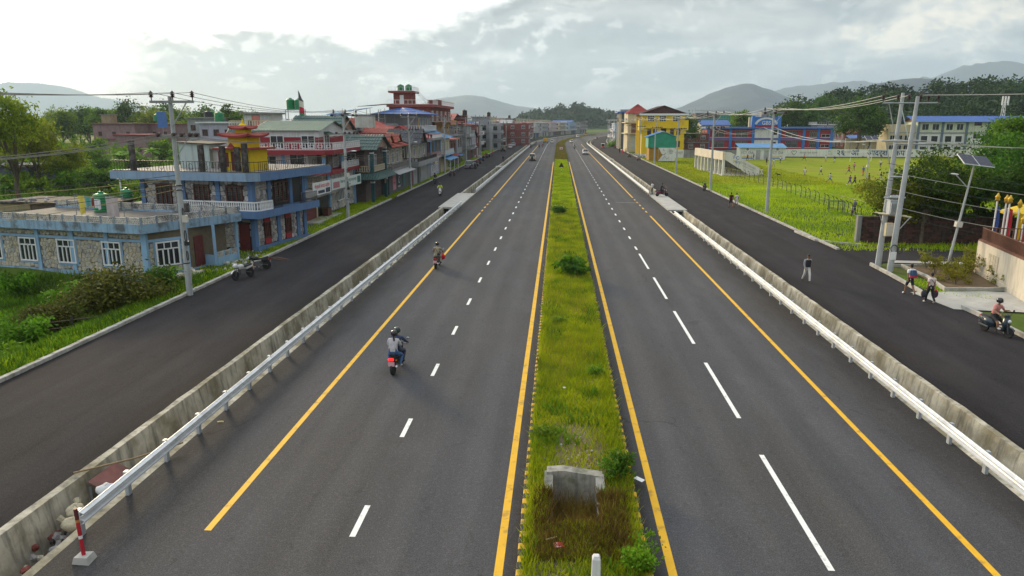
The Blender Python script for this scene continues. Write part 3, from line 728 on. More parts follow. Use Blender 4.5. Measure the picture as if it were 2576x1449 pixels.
def stones(r,face,u0,u1,z0,z1,off,cell,mats,holes=(),limit=300,seed=0,gap=.03,thick=.05,done=None):
 rng=random.Random(seed);nx,nz=max(1,round((u1-u0)/cell)),max(1,round((z1-z0)/cell));cx,cz=(u1-u0)/nx,(z1-z0)/nz
 S={(i,j):(u0+(i+.5+(.5 if j%2 else 0)*.6+rng.uniform(-.36,.36))*cx,z0+(j+.5+rng.uniform(-.36,.36))*cz)for i in range(-2,nx+2)for j in range(-2,nz+2)}
 n=0 if done is None else done[0];rest=MB()
 for(i,j),s in S.items():
  if not(0<=i<nx and 0<=j<nz)and not(u0<s[0]<u1 and z0<s[1]<z1):continue
  poly=[(u0,z0),(u1,z0),(u1,z1),(u0,z1)]
  for di in(-2,-1,0,1,2):
   for dj in(-2,-1,0,1,2):
    q=S.get((i+di,j+dj))
    if q is None or q==s:continue
    a,b=q[0]-s[0],q[1]-s[1];L=math.hypot(a,b)
    poly=clip_poly(poly,a,b,a*(s[0]+q[0])/2+b*(s[1]+q[1])/2-gap/2*L)
    if len(poly)<3:break
   if len(poly)<3:break
  if len(poly)<3:continue
  for(hx0,hx1,hz0,hz1)in holes:
   if s[0]>hx0 and s[0]<hx1 and s[1]>hz0 and s[1]<hz1:poly=[];break
   if max(p[0]for p in poly)>hx0 and min(p[0]for p in poly)<hx1 and max(p[1]for p in poly)>hz0 and min(p[1]for p in poly)<hz1:
    dx=max(hx0-s[0],s[0]-hx1);dz=max(hz0-s[1],s[1]-hz1)
    if dx>dz:poly=clip_poly(poly,1,0,hx0-.01)if s[0]<hx0 else clip_poly(poly,-1,0,-hx1-.01)
    else:poly=clip_poly(poly,0,1,hz0-.01)if s[1]<hz0 else clip_poly(poly,0,-1,-hz1-.01)
    if len(poly)<3:break
  if len(poly)<3:continue
  area=abs(sum(poly[k][0]*poly[(k+1)%len(poly)][1]-poly[(k+1)%len(poly)][0]*poly[k][1]for k in range(len(poly))))/2
  if area<.006:continue
  cxm=sum(p[0]for p in poly)/len(poly);czm=sum(p[1]for p in poly)/len(poly);t=thick*rng.uniform(.6,1.2);mi=rng.randrange(len(mats))
  sgn={'F':1,'R':1,'L':1}[face]
  def P(p,d,k=1.0):
   u,z=cxm+(p[0]-cxm)*k,czm+(p[1]-czm)*k
   return(u,off-d,z)if face=='F' else(off+d,u,z)
  b=rest if n>=limit else MB()
  b.loft([[P(p,-.01)for p in poly],[P(p,t*.7)for p in poly],[P(p,t,.82)for p in poly]],True,mi if n>=limit else 0)
  if n<limit:b.obj('stone',mats[mi],r)
  n+=1
 if rest.f:o=rest.obj('small_stones',mats,r);o['kind']='stuff'
 if done is not None:done[0]=n
def balusters(r,pts,z,h,m,mrail,sp=.22,wid=.07,name='railing',cap=.09,thin=False,dep=.07):
 b=MB();L=[]
 for p,q in zip(pts,pts[1:]):
  p,q=Vector((*p,0)),Vector((*q,0));d=(q-p);n=max(1,int(d.length/sp));dn=d.normalized();s=Vector((-dn.y,dn.x,0))*cap*.6
  for(za,zb)in((z+h-cap,z+h),(z,z+cap*.8)):
   b.loft([[p-s+Vector((0,0,za)),p+s+Vector((0,0,za)),p+s+Vector((0,0,zb)),p-s+Vector((0,0,zb))],[q-s+Vector((0,0,za)),q+s+Vector((0,0,za)),q+s+Vector((0,0,zb)),q-s+Vector((0,0,zb))]])
  for i in range(n+1):L.append((p+d*(i/max(n,1)),math.atan2(d.y,d.x)))
 o=b.obj(name,mrail,r);pm=MB();hh=h-cap*1.8
 if thin:pm.box((-wid/2,-wid/2,0),(wid/2,wid/2,hh))
 else:pm.loft([[(-wid*a/2,-dep/2,zz),(wid*a/2,-dep/2,zz),(wid*a/2,dep/2,zz),(-wid*a/2,dep/2,zz)]for a,zz in((1,0),(.65,hh*.12),(1.15,hh*.45),(.6,hh*.9),(1,hh))])
 me=pm.mesh('baluster',m);
 for p,a in L:link('baluster',me,o,(p.x,p.y,z+cap*.8),a)
 return o
def lattice(r,pts,z,h,m,mpost,pan=1.05):
 pm={};post=MB().box((-.06,-.06,0),(.06,.06,h+.04)).mesh('post',mpost)
 for p,q in zip(pts,pts[1:]):
  p,q=Vector((*p,0)),Vector((*q,0));d=q-p;n=max(1,round(d.length/pan));w_=d.length/n;a=math.atan2(d.y,d.x);k=round(w_,2)
  if k not in pm:
   b=MB();W=w_-.12;nz,nx=3,max(3,int(W/.16))
   b.box((0,-.05,0),(W,.05,.035));b.box((0,-.05,h-.05),(W,.05,h))
   for j in range(nz):
    for i in range(nx+1):
     x=W*(i+(.5 if j%2 else 0))/nx
     if x>W:continue
     z0=.035+(h-.085)*j/nz;z1=.035+(h-.085)*(j+1)/nz
     b.box((max(0,x-.032),-.045,z0),(min(W,x+.032),.045,z1))
    if j:zz=.035+(h-.085)*j/nz;b.box((0,-.043,zz-.022),(W,.043,zz+.022))
   pm[k]=b.mesh('lattice_panel',m)
  for i in range(n):
   c=p+d*(i/n);link('post',post,r,(c.x,c.y,z),a);c2=c+d.normalized()*.06;link('lattice_panel',pm[k],r,(c2.x,c2.y,z),a)
 link('post',post,r,(q.x,q.y,z),a)
def band(r,pts,z0,z1,th,m,name='slab',closed=False):
 b=MB();q=list(pts)+([pts[0]]if closed else[])
 for p,s in zip(q,q[1:]):
  p,s=Vector((*p,0)),Vector((*s,0));d=(s-p).normalized();nrm=Vector((-d.y,d.x,0))*th
  e=d*.001
  b.loft([[p-e+Vector((0,0,z0)),p-e+nrm+Vector((0,0,z0)),p-e+nrm+Vector((0,0,z1)),p-e+Vector((0,0,z1))],[s+Vector((0,0,z0)),s+nrm+Vector((0,0,z0)),s+nrm+Vector((0,0,z1)),s+Vector((0,0,z1))]])
 return b.obj(name,m,r)
def polyslab(r,pts,z0,z1,m,name='slab'):
 return MB().prism(list(pts),'z',z0,z1).obj(name,m,r)
def corr(r,c00,c10,c11,c01,m,name='roof',pitch=.3,amp=.035,th=.03,steps=0):
 c00,c10,c11,c01=map(Vector,(c00,c10,c11,c01));n=max(2,int((c10-c00).length/pitch))*2
 nrm=(c10-c00).cross(c01-c00).normalized();nrm=nrm if nrm.z>0 else-nrm
 b=MB();rows=max(1,steps or 1);rings=[]
 for j in range(rows):
  for e in((0,1)if steps else(0,1)):
   v=(j+e)/rows;lift=(1-e)*(.05 if steps else 0)
   ra=[]
   for i in range(n+1):
    u=i/n;p=(c00.lerp(c10,u)).lerp(c01.lerp(c11,u),v);ra.append(p+nrm*(amp*(1 if i%2 else-1)+lift))
   rings.append(ra)
 b.loft(rings,False,closed=False)
 lo=[[c00-nrm*th,c10-nrm*th],[c01-nrm*th,c11-nrm*th]]
 b.face([lo[0][0],lo[1][0],lo[1][1],lo[0][1]])
 return b.obj(name,m,r)
def tank(loc,rr,h,m=None,label='green plastic water tank',group=None,rings=6):
 m=m or M_TANK;pr=[(rr*.97,0)]
 for i in range(rings):
  z=h*.8*i/rings;pr+=[(rr,z+.02),(rr,z+h*.8/rings*.62),(rr*.94,z+h*.8/rings*.75),(rr*.94,z+h*.8/rings*.95)]
 pr+=[(rr*.96,h*.8),(rr*.8,h*.88),(rr*.36,h*.93)]
 t=thing('water_tank',label,'water tank',loc,0,group)
 MB().lathe(pr,18).obj('tank_body',m,t,True);MB().lathe([(rr*.34,h*.9),(rr*.34,h),(rr*.2,h*1.02)],12).obj('lid',m,t)
 return t
def signtext(txt,size,m,parent,loc,rot,name='lettering',ext=.004,align='CENTER',bold=0,sx=1):
 c=bpy.data.curves.new('t','FONT');c.body=txt;c.size=size;c.extrude=ext;c.align_x=align;c.align_y='CENTER';c.resolution_u=2;c.offset=bold
 o=bpy.data.objects.new('t',c);COL.objects.link(o);bpy.context.view_layer.update()
 me=bpy.data.meshes.new_from_object(o.evaluated_get(bpy.context.evaluated_depsgraph_get()));bpy.data.objects.remove(o);bpy.data.curves.remove(c)
 me.name=name;me.materials.clear();me.materials.append(m);t=link(name,me,parent,loc);t.rotation_euler=rot;t.scale=(sx,1,1);return t
FR=(math.pi/2,0,0);RR=(math.pi/2,0,math.pi/2)
# ==== house A: single-storey stone house with blue trim
M_LBLUE=mat('stained light blue paint',(.25,.39,.53),.85,.12,1.2,streak=.75,col2=(.10,.11,.11),c2amt=.30,c2scale=.9)
M_LBLUE2=mat('light blue paint',(.24,.40,.58),.8,.1,1.2,streak=.25)
M_LATT=mat('white lattice',(.50,.49,.46),.9,.2,3,col2=(.12,.115,.11),c2amt=.35,c2scale=1.2)
M_LATP=mat('dirty blue post',(.22,.27,.32),.9,.25,3,col2=(.1,.1,.1),c2amt=.4)
M_RETW=mat('mossy retaining wall',(.075,.07,.06),.95,.35,1.4,streak=.7,bump=.4,bscale=6)
def house_A():
 r=thing('stone_house','single-storey tan stone house with pale blue trim and lattice parapet at left','house',(-27.1,45.6,0),rad(-12))
 out=[(-14,0),(0,0),(1.25,2.3),(1.25,6.5),(-14,6.5)]
 polyslab(r,out,-.05,2.9,M_MORT2,'wall')
 polyslab(r,[(-14.3,-.16),(.1,-.16),(1.45,2.25),(1.45,6.7),(-14.3,6.7)],-.4,.02,M_LBLUE,'plinth')
 polyslab(r,[(-15,-.26),(-.2,-.26),(-.2,.4),(-15,.4)],-1.5,-.41,M_RETW,'retaining_wall')
 roof=[(-14.6,-.65),(.35,-.65),(2.6,6.6),(-14.6,6.9)]
 polyslab(r,roof,2.9,3.32,mat('roof terrace',(.10,.095,.09),.9,.3,.7,col2=(.17,.165,.16),c2amt=.3,c2scale=.5),'roof')
 ins=lambda P:[(P[0][0],P[0][1]),(P[1][0],P[1][1]),(P[2][0],P[2][1]),(P[3][0],P[3][1])]
 band(r,[(-14.61,-.665),(.36,-.665),(2.62,6.62)],2.86,3.46,.16,M_LBLUE,'fascia')
 band(r,[(2.6,6.61),(-14.6,6.91)],2.88,3.46,.16,M_LBLUE,'fascia')
 lattice(r,[(-14.4,-.57),(.32,-.57)],3.46,.44,M_LATT,M_LATP);lattice(r,[(.32,-.57),(2.5,6.5)],3.46,.44,M_LATT,M_LATP);lattice(r,[(2.5,6.5),(-14.4,6.8)],3.46,.44,M_LATT,M_LATP)
 for x in(-13.5,-9.05,-6.95+.9,-3.15):
  MB().box((x-.16,-.10,0),(x+.16,.05,2.9)).obj('pilaster',M_LBLUE2,r)
 MB().box((-.32,-.12,0),(.1,.1,2.9)).obj('pilaster',M_LBLUE2,r)
 MB().box((-14,-.07,2.18),(-.32,.05,2.36)).obj('lintel_band',M_LBLUE2,r)
 wins=[-11.75,-7.75,-4.55,-1.75]
 wins=[wx(p)for p in(-10,77,172,285)]
 holes=[(x-.85,x+.85,.45,2.2)for x in wins]
 for x in wins:
  MB().box((x-.86,-.065,.34),(x+.86,.04,.47)).obj('sill',M_LBLUE2,r)
  for s in(-1,1):MB().box((x+s*.80-.07,-.066,.47),(x+s*.80+.07,.04,2.18)).obj('window_surround',M_LBLUE2,r)
  window(r,'F',x,-.05,.58,1.36,1.48,'white')
 ph=[(x-.17,x+.17,0,2.9)for x in(-13.5,-9.05,-6.05,-3.15)]+[(-.33,.1,0,2.9),(-14,0,2.17,2.37)]
 done=[0]
 stones(r,'F',-13.4,-.33,.03,2.15,0,.29,STONE_T,holes+ph,240,3,.025,.05,done)
 stones(r,'F',-13.4,-.33,2.38,2.86,0,.29,STONE_T,ph,300,4,.025,.05,done)
 L=math.hypot(1.25,2.3);a=math.atan2(2.3,1.25)
 f=MB().box((0,-.02,0),(L,.0,2.88)).obj('chamfer_wall',M_MORT2,r,loc=(0.02,-.01,0),rz=a)
 o=window(f,'F',L/2,-.05,.58,1.36,1.48,'white')
 for u in(L/2-.82,L/2+.82):MB().box((u-.07,-.06,.45),(u+.07,0,2.2)).obj('window_surround',M_LBLUE2,f)
 MB().box((.1,-.06,2.18),(L,0,2.36)).obj('lintel_band',M_LBLUE2,f)
 stones(f,'F',.12,L-.1,.03,2.15,-.02,.34,STONE_T,[(L/2-.9,L/2+.9,.42,2.2)],300,5,.025,.05)
 MB().box((L-.22,-.13,0),(L+.1,.1,2.9)).obj('pilaster',M_LBLUE2,f)
 MB().box((1.26,3.0,.1),(1.32,3.9,2.2)).obj('door',M_DKRED,r)
 wall(r,1.3,2.2,4.0,4.08,0,.75,M_LBLUE2,'porch_wall')
 for k in range(2):
  pass
 b=MB().box((2.14,4.08,-.05),(2.24,6.5,.55));b.obj('porch_wall',M_LBLUE2,r)
 lattice(r,[(2.19,4.1),(2.19,6.4)],.55,.38,M_LATT,M_LBLUE2,.78)
 MB().tube([(2.2,6.45,0),(2.2,6.45,2.9)],.13,10).obj('column',M_LBLUE2,r);MB().tube([(2.16,4.0,0),(2.16,4.0,2.9)],.11,10).obj('column',M_LBLUE2,r)
 return r
def wx(p):
 a=rad(-12);o=Vector((-27.1,45.6,0));d=Vector((math.cos(a),math.sin(a),0));q=ray(p,640);
 n=Vector((-d.y,d.x,0));t=(o-Vector((0,0,CH))).dot(n)/q.dot(n);return(Vector((0,0,CH))+q*t-o).dot(d)
rA=house_A()
LA=lambda x,y,z:Vector((-27.1,45.6,0))+Matrix.Rotation(rad(-12),3,'Z')@Vector((x,y,z))
tank(LA(-8.6,5.4,3.33),.6,1.5,label='big green ribbed water tank on the roof terrace behind the washing line')
M_ROPE=mat('rope',(.3,.29,.27),.9,0)
def cloth(label,x,wd,ln,col,z=4.72,y=3.2,seed=0,name='laundry',cat='laundry'):
 rng=np.random.default_rng(seed+50);b=MB();n=9;rows=[]
 for j in range(6):
  row=[]
  for i in range(n):
   u=i/(n-1);v=j/5;row.append((x+(u-.5)*wd*(1-.12*v),y+.07*math.sin(u*9+seed)*(.3+v),z-ln*v*(1+.1*math.sin(u*5+seed))))
  rows.append(row)
 back=[[(p[0],p[1]+.012,p[2])for p in rw]for rw in rows]
 b.loft(rows,False,closed=False);b.loft(back,False,closed=False)
 o=b.obj(name,mat('cloth '+label[:14],col,.9,.12,6),smooth=True);o.location=LA(0,0,0);o.rotation_euler=(0,0,rad(-12));tag(o,label,cat,'washing on the terrace line');return o
lx=lambda p:(G(p,545,3.33)-LA(0,0,0)).dot(Vector((math.cos(rad(-12)),math.sin(rad(-12)),0)))
cloth('long yellow cloth hanging leftmost on the terrace washing line',lx(186),.62,1.35,(.62,.52,.08),seed=1)
cloth('teal cloth hanging beside the yellow one on the washing line',lx(208),.62,.8,(.10,.32,.30),seed=2)
cloth('small red-brown cloth on the terrace washing line',lx(224),.3,.62,(.25,.06,.04),4.6,seed=3)
cloth('white shirt hanging on the terrace washing line',lx(238),.5,.7,(.62,.62,.66),4.55,seed=4)
cloth('large pale patterned blanket hanging rightmost on the washing line',lx(284),1.0,1.6,(.42,.37,.36),4.75,seed=5)
_t=thing('washing_line','thin rope washing line strung across the roof terrace','washing line',LA(0,0,0),rad(-12))
MB().tube([(lx(165),3.2,4.8),(lx(240),3.2,4.66),(lx(320),3.2,4.85)],.012,4).obj('rope',M_ROPE,_t)
for q in(165,320):MB().tube([(lx(q),3.2,3.33),(lx(q),3.2,4.9)],.025,5).obj('pole',M_GREYM,_t)
_p=LA(0.4,3.6,3.33)
_c=MB().box((-.17,-.17,0),(.17,.17,1.1)).obj('concrete_stub',M_DKCEM);_c.location=_p;tag(_c,'dark rust-stained column stub standing on the roof terrace','column')
def brick_shed():
 p=G(64,520,1.5);r=thing('brick_shed','brown brick shed with rubble on its roof at the far left edge','shed',(-40.6,57.2,0),rad(-10))
 wall(r,-6.5,3.2,0,4,-1,3.3,mat('brown brick',(.13,.085,.06),.95,.3,2.2,streak=.5,bump=.5,bscale=9));MB().box((-6.8,-.25,3.3),(3.4,4.3,3.46)).obj('roof_slab',M_DKCEM,r)
 wall(r,-6.6,-3.4,-.08,-.01,-1,3.2,mat('tan plaster',(.27,.22,.13),.9,.2,1,streak=.5),'plaster_panel')
 rng=random.Random(4)
 for i in range(14):
  MB().ball((rng.uniform(-6,2.5),rng.uniform(0,2),3.52),(rng.uniform(.1,.25),rng.uniform(.1,.2),rng.uniform(.08,.16)),6,4).obj('rubble',rng.choice(STONE_G),r)
brick_shed()
# ==== house B: two-storey blue and grey stone house with a rooftop shrine
M_BLUEB=mat('mid blue paint',(.10,.19,.36),.8,.12,1.0,streak=.35);M_BLUEP=mat('pale blue fascia',(.22,.32,.45),.8,.12,1.0,streak=.4)
M_MINT=mat('pale mint plaster',(.42,.50,.49),.9,.12,.8,streak=.35)
M_REDP=mat('red panel',(.36,.03,.035),.7,.15,2)
OB=Vector((-23.8,55.3,0));RB=rad(-12)
LB=lambda x,y,z:OB+Matrix.Rotation(RB,3,'Z')@Vector((x,y,z))
def house_B():
 r=thing('stone_house','two-storey blue and grey rubble-stone house with dark railed roof terrace','house',OB,RB)
 wall(r,-10.4,0,0,7.2,-.6,5.5,M_MORT)
 done=[0]
 MB().box((-.05,-.1,-.4),(.22,7.6,.28)).obj('plinth',M_BLUEB,r)
 MB().box((-10.4,-.12,2.5),(.14,0,3.15)).obj('floor_band',M_BLUEP,r)
 polyslab(r,[(-6.4,-.85),(.75,-.85),(1.05,-.5),(1.05,8.1),(0,8.1),(0,-.01),(-6.4,-.01)],2.62,3.2,M_BLUEB,'balcony_slab')
 for y in(.0,3.15,6.1,7.2):MB().box((0,y-.22+.01,0),(.12,y+.22,2.6)).obj('pilaster',M_BLUEB,r)
 for y in(.0,2.1,5.2,7.2):MB().box((0,y-.22+.01,3.2),(.13,y+.22,5.5)).obj('pilaster',M_BLUEB,r)
 for y in(1.55,4.55):
  MB().box((0,y-.42,.35),(.10,y+.42,.85)).obj('red_panel',M_REDP,r);MB().box((0,y-.42,2.1),(.10,y+.42,2.55)).obj('red_panel',M_REDP,r)
  window(r,'R',y,.05,.9,.6,1.1,'brown')
 hs=[(y-.46,y+.46,.3,2.6)for y in(1.55,4.55)]+[(y-.23,y+.23,0,2.6)for y in(.0,3.15,6.1,7.2)]
 stones(r,'R',.2,7.1,.3,2.58,0,.30,STONE_G,hs,110,7,.03,.05,done)
 hs2=[(2.6,4.9,3.3,5.3),(-1,.24,3,6),(1.86,2.34,3,6),(4.96,5.44,3,6),(5.5,6.95,3.2,5.5)]
 stones(r,'R',.2,7.1,3.25,5.45,0,.34,STONE_G,hs2,170,8,.03,.05,done)
 window(r,'R',3.75,.05,3.55,1.7,1.5,'brown');MB().box((0,5.5,3.25),(.02,6.9,5.4)).obj('painted_recess_shade',M_BLACK,r)  # flat black sheet on the wall, painted as the shade of an opening
 for x in(-10.25,-6.35,-3.1,-.16):MB().box((x-.2,-.1,3.15),(x+.2,-.005,5.5)).obj('pilaster',M_BLUEB,r)
 MB().box((-.32,-.1,0),(.1,-.005,2.5)).obj('pilaster',M_BLUEB,r)
 for x in(-8.2,-4.6,-1.6):window(r,'F',x,-.05,3.45,1.25,1.5,'brown')
 hf=[(x-.75,x+.75,3.3,5.1)for x in(-8.2,-4.6,-1.6)]+[(x-.22,x+.22,3,6)for x in(-10.25,-6.35,-3.1,-.16)]
 stones(r,'F',-10.1,-.35,3.2,5.45,0,.38,STONE_G,hf,268,9,.03,.05,done)
 stones(r,'F',-3.2,-.4,.1,2.45,0,.34,STONE_G,[(-1.4,-.5,0,2.2)],300,10,.03,.05,done)
 window(r,'F',-.95,-.04,.05,.75,2.0,'door','door')
 balusters(r,[(-6.3,-.75),(.62,-.75),(.92,-.42),(.92,1.2)],3.2,.72,M_WHITE,M_WHITE,.2,.11,cap=.1)
 balusters(r,[(.92,1.35),(.92,2.6)],3.2,.8,M_BLACK,M_BLACK,.13,.03,cap=.04,thin=True)
 balusters(r,[(.92,5.2),(.92,8.0)],3.2,.85,M_BLACK,M_BLACK,.13,.03,cap=.04,thin=True)
 sl=[(-12.3,-1.15),(.35,-1.15),(1.15,-.5),(1.15,10.2),(-12.3,10.2)]
 polyslab(r,sl,5.5,6.12,M_BLUEP,'roof_slab');polyslab(r,[(-12.2,-1.05),(.3,-1.05),(1.06,-.44),(1.06,10.1),(-12.2,10.1)],6.12,6.16,M_CEM,'roof_terrace')
 MB().box((.36,-.48,5.495),(1.165,10.21,6.125)).obj('fascia',M_BLUEB,r)
 pts=[(-12.15,-1.02),(.3,-1.02),(1.03,-.44),(1.03,10.0)]
 o=balusters(r,pts,6.16,.82,M_BLACK,M_BLACK,.26,.028,cap=.05,thin=True)
 ring=MB();
 for k in range(10):
  a0,a1=2*math.pi*k/10,2*math.pi*(k+1)/10;ring.tube([(.2*math.cos(a0),0,.4+.24*math.sin(a0)),(.2*math.cos(a1),0,.4+.24*math.sin(a1))],.018,4)
 rm=ring.mesh('scroll',M_BLACK)
 for i in range(9):link('scroll',rm,o,(-11.4+i*1.35,-1.02,6.16))
 for i in range(7):link('scroll',rm,o,(1.03,.6+i*1.4,6.16),math.pi/2)
 for(x,y,h)in((-10.4,-.6,2.35),(-3.95,-.55,2.1),(-2.0,-.55,1.1+.9),(-1.15,.1,1.9),(.0-.05,-.5,2.2)):
  MB().box((x-.17,y-.17,6.16),(x+.17,y+.17,6.16+h)).obj('column_stub',M_DKCEM,r)
 MB().box((-10.8,-.55,6.16),(-10.4,-.35,6.6)).obj('column_base',M_CEM,r)
 wall(r,-9.1,-6.1,3.2,6.2,6.16,8.2,M_MINT,'hut_wall');wall(r,-6.1,-3.6,3.6,6.2,6.16,7.7,mat('white hut plaster',(.55,.54,.53),.9,.1,1,streak=.4),'hut_wall')
 MB().prism([(-9.4,8.25),(-5.9,8.12),(-5.9,8.2),(-9.4,8.33)],'y',2.9,6.5).obj('hut_roof',M_DKCEM,r)
 corr(r,(-6.05,3.1,7.75),(-2.7,3.1,7.55),(-2.7,6.4,8.15),(-6.05,6.4,8.35),mat('rusty sheet',(.2,.19,.19),.7,.3,2,col2=(.14,.07,.05),c2amt=.4),'hut_roof')
 window(r,'F',-5.0,3.57,6.2,.8,1.25,'door','door');MB().box((-7.35,3.15,6.2),(-6.6,3.19,7.7)).obj('door',M_MINT,r)
 return r
house_B()
tank(LB(-10.6,1.9,3.3),.5,1.3,label='smaller green water tank on the low side roof left of the stone house')
_o=MB().box((-12.9,.6,2.2),(-10.0,3.4,3.28)).obj('side_roof',M_CEM);_o.location=OB;_o.rotation_euler=(0,0,RB);tag(_o,'low grey side roof with a green tank beside the stone house','roof')
def shrine():
 Y=mat('bright yellow plaster',(.66,.46,.008),.8,.1,1.5);Rd=mat('brick red eave',(.24,.035,.03),.8,.15,2)
 p=LB(-1.95,2.2,6.16);r=thing('rooftop_shrine','bright yellow tiered shrine with red eaves on the blue house roof','shrine',p,RB)
 wall(r,-1.25,1.25,-1.2,1.2,0,1.65,Y);
 def eave(hw,z,up,t=.16):
  b=MB();n=9
  top=[]
  for sx,sy in((-1,-1),(1,-1),(1,1),(-1,1)):pass
  for s in range(4):
   a=s*math.pi/2;c,d=math.cos(a),math.sin(a);rows=[[],[]]
   for i in range(n):
    u=-1+2*i/(n-1);zz=z+up*abs(u)**3
    for rr,(k,z_)in zip(rows,((1.0,zz),(.55,z+.22))):
     x,y=u*hw*k,-hw*k;rr.append((x*c-y*d,x*d+y*c,z_))
   lo=[(q[0],q[1],q[2]-t)for q in rows[0]];b.loft([lo,rows[0],rows[1]],False,closed=False)
   b.loft([lo,[(q[0]*.55,q[1]*.55,z-t)for q in rows[0]]],False,closed=False)
  return b.obj('eave',Rd,r)
 MB().box((-1.75,-1.7,1.65),(1.75,1.7,1.80)).obj('eave',Rd,r);wall(r,-.85,.85,-.85,.85,1.8,2.75,Y,'upper_wall');eave(1.42,2.74,.2)
 wall(r,-.45,.45,-.45,.45,2.8,3.3,Y,'upper_wall');eave(.82,3.3,.16,.1)
 MB().lathe([(.40,3.34),(.34,3.52),(.15,3.66),(.08,3.7),(.12,3.78),(.05,3.86),(.02,4.05)],12).obj('finial',Y,r,True)
 MB().prism([(-.38,1.82),(.38,1.82),(0,2.2)],'y',-1.74,-1.66).obj('gablet',Rd,r)
 MB().box((-.42,-1.25,.02),(.42,-1.19,1.5)).obj('door',M_DKRED,r);MB().box((-.9,-1.24,.3),(-.68,-1.2,1.4)).obj('window',M_DKRED,r)
shrine()
# ==== the row of houses along the left service road
def paint(name,h,streak=.4):return mat(name,h,.85,.1,1.0,streak=streak)
P_WHITE=mat('white painted brick',(.60,.62,.63),.85,.06,1.5,streak=.35);P_CRIM=mat('crimson paint',(.24,.022,.032),.8,.12,1.2,streak=.3)
P_SKY=paint('sky blue pillar',(.22,.42,.66),.2);P_GREY=paint('grey plaster',(.27,.28,.30));P_DGREY=paint('dark grey plaster',(.10,.105,.115));P_PINK=paint('pale pink plaster',(.50,.40,.40))
P_CREAM=paint('cream plaster',(.55,.47,.30));P_ORANGE=paint('orange cream plaster',(.62,.36,.10));P_TEAL=paint('dark teal paint',(.03,.10,.12));P_LILAC=paint('lilac plaster',(.38,.37,.47))
P_BLUE=paint('strong blue paint',(.05,.15,.42));P_LTBL=paint('light blue plaster',(.30,.42,.54));P_GREEN=paint('pale green plaster',(.34,.46,.38));P_MAROON=paint('maroon plaster',(.16,.03,.05));P_TURQ=paint('turquoise plaster',(.10,.42,.42))
P_SALMON=paint('salmon plaster',(.52,.20,.17));P_YELL=paint('pale yellow plaster',(.58,.47,.16))
R_GREEN=mat('green roof sheet',(.075,.15,.11),.6,.18,1.2,col2=(.06,.10,.085),c2amt=.3);R_DGREEN=mat('dark green roof tiles',(.035,.085,.078),.55,.25,1.5)
R_BLUE=mat('blue roof sheet',(.035,.11,.34),.5,.15,.8);R_LBLUE=mat('light blue roof sheet',(.08,.24,.46),.5,.15,.8);R_RED=mat('red roof tiles',(.30,.065,.045),.75,.25,1.5,col2=(.2,.05,.04),c2amt=.4)
R_SLATE=mat('dark slate roof',(.055,.06,.07),.7,.25,1.5);R_GREY=mat('grey roof sheet',(.33,.34,.35),.5,.2,.8);R_PINK=mat('faded red roof',(.42,.12,.10),.7,.2,.8);R_RUST=mat('rusted roof',(.16,.09,.07),.85,.35,1.2)
ROOFS=dict(green=R_GREEN,dgreen=R_DGREEN,blue=R_BLUE,lblue=R_LBLUE,red=R_RED,slate=R_SLATE,grey=R_GREY,pink=R_PINK,rust=R_RUST)
def house(label,x,y,rz=0,cat='house',name='house',group=None,z=0):return thing(name,label,cat,(x,y,z),rad(rz),group)
def storey(r,x0,x1,y0,y1,z,h,m,fw=(),rw=(),lw=(),style='white2',ws=(1.2,1.25),sill=.8):
 wall(r,x0,x1,y0,y1,z,z+h,m)
 for u in fw:window(r,'F',u,y0,z+sill,ws[0],ws[1],style)
 for u in rw:window(r,'R',u,x1,z+sill,ws[0],ws[1],style)
 for u in lw:window(r,'L',u,x0,z+sill,ws[0],ws[1],style)
def box(r,name,x0,x1,y0,y1,z0,z1,m):return MB().box((x0,y0,z0),(x1,y1,z1)).obj(name,m,r)
def gable(r,x0,x1,y0,y1,z,h,m,axis='x',over=.4,fill=None,steps=0,pitch=.35):
 if axis=='x':
  ym=(y0+y1)/2;s=h/(ym-y0)
  corr(r,(x0-over,y0-over,z-s*over),(x1+over,y0-over,z-s*over),(x1+over,ym,z+h),(x0-over,ym,z+h),m,steps=steps,pitch=pitch)
  corr(r,(x1+over,y1+over,z-s*over),(x0-over,y1+over,z-s*over),(x0-over,ym,z+h),(x1+over,ym,z+h),m,steps=steps,pitch=pitch)
  if fill:
   for a in(x0,x1):MB().prism([(y0,z-.01),(y1,z-.01),(ym,z+h-.06)],'x',a-.05 if a==x1 else a,a if a==x1 else a+.05).obj('gable_wall',fill,r)
 else:
  xm=(x0+x1)/2;s=h/(xm-x0)
  corr(r,(x1+over,y0-over,z-s*over),(x1+over,y1+over,z-s*over),(xm,y1+over,z+h),(xm,y0-over,z+h),m,steps=steps,pitch=pitch)
  corr(r,(x0-over,y1+over,z-s*over),(x0-over,y0-over,z-s*over),(xm,y0-over,z+h),(xm,y1+over,z+h),m,steps=steps,pitch=pitch)
  if fill:
   for a in(y0,y1):MB().prism([(x0,z-.01),(x1,z-.01),(xm,z+h-.06)],'y',a if a==y0 else a-.05,a+.05 if a==y0 else a).obj('gable_wall',fill,r)
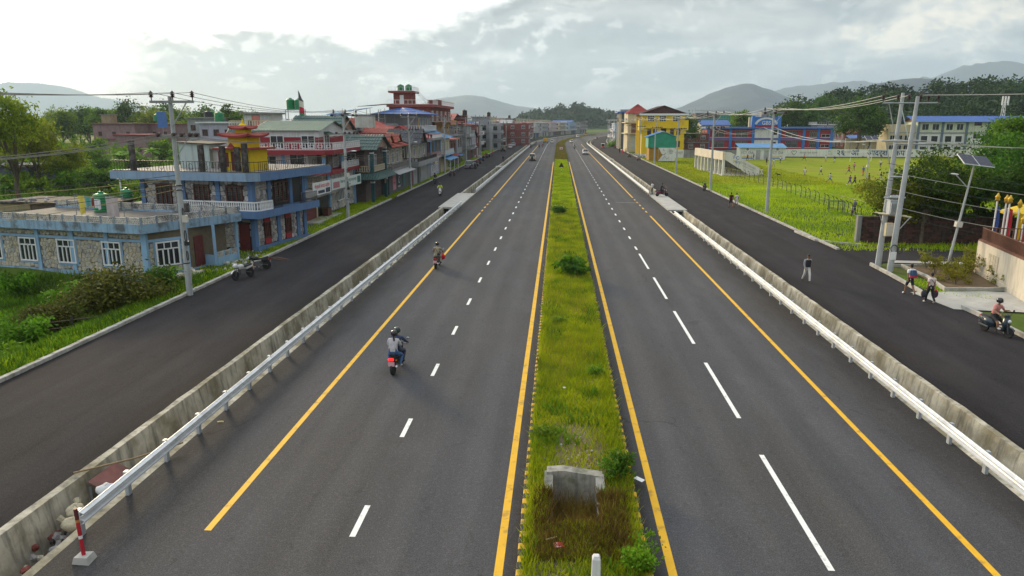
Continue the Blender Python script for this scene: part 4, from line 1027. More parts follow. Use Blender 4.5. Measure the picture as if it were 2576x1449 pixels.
def hip(r,x0,x1,y0,y1,z,h,m,over=.5,name='roof'):
 x0-=over;x1+=over;y0-=over;y1+=over;k=min(x1-x0,y1-y0)/2*.98
 if(x1-x0)>=(y1-y0):a,b=(x0+k,(y0+y1)/2,z+h),(x1-k,(y0+y1)/2,z+h)
 else:a,b=((x0+x1)/2,y0+k,z+h),((x0+x1)/2,y1-k,z+h)
 P=[(x0,y0,z),(x1,y0,z),(x1,y1,z),(x0,y1,z)]
 if(x1-x0)>=(y1-y0):Q=[(P[0],P[1],b,a),(P[1],P[2],b,b),(P[2],P[3],a,b),(P[3],P[0],a,a)]
 else:Q=[(P[0],P[1],a,a),(P[1],P[2],b,a),(P[2],P[3],b,b),(P[3],P[0],a,b)]
 for q in Q:corr(r,*q,m,name,steps=3,pitch=.45)
def shed_roof(r,x0,x1,y0,y1,za,zb,m,toward='R',name='awning'):
 if toward=='R':return corr(r,(x1,y0,za),(x1,y1,za),(x0,y1,zb),(x0,y0,zb),m,name)
 return corr(r,(x0,y0,za),(x1,y0,za),(x1,y1,zb),(x0,y1,zb),m,name)
def ornrail(r,pts,z,h,m):
 o=balusters(r,pts,z,h,m,m,.30,.05,cap=.06,thin=True);b=MB()
 for p,q in zip(pts,pts[1:]):
  p,q=Vector((*p,0)),Vector((*q,0));d=q-p;n=max(1,int(d.length/.9));u=d.normalized()
  for i in range(n):
   c=p+d*((i+.5)/n)
   for(du,dz,su,sz)in((0,h*.68,.26,.025),(0,h*.32,.26,.025),(-.26,h*.5,.025,h*.2),(.26,h*.5,.025,h*.2)):
    a0,a1=c+u*(du-su),c+u*(du+su);s=Vector((-u.y,u.x,0))*.025
    b.loft([[a0-s+Vector((0,0,z+dz-sz)),a0+s+Vector((0,0,z+dz-sz)),a0+s+Vector((0,0,z+dz+sz)),a0-s+Vector((0,0,z+dz+sz))],[a1-s+Vector((0,0,z+dz-sz)),a1+s+Vector((0,0,z+dz-sz)),a1+s+Vector((0,0,z+dz+sz)),a1-s+Vector((0,0,z+dz+sz))]])
 b.obj('rail_pattern',m,o);return o
def shutter(r,face,u,off,z,w_,h,m,name='shutter'):
 b=MB();n=int(h/.11)
 for i in range(n):b.box((-w_/2,-.05-(.025 if i%2 else 0),h*i/n),(w_/2,.02,h*(i+1)/n-.012))
 return place(b.obj(name,m,r),face,u,off,z)
def tanks_on(r_loc,n,rr,h,label,group,stand=.9,gap=1.15,m=None,along='x'):
 r=thing('tank_stand','steel stand carrying the '+group,'stand',r_loc);L=gap*n
 for sx in(0,L):
  for sy in(-.5,.5):MB().box((sx-.04,sy-.04,0),(sx+.04,sy+.04,stand)).obj('leg',M_GREYM,r)
 MB().box((-.1,-.6,stand),(L+.1,.6,stand+.06)).obj('platform',M_GREYM,r)
 for i in range(n):tank((r_loc[0]+gap*(i+.5),r_loc[1],r_loc[2]+stand+.06),rr,h,m,'green water tank, '+('leftmost','second from left','third from left')[i]+' of the '+group,group)
def house_C():
 r=house('three-storey white and crimson house with green gable roof and ornate white balcony rails',-25.4,69.5)
 storey(r,-6,0,0,9.5,0,2.5,mat('shop brown plaster',(.16,.10,.09),.9,.2,1,streak=.5))
 box(r,'canopy_slab',-6.3,1.3,-.4,13,2.5,2.72,M_CEM)
 shutter(r,'R',3.3,.03,.1,3.3,2.25,mat('brown roller shutter',(.17,.045,.04),.7,.2,3));box(r,'pier',0,.12,1.2,1.55,0,2.5,P_CREAM);box(r,'pier',0,.12,5.1,5.4,0,2.5,P_CREAM)
 box(r,'painted_shop_shade',0,.03,5.8,9.3,.05,2.3,M_BLACK);box(r,'shop_window',0,.06,.1,1.0,1.0,2.2,P_CREAM)  # inner shade of the open shop painted as a flat black panel
 box(r,'shop_counter',.3,.9,6.3,7.6,0,.95,M_BROWN);box(r,'step',0,1.6,.8,9.5,-.1,.1,M_CONC2)
 wall(r,-8.5,0,9.5,20,0,4.3,M_MORT)
 done=[0]
 stones(r,'R',9.6,20,.1,4.2,0,.42,STONE_G,[(12.5,15.3,1.0,3.1)],150,11,.03,.05,done)
 stones(r,'F',-8.4,-.1,2.75,4.25,9.5,.36,STONE_T,(),240,12,.03,.05,done)
 window(r,'R',13.9,.05,1.1,2.2,1.9,'white')
 for y in(9.7,19.8):box(r,'pillar',-.02,.2,y-.2,y+.2,.0,4.3,P_SKY)
 for x in(-6.0,-2.4):box(r,'pillar',x-.2,x+.2,9.35,9.5,2.72,4.3,P_SKY)
 polyslab(r,[(-9,6.6),(-2.3,6.6),(.75,9.2),(.75,20.4),(-9,20.4)],4.3,4.72,P_CRIM,'balcony_slab')
 ornrail(r,[(-1.8,7.1),(.1,8.7)],4.72,.75,M_WHITE);ornrail(r,[(.66,13),(.66,20.2)],4.72,.75,M_WHITE)
 wall(r,-9,-2.6,6.7,6.78,4.72,5.3,P_WHITE,'parapet')
 storey(r,-9,-2.2,10,20,4.72,1.85,P_WHITE,[],[],style='slide');storey(r,-2.2,-.9,13,20,4.72,1.85,mat('stone porch wall',(.17,.14,.12),.9,.3,2,bump=.4),style='white3')
 window(r,'F',-3.4,10,4.95,1.6,1.45,'slide');window(r,'F',-6.6,10,5.3,1.6,.9,'slide')
 window(r,'R',15.6,-.9,4.8,1.7,1.5,'white')
 for x,y in((-.2,9.3),(-.2,16)):
  MB().lathe([(.2,4.72),(.2,6.25)],10,(x,y,0)).obj('column',P_SKY,r);MB().lathe([(.2,6.1),(.32,6.5)],8,(x,y,0)).obj('capital',mat('gold paint',(.5,.32,.03),.5,.2,5),r)
 for x in(-8.3,-5.0):box(r,'pillar',x-.16,x+.16,9.9,10,4.72,6.5,P_SKY)
 polyslab(r,[(-9.4,8.6),(.2,8.6),(.95,9.4),(.95,20.6),(-9.4,20.6)],6.45,6.95,P_CRIM,'balcony_slab')
 ornrail(r,[(-9.2,8.75),(.1,8.75),(.82,9.5),(.82,20.4)],6.95,.78,M_WHITE)
 wall(r,-7.6,-1.0,10.4,20,6.95,9.1,P_WHITE)
 for a,b_ in((-7.6,-6.5),(-4.9,-2.95)):box(r,'crimson_band',a,b_,10.37,10.4,7.0,8.28,P_CRIM)
 box(r,'crimson_band',-2.95+1.5,-1.02,10.37,10.4,7.0,8.28,P_CRIM);box(r,'crimson_band',-1.0,-.97,10.4,12.0,7.0,8.28,P_CRIM);box(r,'crimson_band',-1.0,-.97,14.2,20,7.0,8.28,P_CRIM)
 window(r,'F',-5.7,10.4,7.1,1.4,1.3,'slide');window(r,'F',-2.2,10.4,7.1,1.4,1.3,'slide');window(r,'R',13.1,-1,7.05,1.6,1.4,'slide')
 shed_roof(r,-1.0,-.2,12.2,14.2,8.55,8.85,R_DGREEN,'R','door_canopy')
 gable(r,-8.2,-1.0,10.4,20,9.1,.95,R_GREEN,'x',.45,P_WHITE)
 return r
house_C()
def signs():
 s=thing('shop_sign','white signboard with red Devanagari lettering above the roller shutter','sign',(-24.2,70.6,2.75),rad(-4))
 MB().box((-.03,0,0),(.03,4.6,1.25)).obj('board',M_WHITE,s);RD=mat('red lettering',(.55,.02,.03),.6,0);BK=mat('dark lettering',(.03,.05,.09),.6,0)
 signtext('गोर्खाली कपडा उद्योग',.46,RD,s,(.034,2.3,.82),RR,bold=.004);MB().box((.031,1.2,.12),(.036,2.9,.42)).obj('dark_panel',BK,s);MB().box((.031,3.2,.08),(.036,4.4,.55)).obj('photo_panel',BK,s)
 s=thing('shop_sign','long pale signboard with dark green lettering beside the roadside pole','sign',(-24.1,76.4,2.8),rad(-4))
 MB().box((-.03,0,0),(.03,9.2,1.15)).obj('board',mat('pale board',(.55,.62,.60),.6,.05),s);GN=mat('dark green lettering',(.03,.14,.12),.6,0)
 signtext('नेपाल फर्निचर एण्ड सप्लायर्स',.44,GN,s,(.034,5.0,.68),RR,bold=.003);signtext('पोखरा',.22,GN,s,(.034,5.4,.24),RR)
 MB().box((.031,.3,.15),(.036,2.2,.8)).obj('picture_panel',mat('panel pink',(.4,.16,.2),.6,.3,8),s);MB().box((.031,7.9,.2),(.036,9.0,.95)).obj('picture_panel',GN,s)
signs()
def house_C2():
 r=house('white-balustraded terrace house with dark green tiled gable roof, behind the white and crimson house',-28.5,92,0)
 storey(r,-11,0,0,9,0,9.0,P_WHITE);gable(r,-6.0,.2,.4,8.6,9.0,1.75,R_DGREEN,'x',.4,mat('gable rubble',(.3,.2,.16),.9,.4,3),steps=5)
 box(r,'terrace_slab',-13,-5.6,-1.5,9,8.7,9.0,P_CREAM);balusters(r,[(-12.8,-1.3),(-6.2,-1.3)],9.35,.75,mat('cream baluster',(.5,.45,.36),.8,.1),P_CREAM,.33,.14);shed_roof(r,-12.9,-5,-2.3,-1.2,8.6,9.25,R_DGREEN,'F','roof_skirt')
 return r
house_C2()
_q=AT(722,285,99);tanks_on((_q.x-.2,99.5,9.0),2,.58,1.5,'green tank of the pair on the high stand beside the prayer flag','green tanks beside the prayer flag',2.5,1.2)
def prayer_flag():
 p=AT(754,290,97);r=thing('prayer_flag','tall vertical prayer flag banded white, red, green and yellow on a rooftop','flag',(p.x,97,9.0))
 MB().tube([(0,0,0),(0,0,5.0)],[.05,.03],6).obj('pole',M_GREYM,r);zs=[4.9,3.7,2.9,2.1,1.3,.4];cs=[(.1,.1,.1),(.6,.58,.5),(.5,.03,.06),(.06,.25,.09),(.62,.44,.02)]
 for i,c in enumerate(cs):
  b=MB();w0=.08 if i==0 else .5+.05*i;w1=.5+.05*(i+1);rows=[[(.04,-.02,zs[i]),(.04+w0/2,.07,zs[i]-.1),(.04+w0,-.02,zs[i]-.2)],[(.04,-.02,zs[i+1]),(.04+w1/2,.09,zs[i+1]-.12),(.04+w1,-.02,zs[i+1]-.24)]]
  b.loft([rows[0],rows[1]],False,closed=False);b.loft([[(a,q+.015,z)for a,q,z in rw]for rw in rows],False,closed=False);b.obj('flag_band',mat('flag colour %d'%i,c,.8,.1,5),r)
prayer_flag()
def water_heater(p,lab):
 r=thing('solar_heater',lab,'solar heater',p,.2);MB().prism([(0,0),(1.4,.8),(1.36,.86),(-.04,.06)],'x',0,2.2).obj('panel',M_GLASS,r);MB().tube([(-.1,1.5,.95),(2.3,1.5,.95)],.22,10).obj('drum',M_GALV,r)
 for x in(.1,2.1):MB().box((x-.03,1.4,0),(x+.03,1.46,.8)).obj('leg',M_GREYM,r)
_q=AT(705,296,95);water_heater((_q.x,95,9.02),'solar water heater behind the white balustrade on the terrace roof')
def house_D():
 r=house('dark teal house with green tiled gable porch and round arch columns',-22.9,89.5)
 storey(r,-8,-1.3,.8,9,0,6.7,mat('weathered dark wall',(.12,.09,.085),.9,.3,1.2,streak=.5),[],[3.2,6.2],style='white3',ws=(1.0,1.7),sill=4.0)
 for y in(.5,7.4):
  for z0,z1 in((0,3.0),(3.5,6.6)):
   box(r,'column',-.45,-.05,y-.2,y+.2,z0,z1,P_TEAL);box(r,'column_band',-.49,-.01,y-.25,y+.25,z1-.55,z1-.35,M_WHITE);box(r,'capital',-.5,0,y-.3,y+.3,z1-.12,z1+.12,M_WHITE)
 b=MB()
 for y0,s in((.7,1),(7.2,-1)):
  pr=[(y0,3.0)]+[(y0+s*(1.3-1.3*math.cos(a*math.pi/12)),3.0-1.1*(1-math.sin(a*math.pi/12)))for a in range(0,7)]
  b.prism(pr,'x',-.35,-.15)
 b.obj('arch_spandrel',P_CREAM,r)
 box(r,'floor_slab',-2,.5,-.3,9.3,3.05,3.3,P_TEAL);corr(r,(1.0,-.6,3.0),(1.0,9.3,3.0),(-.1,9.3,3.65),(-.1,-.6,3.65),R_DGREEN,'skirt_roof');corr(r,(-4,-1.4,3.0),(1.0,-1.4,3.0),(1.0,-.3,3.65),(-4,-.3,3.65),R_DGREEN,'skirt_roof')
 balusters(r,[(-.25,1.0),(-.25,7.0)],3.8,.75,mat('cream baluster',(.5,.45,.36)),P_CREAM,.3,.14);balusters(r,[(-4.5,.4),(-.6,.4)],3.8,.75,mat('cream baluster',(.5,.45,.36)),P_CREAM,.3,.14)
 window(r,'F',-3.2,.8,4.2,1.6,1.8,'white');window(r,'F',-6.3,.8,4.2,1.4,1.8,'white')
 gable(r,-7,.1,.2,7.8,6.75,1.6,R_DGREEN,'x',.5,mat('gable rubble',(.3,.2,.16)),steps=5)
 box(r,'terrace_wall',-9,-3,-2.6,-2.45,6.2,6.8,P_CREAM)
 return r
house_D()
def house_E():
 r=house('stone-fronted house with red tiled roof over a dark shop with painted advertisements',-23.2,99.0)
 storey(r,-9,0,0,12,0,3.0,P_DGREY);shed_roof(r,-.2,1.6,-.4,11.5,2.9,3.5,R_GREY,'R','awning')
 for i,(y,c)in enumerate(((2.2,(.55,.22,.26)),(5.2,(.03,.035,.05)),(8.8,(.05,.16,.14)))):box(r,'painted_panel',0,.04,y,y+1.9,.5,2.6,mat('advert %d'%i,c,.7,.3,6))
 LT=mat('white lettering',(.7,.7,.7),.6,0);
 MB().lathe([(.5,0),(.5,.02)],16,(0.06,6.15,1.7),axis='x').obj('round_emblem',LT,r);MB().lathe([(.38,0),(.38,.03)],16,(0.06,6.15,1.7),axis='x').obj('round_emblem',P_DGREY,r);signtext('आइसक्रिम',.4,LT,r,(.05,6.15,.75),RR);signtext('MoMo',.5,mat('red lettering',(.55,.02,.03)),r,(.05,3.15,1.5),RR)
 storey(r,-9,-.6,.6,12,3.5,3.0,M_MORT2,[-6.5,-2.5],[2.2,5.2,8.2],style='white3',ws=(1.3,1.8),sill=.7);stones(r,'R',.7,11.9,3.55,6.45,-.6,.5,STONE_T,[(y-.8,y+.8,4.1,6.2)for y in(2.2,5.2,8.2)],160,15);stones(r,'F',-8.9,-.7,3.55,6.45,.6,.55,STONE_T,[(x-.8,x+.8,4.1,6.2)for x in(-6.5,-2.5)],120,16)
 box(r,'balcony_slab',-9,.6,-.2,12.2,3.3,3.5,M_CEM);balusters(r,[(-9,-.1),(.5,-.1),(.5,12)],3.5,.8,M_CEM,M_CEM,.4,.14)
 shed_roof(r,-2,.6,-.2,12.2,6.5,7.3,R_RED,'R','roof');shed_roof(r,-9.2,.2,-.4,2.0,6.45,7.3,R_RED,'F','roof')
 for y0 in(1.0,6.5):gable(r,-4.5,-.3,y0,y0+3.2,7.2,1.1,R_RED,'x',.3,P_CREAM,steps=3)
 return r
house_E()
def house_F():
 r=house('stone house with dark slate pitched roofs, white windows and pale grey shuttered shops',-23.0,113.5)
 storey(r,-10,0,0,17,0,3.1,P_GREY);shutter(r,'R',2.6,.02,.1,3.0,2.6,R_GREY);shutter(r,'R',10.2,.02,.1,5.6,2.6,R_GREY);box(r,'painted_doorway_shade',0,.04,5.0,6.4,0,2.6,M_BLACK);box(r,'maroon_pier',0,.1,-.1,.8,0,3.1,P_MAROON)  # black panel paints the shade inside an open doorway
 MB().box((-10,-.8,3.1),(1.4,17.3,3.8)).obj('balcony_slab',P_GREY,r);balusters(r,[(-9,-.6),(1.2,-.6),(1.2,17)],3.8,.6,M_DKCEM,M_DKCEM,.5,.1)
 storey(r,-10,-.8,.6,17,3.8,2.8,M_MORT2,[-7,-4,-1.9],[2.5,6.5,11,15],style='white3',ws=(1.4,1.7),sill=.6);stones(r,'R',.7,16.9,3.85,6.55,-.8,.6,STONE_T,[(y-.9,y+.9,4.2,6.3)for y in(2.5,6.5,11,15)],150,17);stones(r,'F',-9.9,-.9,3.85,6.55,.6,.6,STONE_T,[(x-.9,x+.9,4.2,6.3)for x in(-7,-4,-1.9)],100,18)
 shed_roof(r,-3,.6,-.1,17.3,6.5,7.5,R_SLATE,'R','roof');shed_roof(r,-10.3,.2,-.5,2.0,6.4,7.4,R_SLATE,'F','roof');gable(r,-6,.3,5.5,10.5,6.8,2.0,R_SLATE,'x',.4,mat('dark red gable',(.12,.05,.05),.9,.3,3),steps=3)
 return r
house_F()
def behind_rows():
 r=house('pale pink house with grey flat roof and blue window, behind the teal gable porch',-29.5,104);storey(r,-9,0,0,6,0,8.6,P_PINK,[-6,-2.2],style='blue',ws=(1.3,1.6),sill=6.6);box(r,'roof_slab',-9.6,.5,-.5,6.4,8.6,9.1,P_GREY);box(r,'pillar',-.4,.05,-.06,.3,4,8.6,P_LTBL)
 _tk=AT(918,292,106);t=thing('concrete_tank','square pale concrete water tank on the grey flat roof','water tank',(_tk.x,106,9.1));MB().box((-1.3,-.8,0),(1.3,.8,1.7)).obj('tank_body',mat('pale tank concrete',(.45,.46,.42),.9,.15,1,streak=.3),t);MB().box((-1.4,-.9,1.7),(1.4,.9,1.82)).obj('lid',M_CEM,t)
 r=house('grey and orange house with medallion wall and red tiled roof edge',-25.8,107.5,0);storey(r,-7,0,0,7,0,8.3,P_DGREY,[],[],style='white2');box(r,'orange_wall',-2.6,.02,-.05,0,5.6,8.3,P_ORANGE);box(r,'orange_wall',0,.05,0,7,5.6,8.3,P_ORANGE);window(r,'F',-1.3,-.05,6.2,1.2,1.5,'white3');window(r,'R',3.5,.05,6.2,1.2,1.5,'white3')
 for x in(-6.2,-4.9,-3.6):MB().lathe([(.34,0),(.34,.06),(.2,.08)],12,(x,-.08,7.4),axis='y').obj('medallion',M_CREAMW,r)
 shed_roof(r,-7.4,.5,-.6,2,8.3,9.0,R_RED,'F','roof');gable(r,-6.6,-3.0,1.5,6,8.9,1.6,R_RED,'x',.3,P_CREAM,steps=3)
 r=house('large house with broad orange-red hipped roofs and fringed eaves',-25.0,123);storey(r,-11,-3.0,0,11,0,7.8,P_DGREY,[-8,-5],[3,8],style='dark',ws=(1.6,1.6),sill=5.2);hip(r,-11,-3.0,0,11,8.0,2.1,R_PINK,.8);hip(r,-7,.8,2.5,13.5,7.0,2.2,mat('deep red roof',(.28,.035,.03),.7,.2,1),.6);storey(r,-6.5,.5,3,13,3.8,3.1,P_GREY,[-4,-1.5],[5,9],style='dark',ws=(1.2,1.9),sill=.5)
 r=house('grey-blue three-storey house under a broad shallow strong-blue roof',-26.8,139);storey(r,-8,0,0,15,0,11.2,P_GREY,[],[2.5,6,9.5],style='white2',ws=(1.4,1.6),sill=9.0);hip(r,-8,1,-1,15.5,11.3,1.3,R_BLUE,.6);box(r,'balcony_slab',-8,1.2,-.9,15.4,8.0,8.3,P_LTBL);balusters(r,[(-8,-.8),(1.1,-.8),(1.1,15.2)],8.3,.9,M_WHITE,M_WHITE,.5,.12);box(r,'orange_curtain',.01,.06,1.0,1.6,8.8,10.5,P_ORANGE);box(r,'orange_curtain',.01,.06,10.6,11.2,8.8,10.5,P_ORANGE)
 r=house('open rooftop canopy of blue sheets on thin posts above a dark terrace',-34.2,128);r.scale=(.47,1,1);storey(r,-10,9,0,9,0,9.6,P_GREY,[-6,-2,2,6],style='white2',sill=7.4);balusters(r,[(-9.5,.1),(8.5,.1)],9.6,.9,M_CEM,M_CEM,.6,.1)
 for x in(-8,-3,2.5,8):
  for y in(.6,8):box(r,'post',x-.06,x+.06,y-.06,y+.06,9.6,12.2,M_GREYM)
 corr(r,(-9,-.6,11.5),(-1,-.6,11.9),(-1,9,12.5),(-9,9,12.1),R_LBLUE,'canopy_roof');corr(r,(-1.5,-.8,12.5),(9,-.8,12.9),(9,9,13.2),(-1.5,9,12.8),R_RUST,'canopy_roof');corr(r,(-13.5,-1,11.1),(-6,-1,11.0),(-6,3,11.4),(-13.5,3,11.5),R_LBLUE,'canopy_roof')
 box(r,'dark_store',-5,4,4,8,9.6,11.2,P_DGREY);MB().tube([(5.4,1,9.6),(5.4,1,12.0)],.16,8).obj('flue',M_WHITE,r)
M_CREAMW=mat('cream ornament',(.55,.52,.46),.8,.1)
behind_rows()
def brick_block():
 r=house('tall red-brick building with a stair tower and railed flat roof',-29.6,170);RC=mat('red cornice',(.24,.06,.05),.9,.15,1)
 storey(r,-9.6,0,0,32,0,13.2,M_BRICKR,[-7,-2.5],[3,9.5,16,23,29],style='white3',ws=(1.9,2.3),sill=10.0)
 for y in(3,9.5,16,23,29):window(r,'R',y,0,6.4,1.9,2.1,'white3')
 box(r,'cornice',-10,.9,-.8,32.5,13.2,13.8,RC);box(r,'parapet',-1.6,.8,6,12,13.8,15.0,M_BRICKR)
 balusters(r,[(-9.8,-.7),(.8,-.7),(.8,6)],13.8,1.0,M_WHITE,M_WHITE,.9,.07,cap=.08,thin=True);balusters(r,[(.8,12),(.8,32.3)],13.8,1.1,M_WHITE,M_WHITE,.6,.3,cap=.12)
 storey(r,-8.7,-4.5,1,6,13.8,2.6,M_BRICKR);box(r,'door',-7.2,-6.3,.94,1,13.9,15.9,M_WHITE);box(r,'tower_slab',-9.7,-3.8,0,7,16.4,16.8,RC)
 balusters(r,[(-9.6,.1),(-3.9,.1),(-3.9,6.9)],16.8,.9,M_WHITE,M_WHITE,.8,.06,cap=.07,thin=True)
 b=MB()
 for i in range(8):b.box((-3.8+i*.36,2,16.5-i*.36),(-3.4+i*.36,3.2,16.6-i*.36))
 for y in(2,3.2):b.tube([(-3.8,y,17.4),(-.9,y,14.5)],.04,4)
 b.obj('outside_stair',M_WHITE,r)
 for i,dx in enumerate((-7.5,-5.6)):tank((-29.6+dx,173.5,16.8),.82,1.6,label=('left' if i==0 else 'right')+' green water tank on top of the red-brick stair tower',group=None)
brick_block()
def house_G():
 r=house('pink and blue verandah house with maroon doors and light blue posts',-23.4,133)
 storey(r,-9,-1.4,0,10,0,6.6,P_MAROON,[-6,-3],[2,5,8],style='blue',ws=(1.2,1.9),sill=4.1);storey(r,-9,0,.3,10,0,3.2,P_LILAC,[-5],[2,4.5,7.5],style='white3',ws=(1.2,1.6),sill=.8)
 box(r,'balcony_slab',-9.2,.5,-.8,10.3,3.2,3.5,P_PINK);balusters(r,[(-9,-.7),(.4,-.7),(.4,10.2)],3.5,.9,P_PINK,P_SALMON,.45,.16)
 for y in(-.6,3,6.6,10):box(r,'post',.2,.4,y-.08,y+.08,3.5,6.6,P_SKY)
 box(r,'roof_slab',-9.4,.8,-1,10.5,6.6,6.95,P_GREY);balusters(r,[(-9,-.9),(.7,-.9),(.7,10.3)],6.95,.8,M_WHITE,P_SALMON,.5,.14);box(r,'yellow_banner',.42,.46,2.2,4.6,2.4,3.6,P_YELL)
 r2=house('small blue tarpaulin stall with open counter at the roadside',-21.9-1.7,124.5+6.2,0,'stall','market_stall');storey(r2,-1.6,0,0,2.6,0,1.0,P_BLUE);corr(r2,(.5,-.4,2.2),(.5,3.0,2.2),(-2,3.0,2.7),(-2,-.4,2.7),R_LBLUE,'tarpaulin_roof')
 for x in(-1.5,-.05):
  for y in(.05,2.5):box(r2,'post',x-.05,x+.05,y-.05,y+.05,1.0,2.45,P_BLUE)
 box(r2,'back_wall',-1.6,-1.5,0,2.6,1,2.4,P_DGREY)
 r=house('cream house with bright blue roof, yellow curtains and pale blue lower awning',-23.2,144);storey(r,-9,0,0,12,0,6.8,P_CREAM,[-6.5,-3],[2,5.5,9],style='white3',ws=(1.4,1.8),sill=4.3);corr(r,(.9,-.8,6.7),(.9,12.5,6.7),(-5,12.5,8.6),(-5,-.8,8.6),R_LBLUE);corr(r,(-9.5,12.5,6.7),(-9.5,-.8,6.7),(-5,-.8,8.6),(-5,12.5,8.6),R_LBLUE)
 MB().prism([(-9,6.8),(0,6.8),(-5,8.45)],'y',0,.06).obj('gable_wall',P_DGREY,r);box(r,'balcony_slab',-9,1.0,-.6,12.2,3.3,3.6,P_LTBL);balusters(r,[(-9,-.5),(.9,-.5),(.9,12)],3.6,.9,M_WHITE,P_LTBL,.5,.14);shed_roof(r,0,2.0,0,12,2.5,3.1,R_LBLUE,'R','awning');box(r,'yellow_curtain',.01,.06,3.2,4.0,4.3,6.1,P_YELL)
 for y in(.3,6,11.7):box(r,'post',1.8,1.9,y-.05,y+.05,0,2.5,M_WHITE)
 r=house('maroon and brown roadside house with red and blue shop awnings',-23.4,158);storey(r,-9,0,0,9,0,6.0,mat('brown brick front',(.17,.085,.07),.9,.25,1.5,streak=.4),[-5],[2.5,6.5],style='brown',ws=(1.4,1.6),sill=3.7);shed_roof(r,-.1,1.6,0,4.2,2.7,3.2,R_RED,'R','awning');shed_roof(r,-.1,1.9,4.4,9,2.5,3.0,R_BLUE,'R','awning');box(r,'painted_shopfront_shade',0,.04,.6,8.4,0,2.4,M_BLACK);box(r,'roof_slab',-9.4,.8,-.7,9.3,6.0,6.3,P_SALMON)  # shade inside the open shops painted as one black panel
 r=house('plain grey cement house with one dark window and planted open top floor',-23.4,168.5);storey(r,-6,0,0,9.5,2.7,4.0,P_GREY,[-2.2],[3.5,7],style='dark',ws=(1.5,2.0),sill=1.4);storey(r,-6,-.4,.3,9.5,0,2.7,mat('dark red shopfront',(.07,.035,.035),.9,.3,1));box(r,'roof_slab',-6.1,.4,-.4,9.8,6.7,7.0,P_GREY)
 for x,y in((-5.8,.2),(-3.0,.2),(.1,.2),(.1,9)):box(r,'column',x-.18,x+.18,y-.18,y+.18,7.0,9.8,M_CEM)
 wall(r,-5.6,-3,4,9.3,7,9.8,P_ORANGE);box(r,'upper_slab',-6.1,.5,-.4,9.8,9.8,10.0,M_CEM);balusters(r,[(-5.9,-.2),(.3,-.2),(.3,9.6)],7,.9,M_CEM,M_CEM,.6,.1)
 r=house('long red-roofed building rising behind the roadside houses',-29.8,204);storey(r,-14,0,0,20,0,10.3,P_ORANGE,[-10,-6,-2],[4,9,14],style='white2',sill=8);corr(r,(-15,-.8,10.3),(.8,-.8,10.3),(.8,8,12.2),(-15,8,12.2),R_PINK);corr(r,(.8,20.5,10.3),(-15,20.5,10.3),(-15,8,12.2),(.8,8,12.2),R_PINK)
 tanks_on((-40,212,12.0),3,.9,1.3,'green tank in the row above the long red roof','green tanks above the long red roof',.3,2.0)
house_G()
WALLS=dict(grey=P_GREY,white=P_WHITE,pink=P_PINK,cream=P_CREAM,blue=P_LTBL,lilac=P_LILAC,salmon=P_SALMON,green=P_GREEN,turquoise=P_TURQ,yellow=P_YELL,brick=M_BRICKR,cement=M_CEM,dark=P_DGREY,orange=P_ORANGE,maroon=P_MAROON)
_pw={}
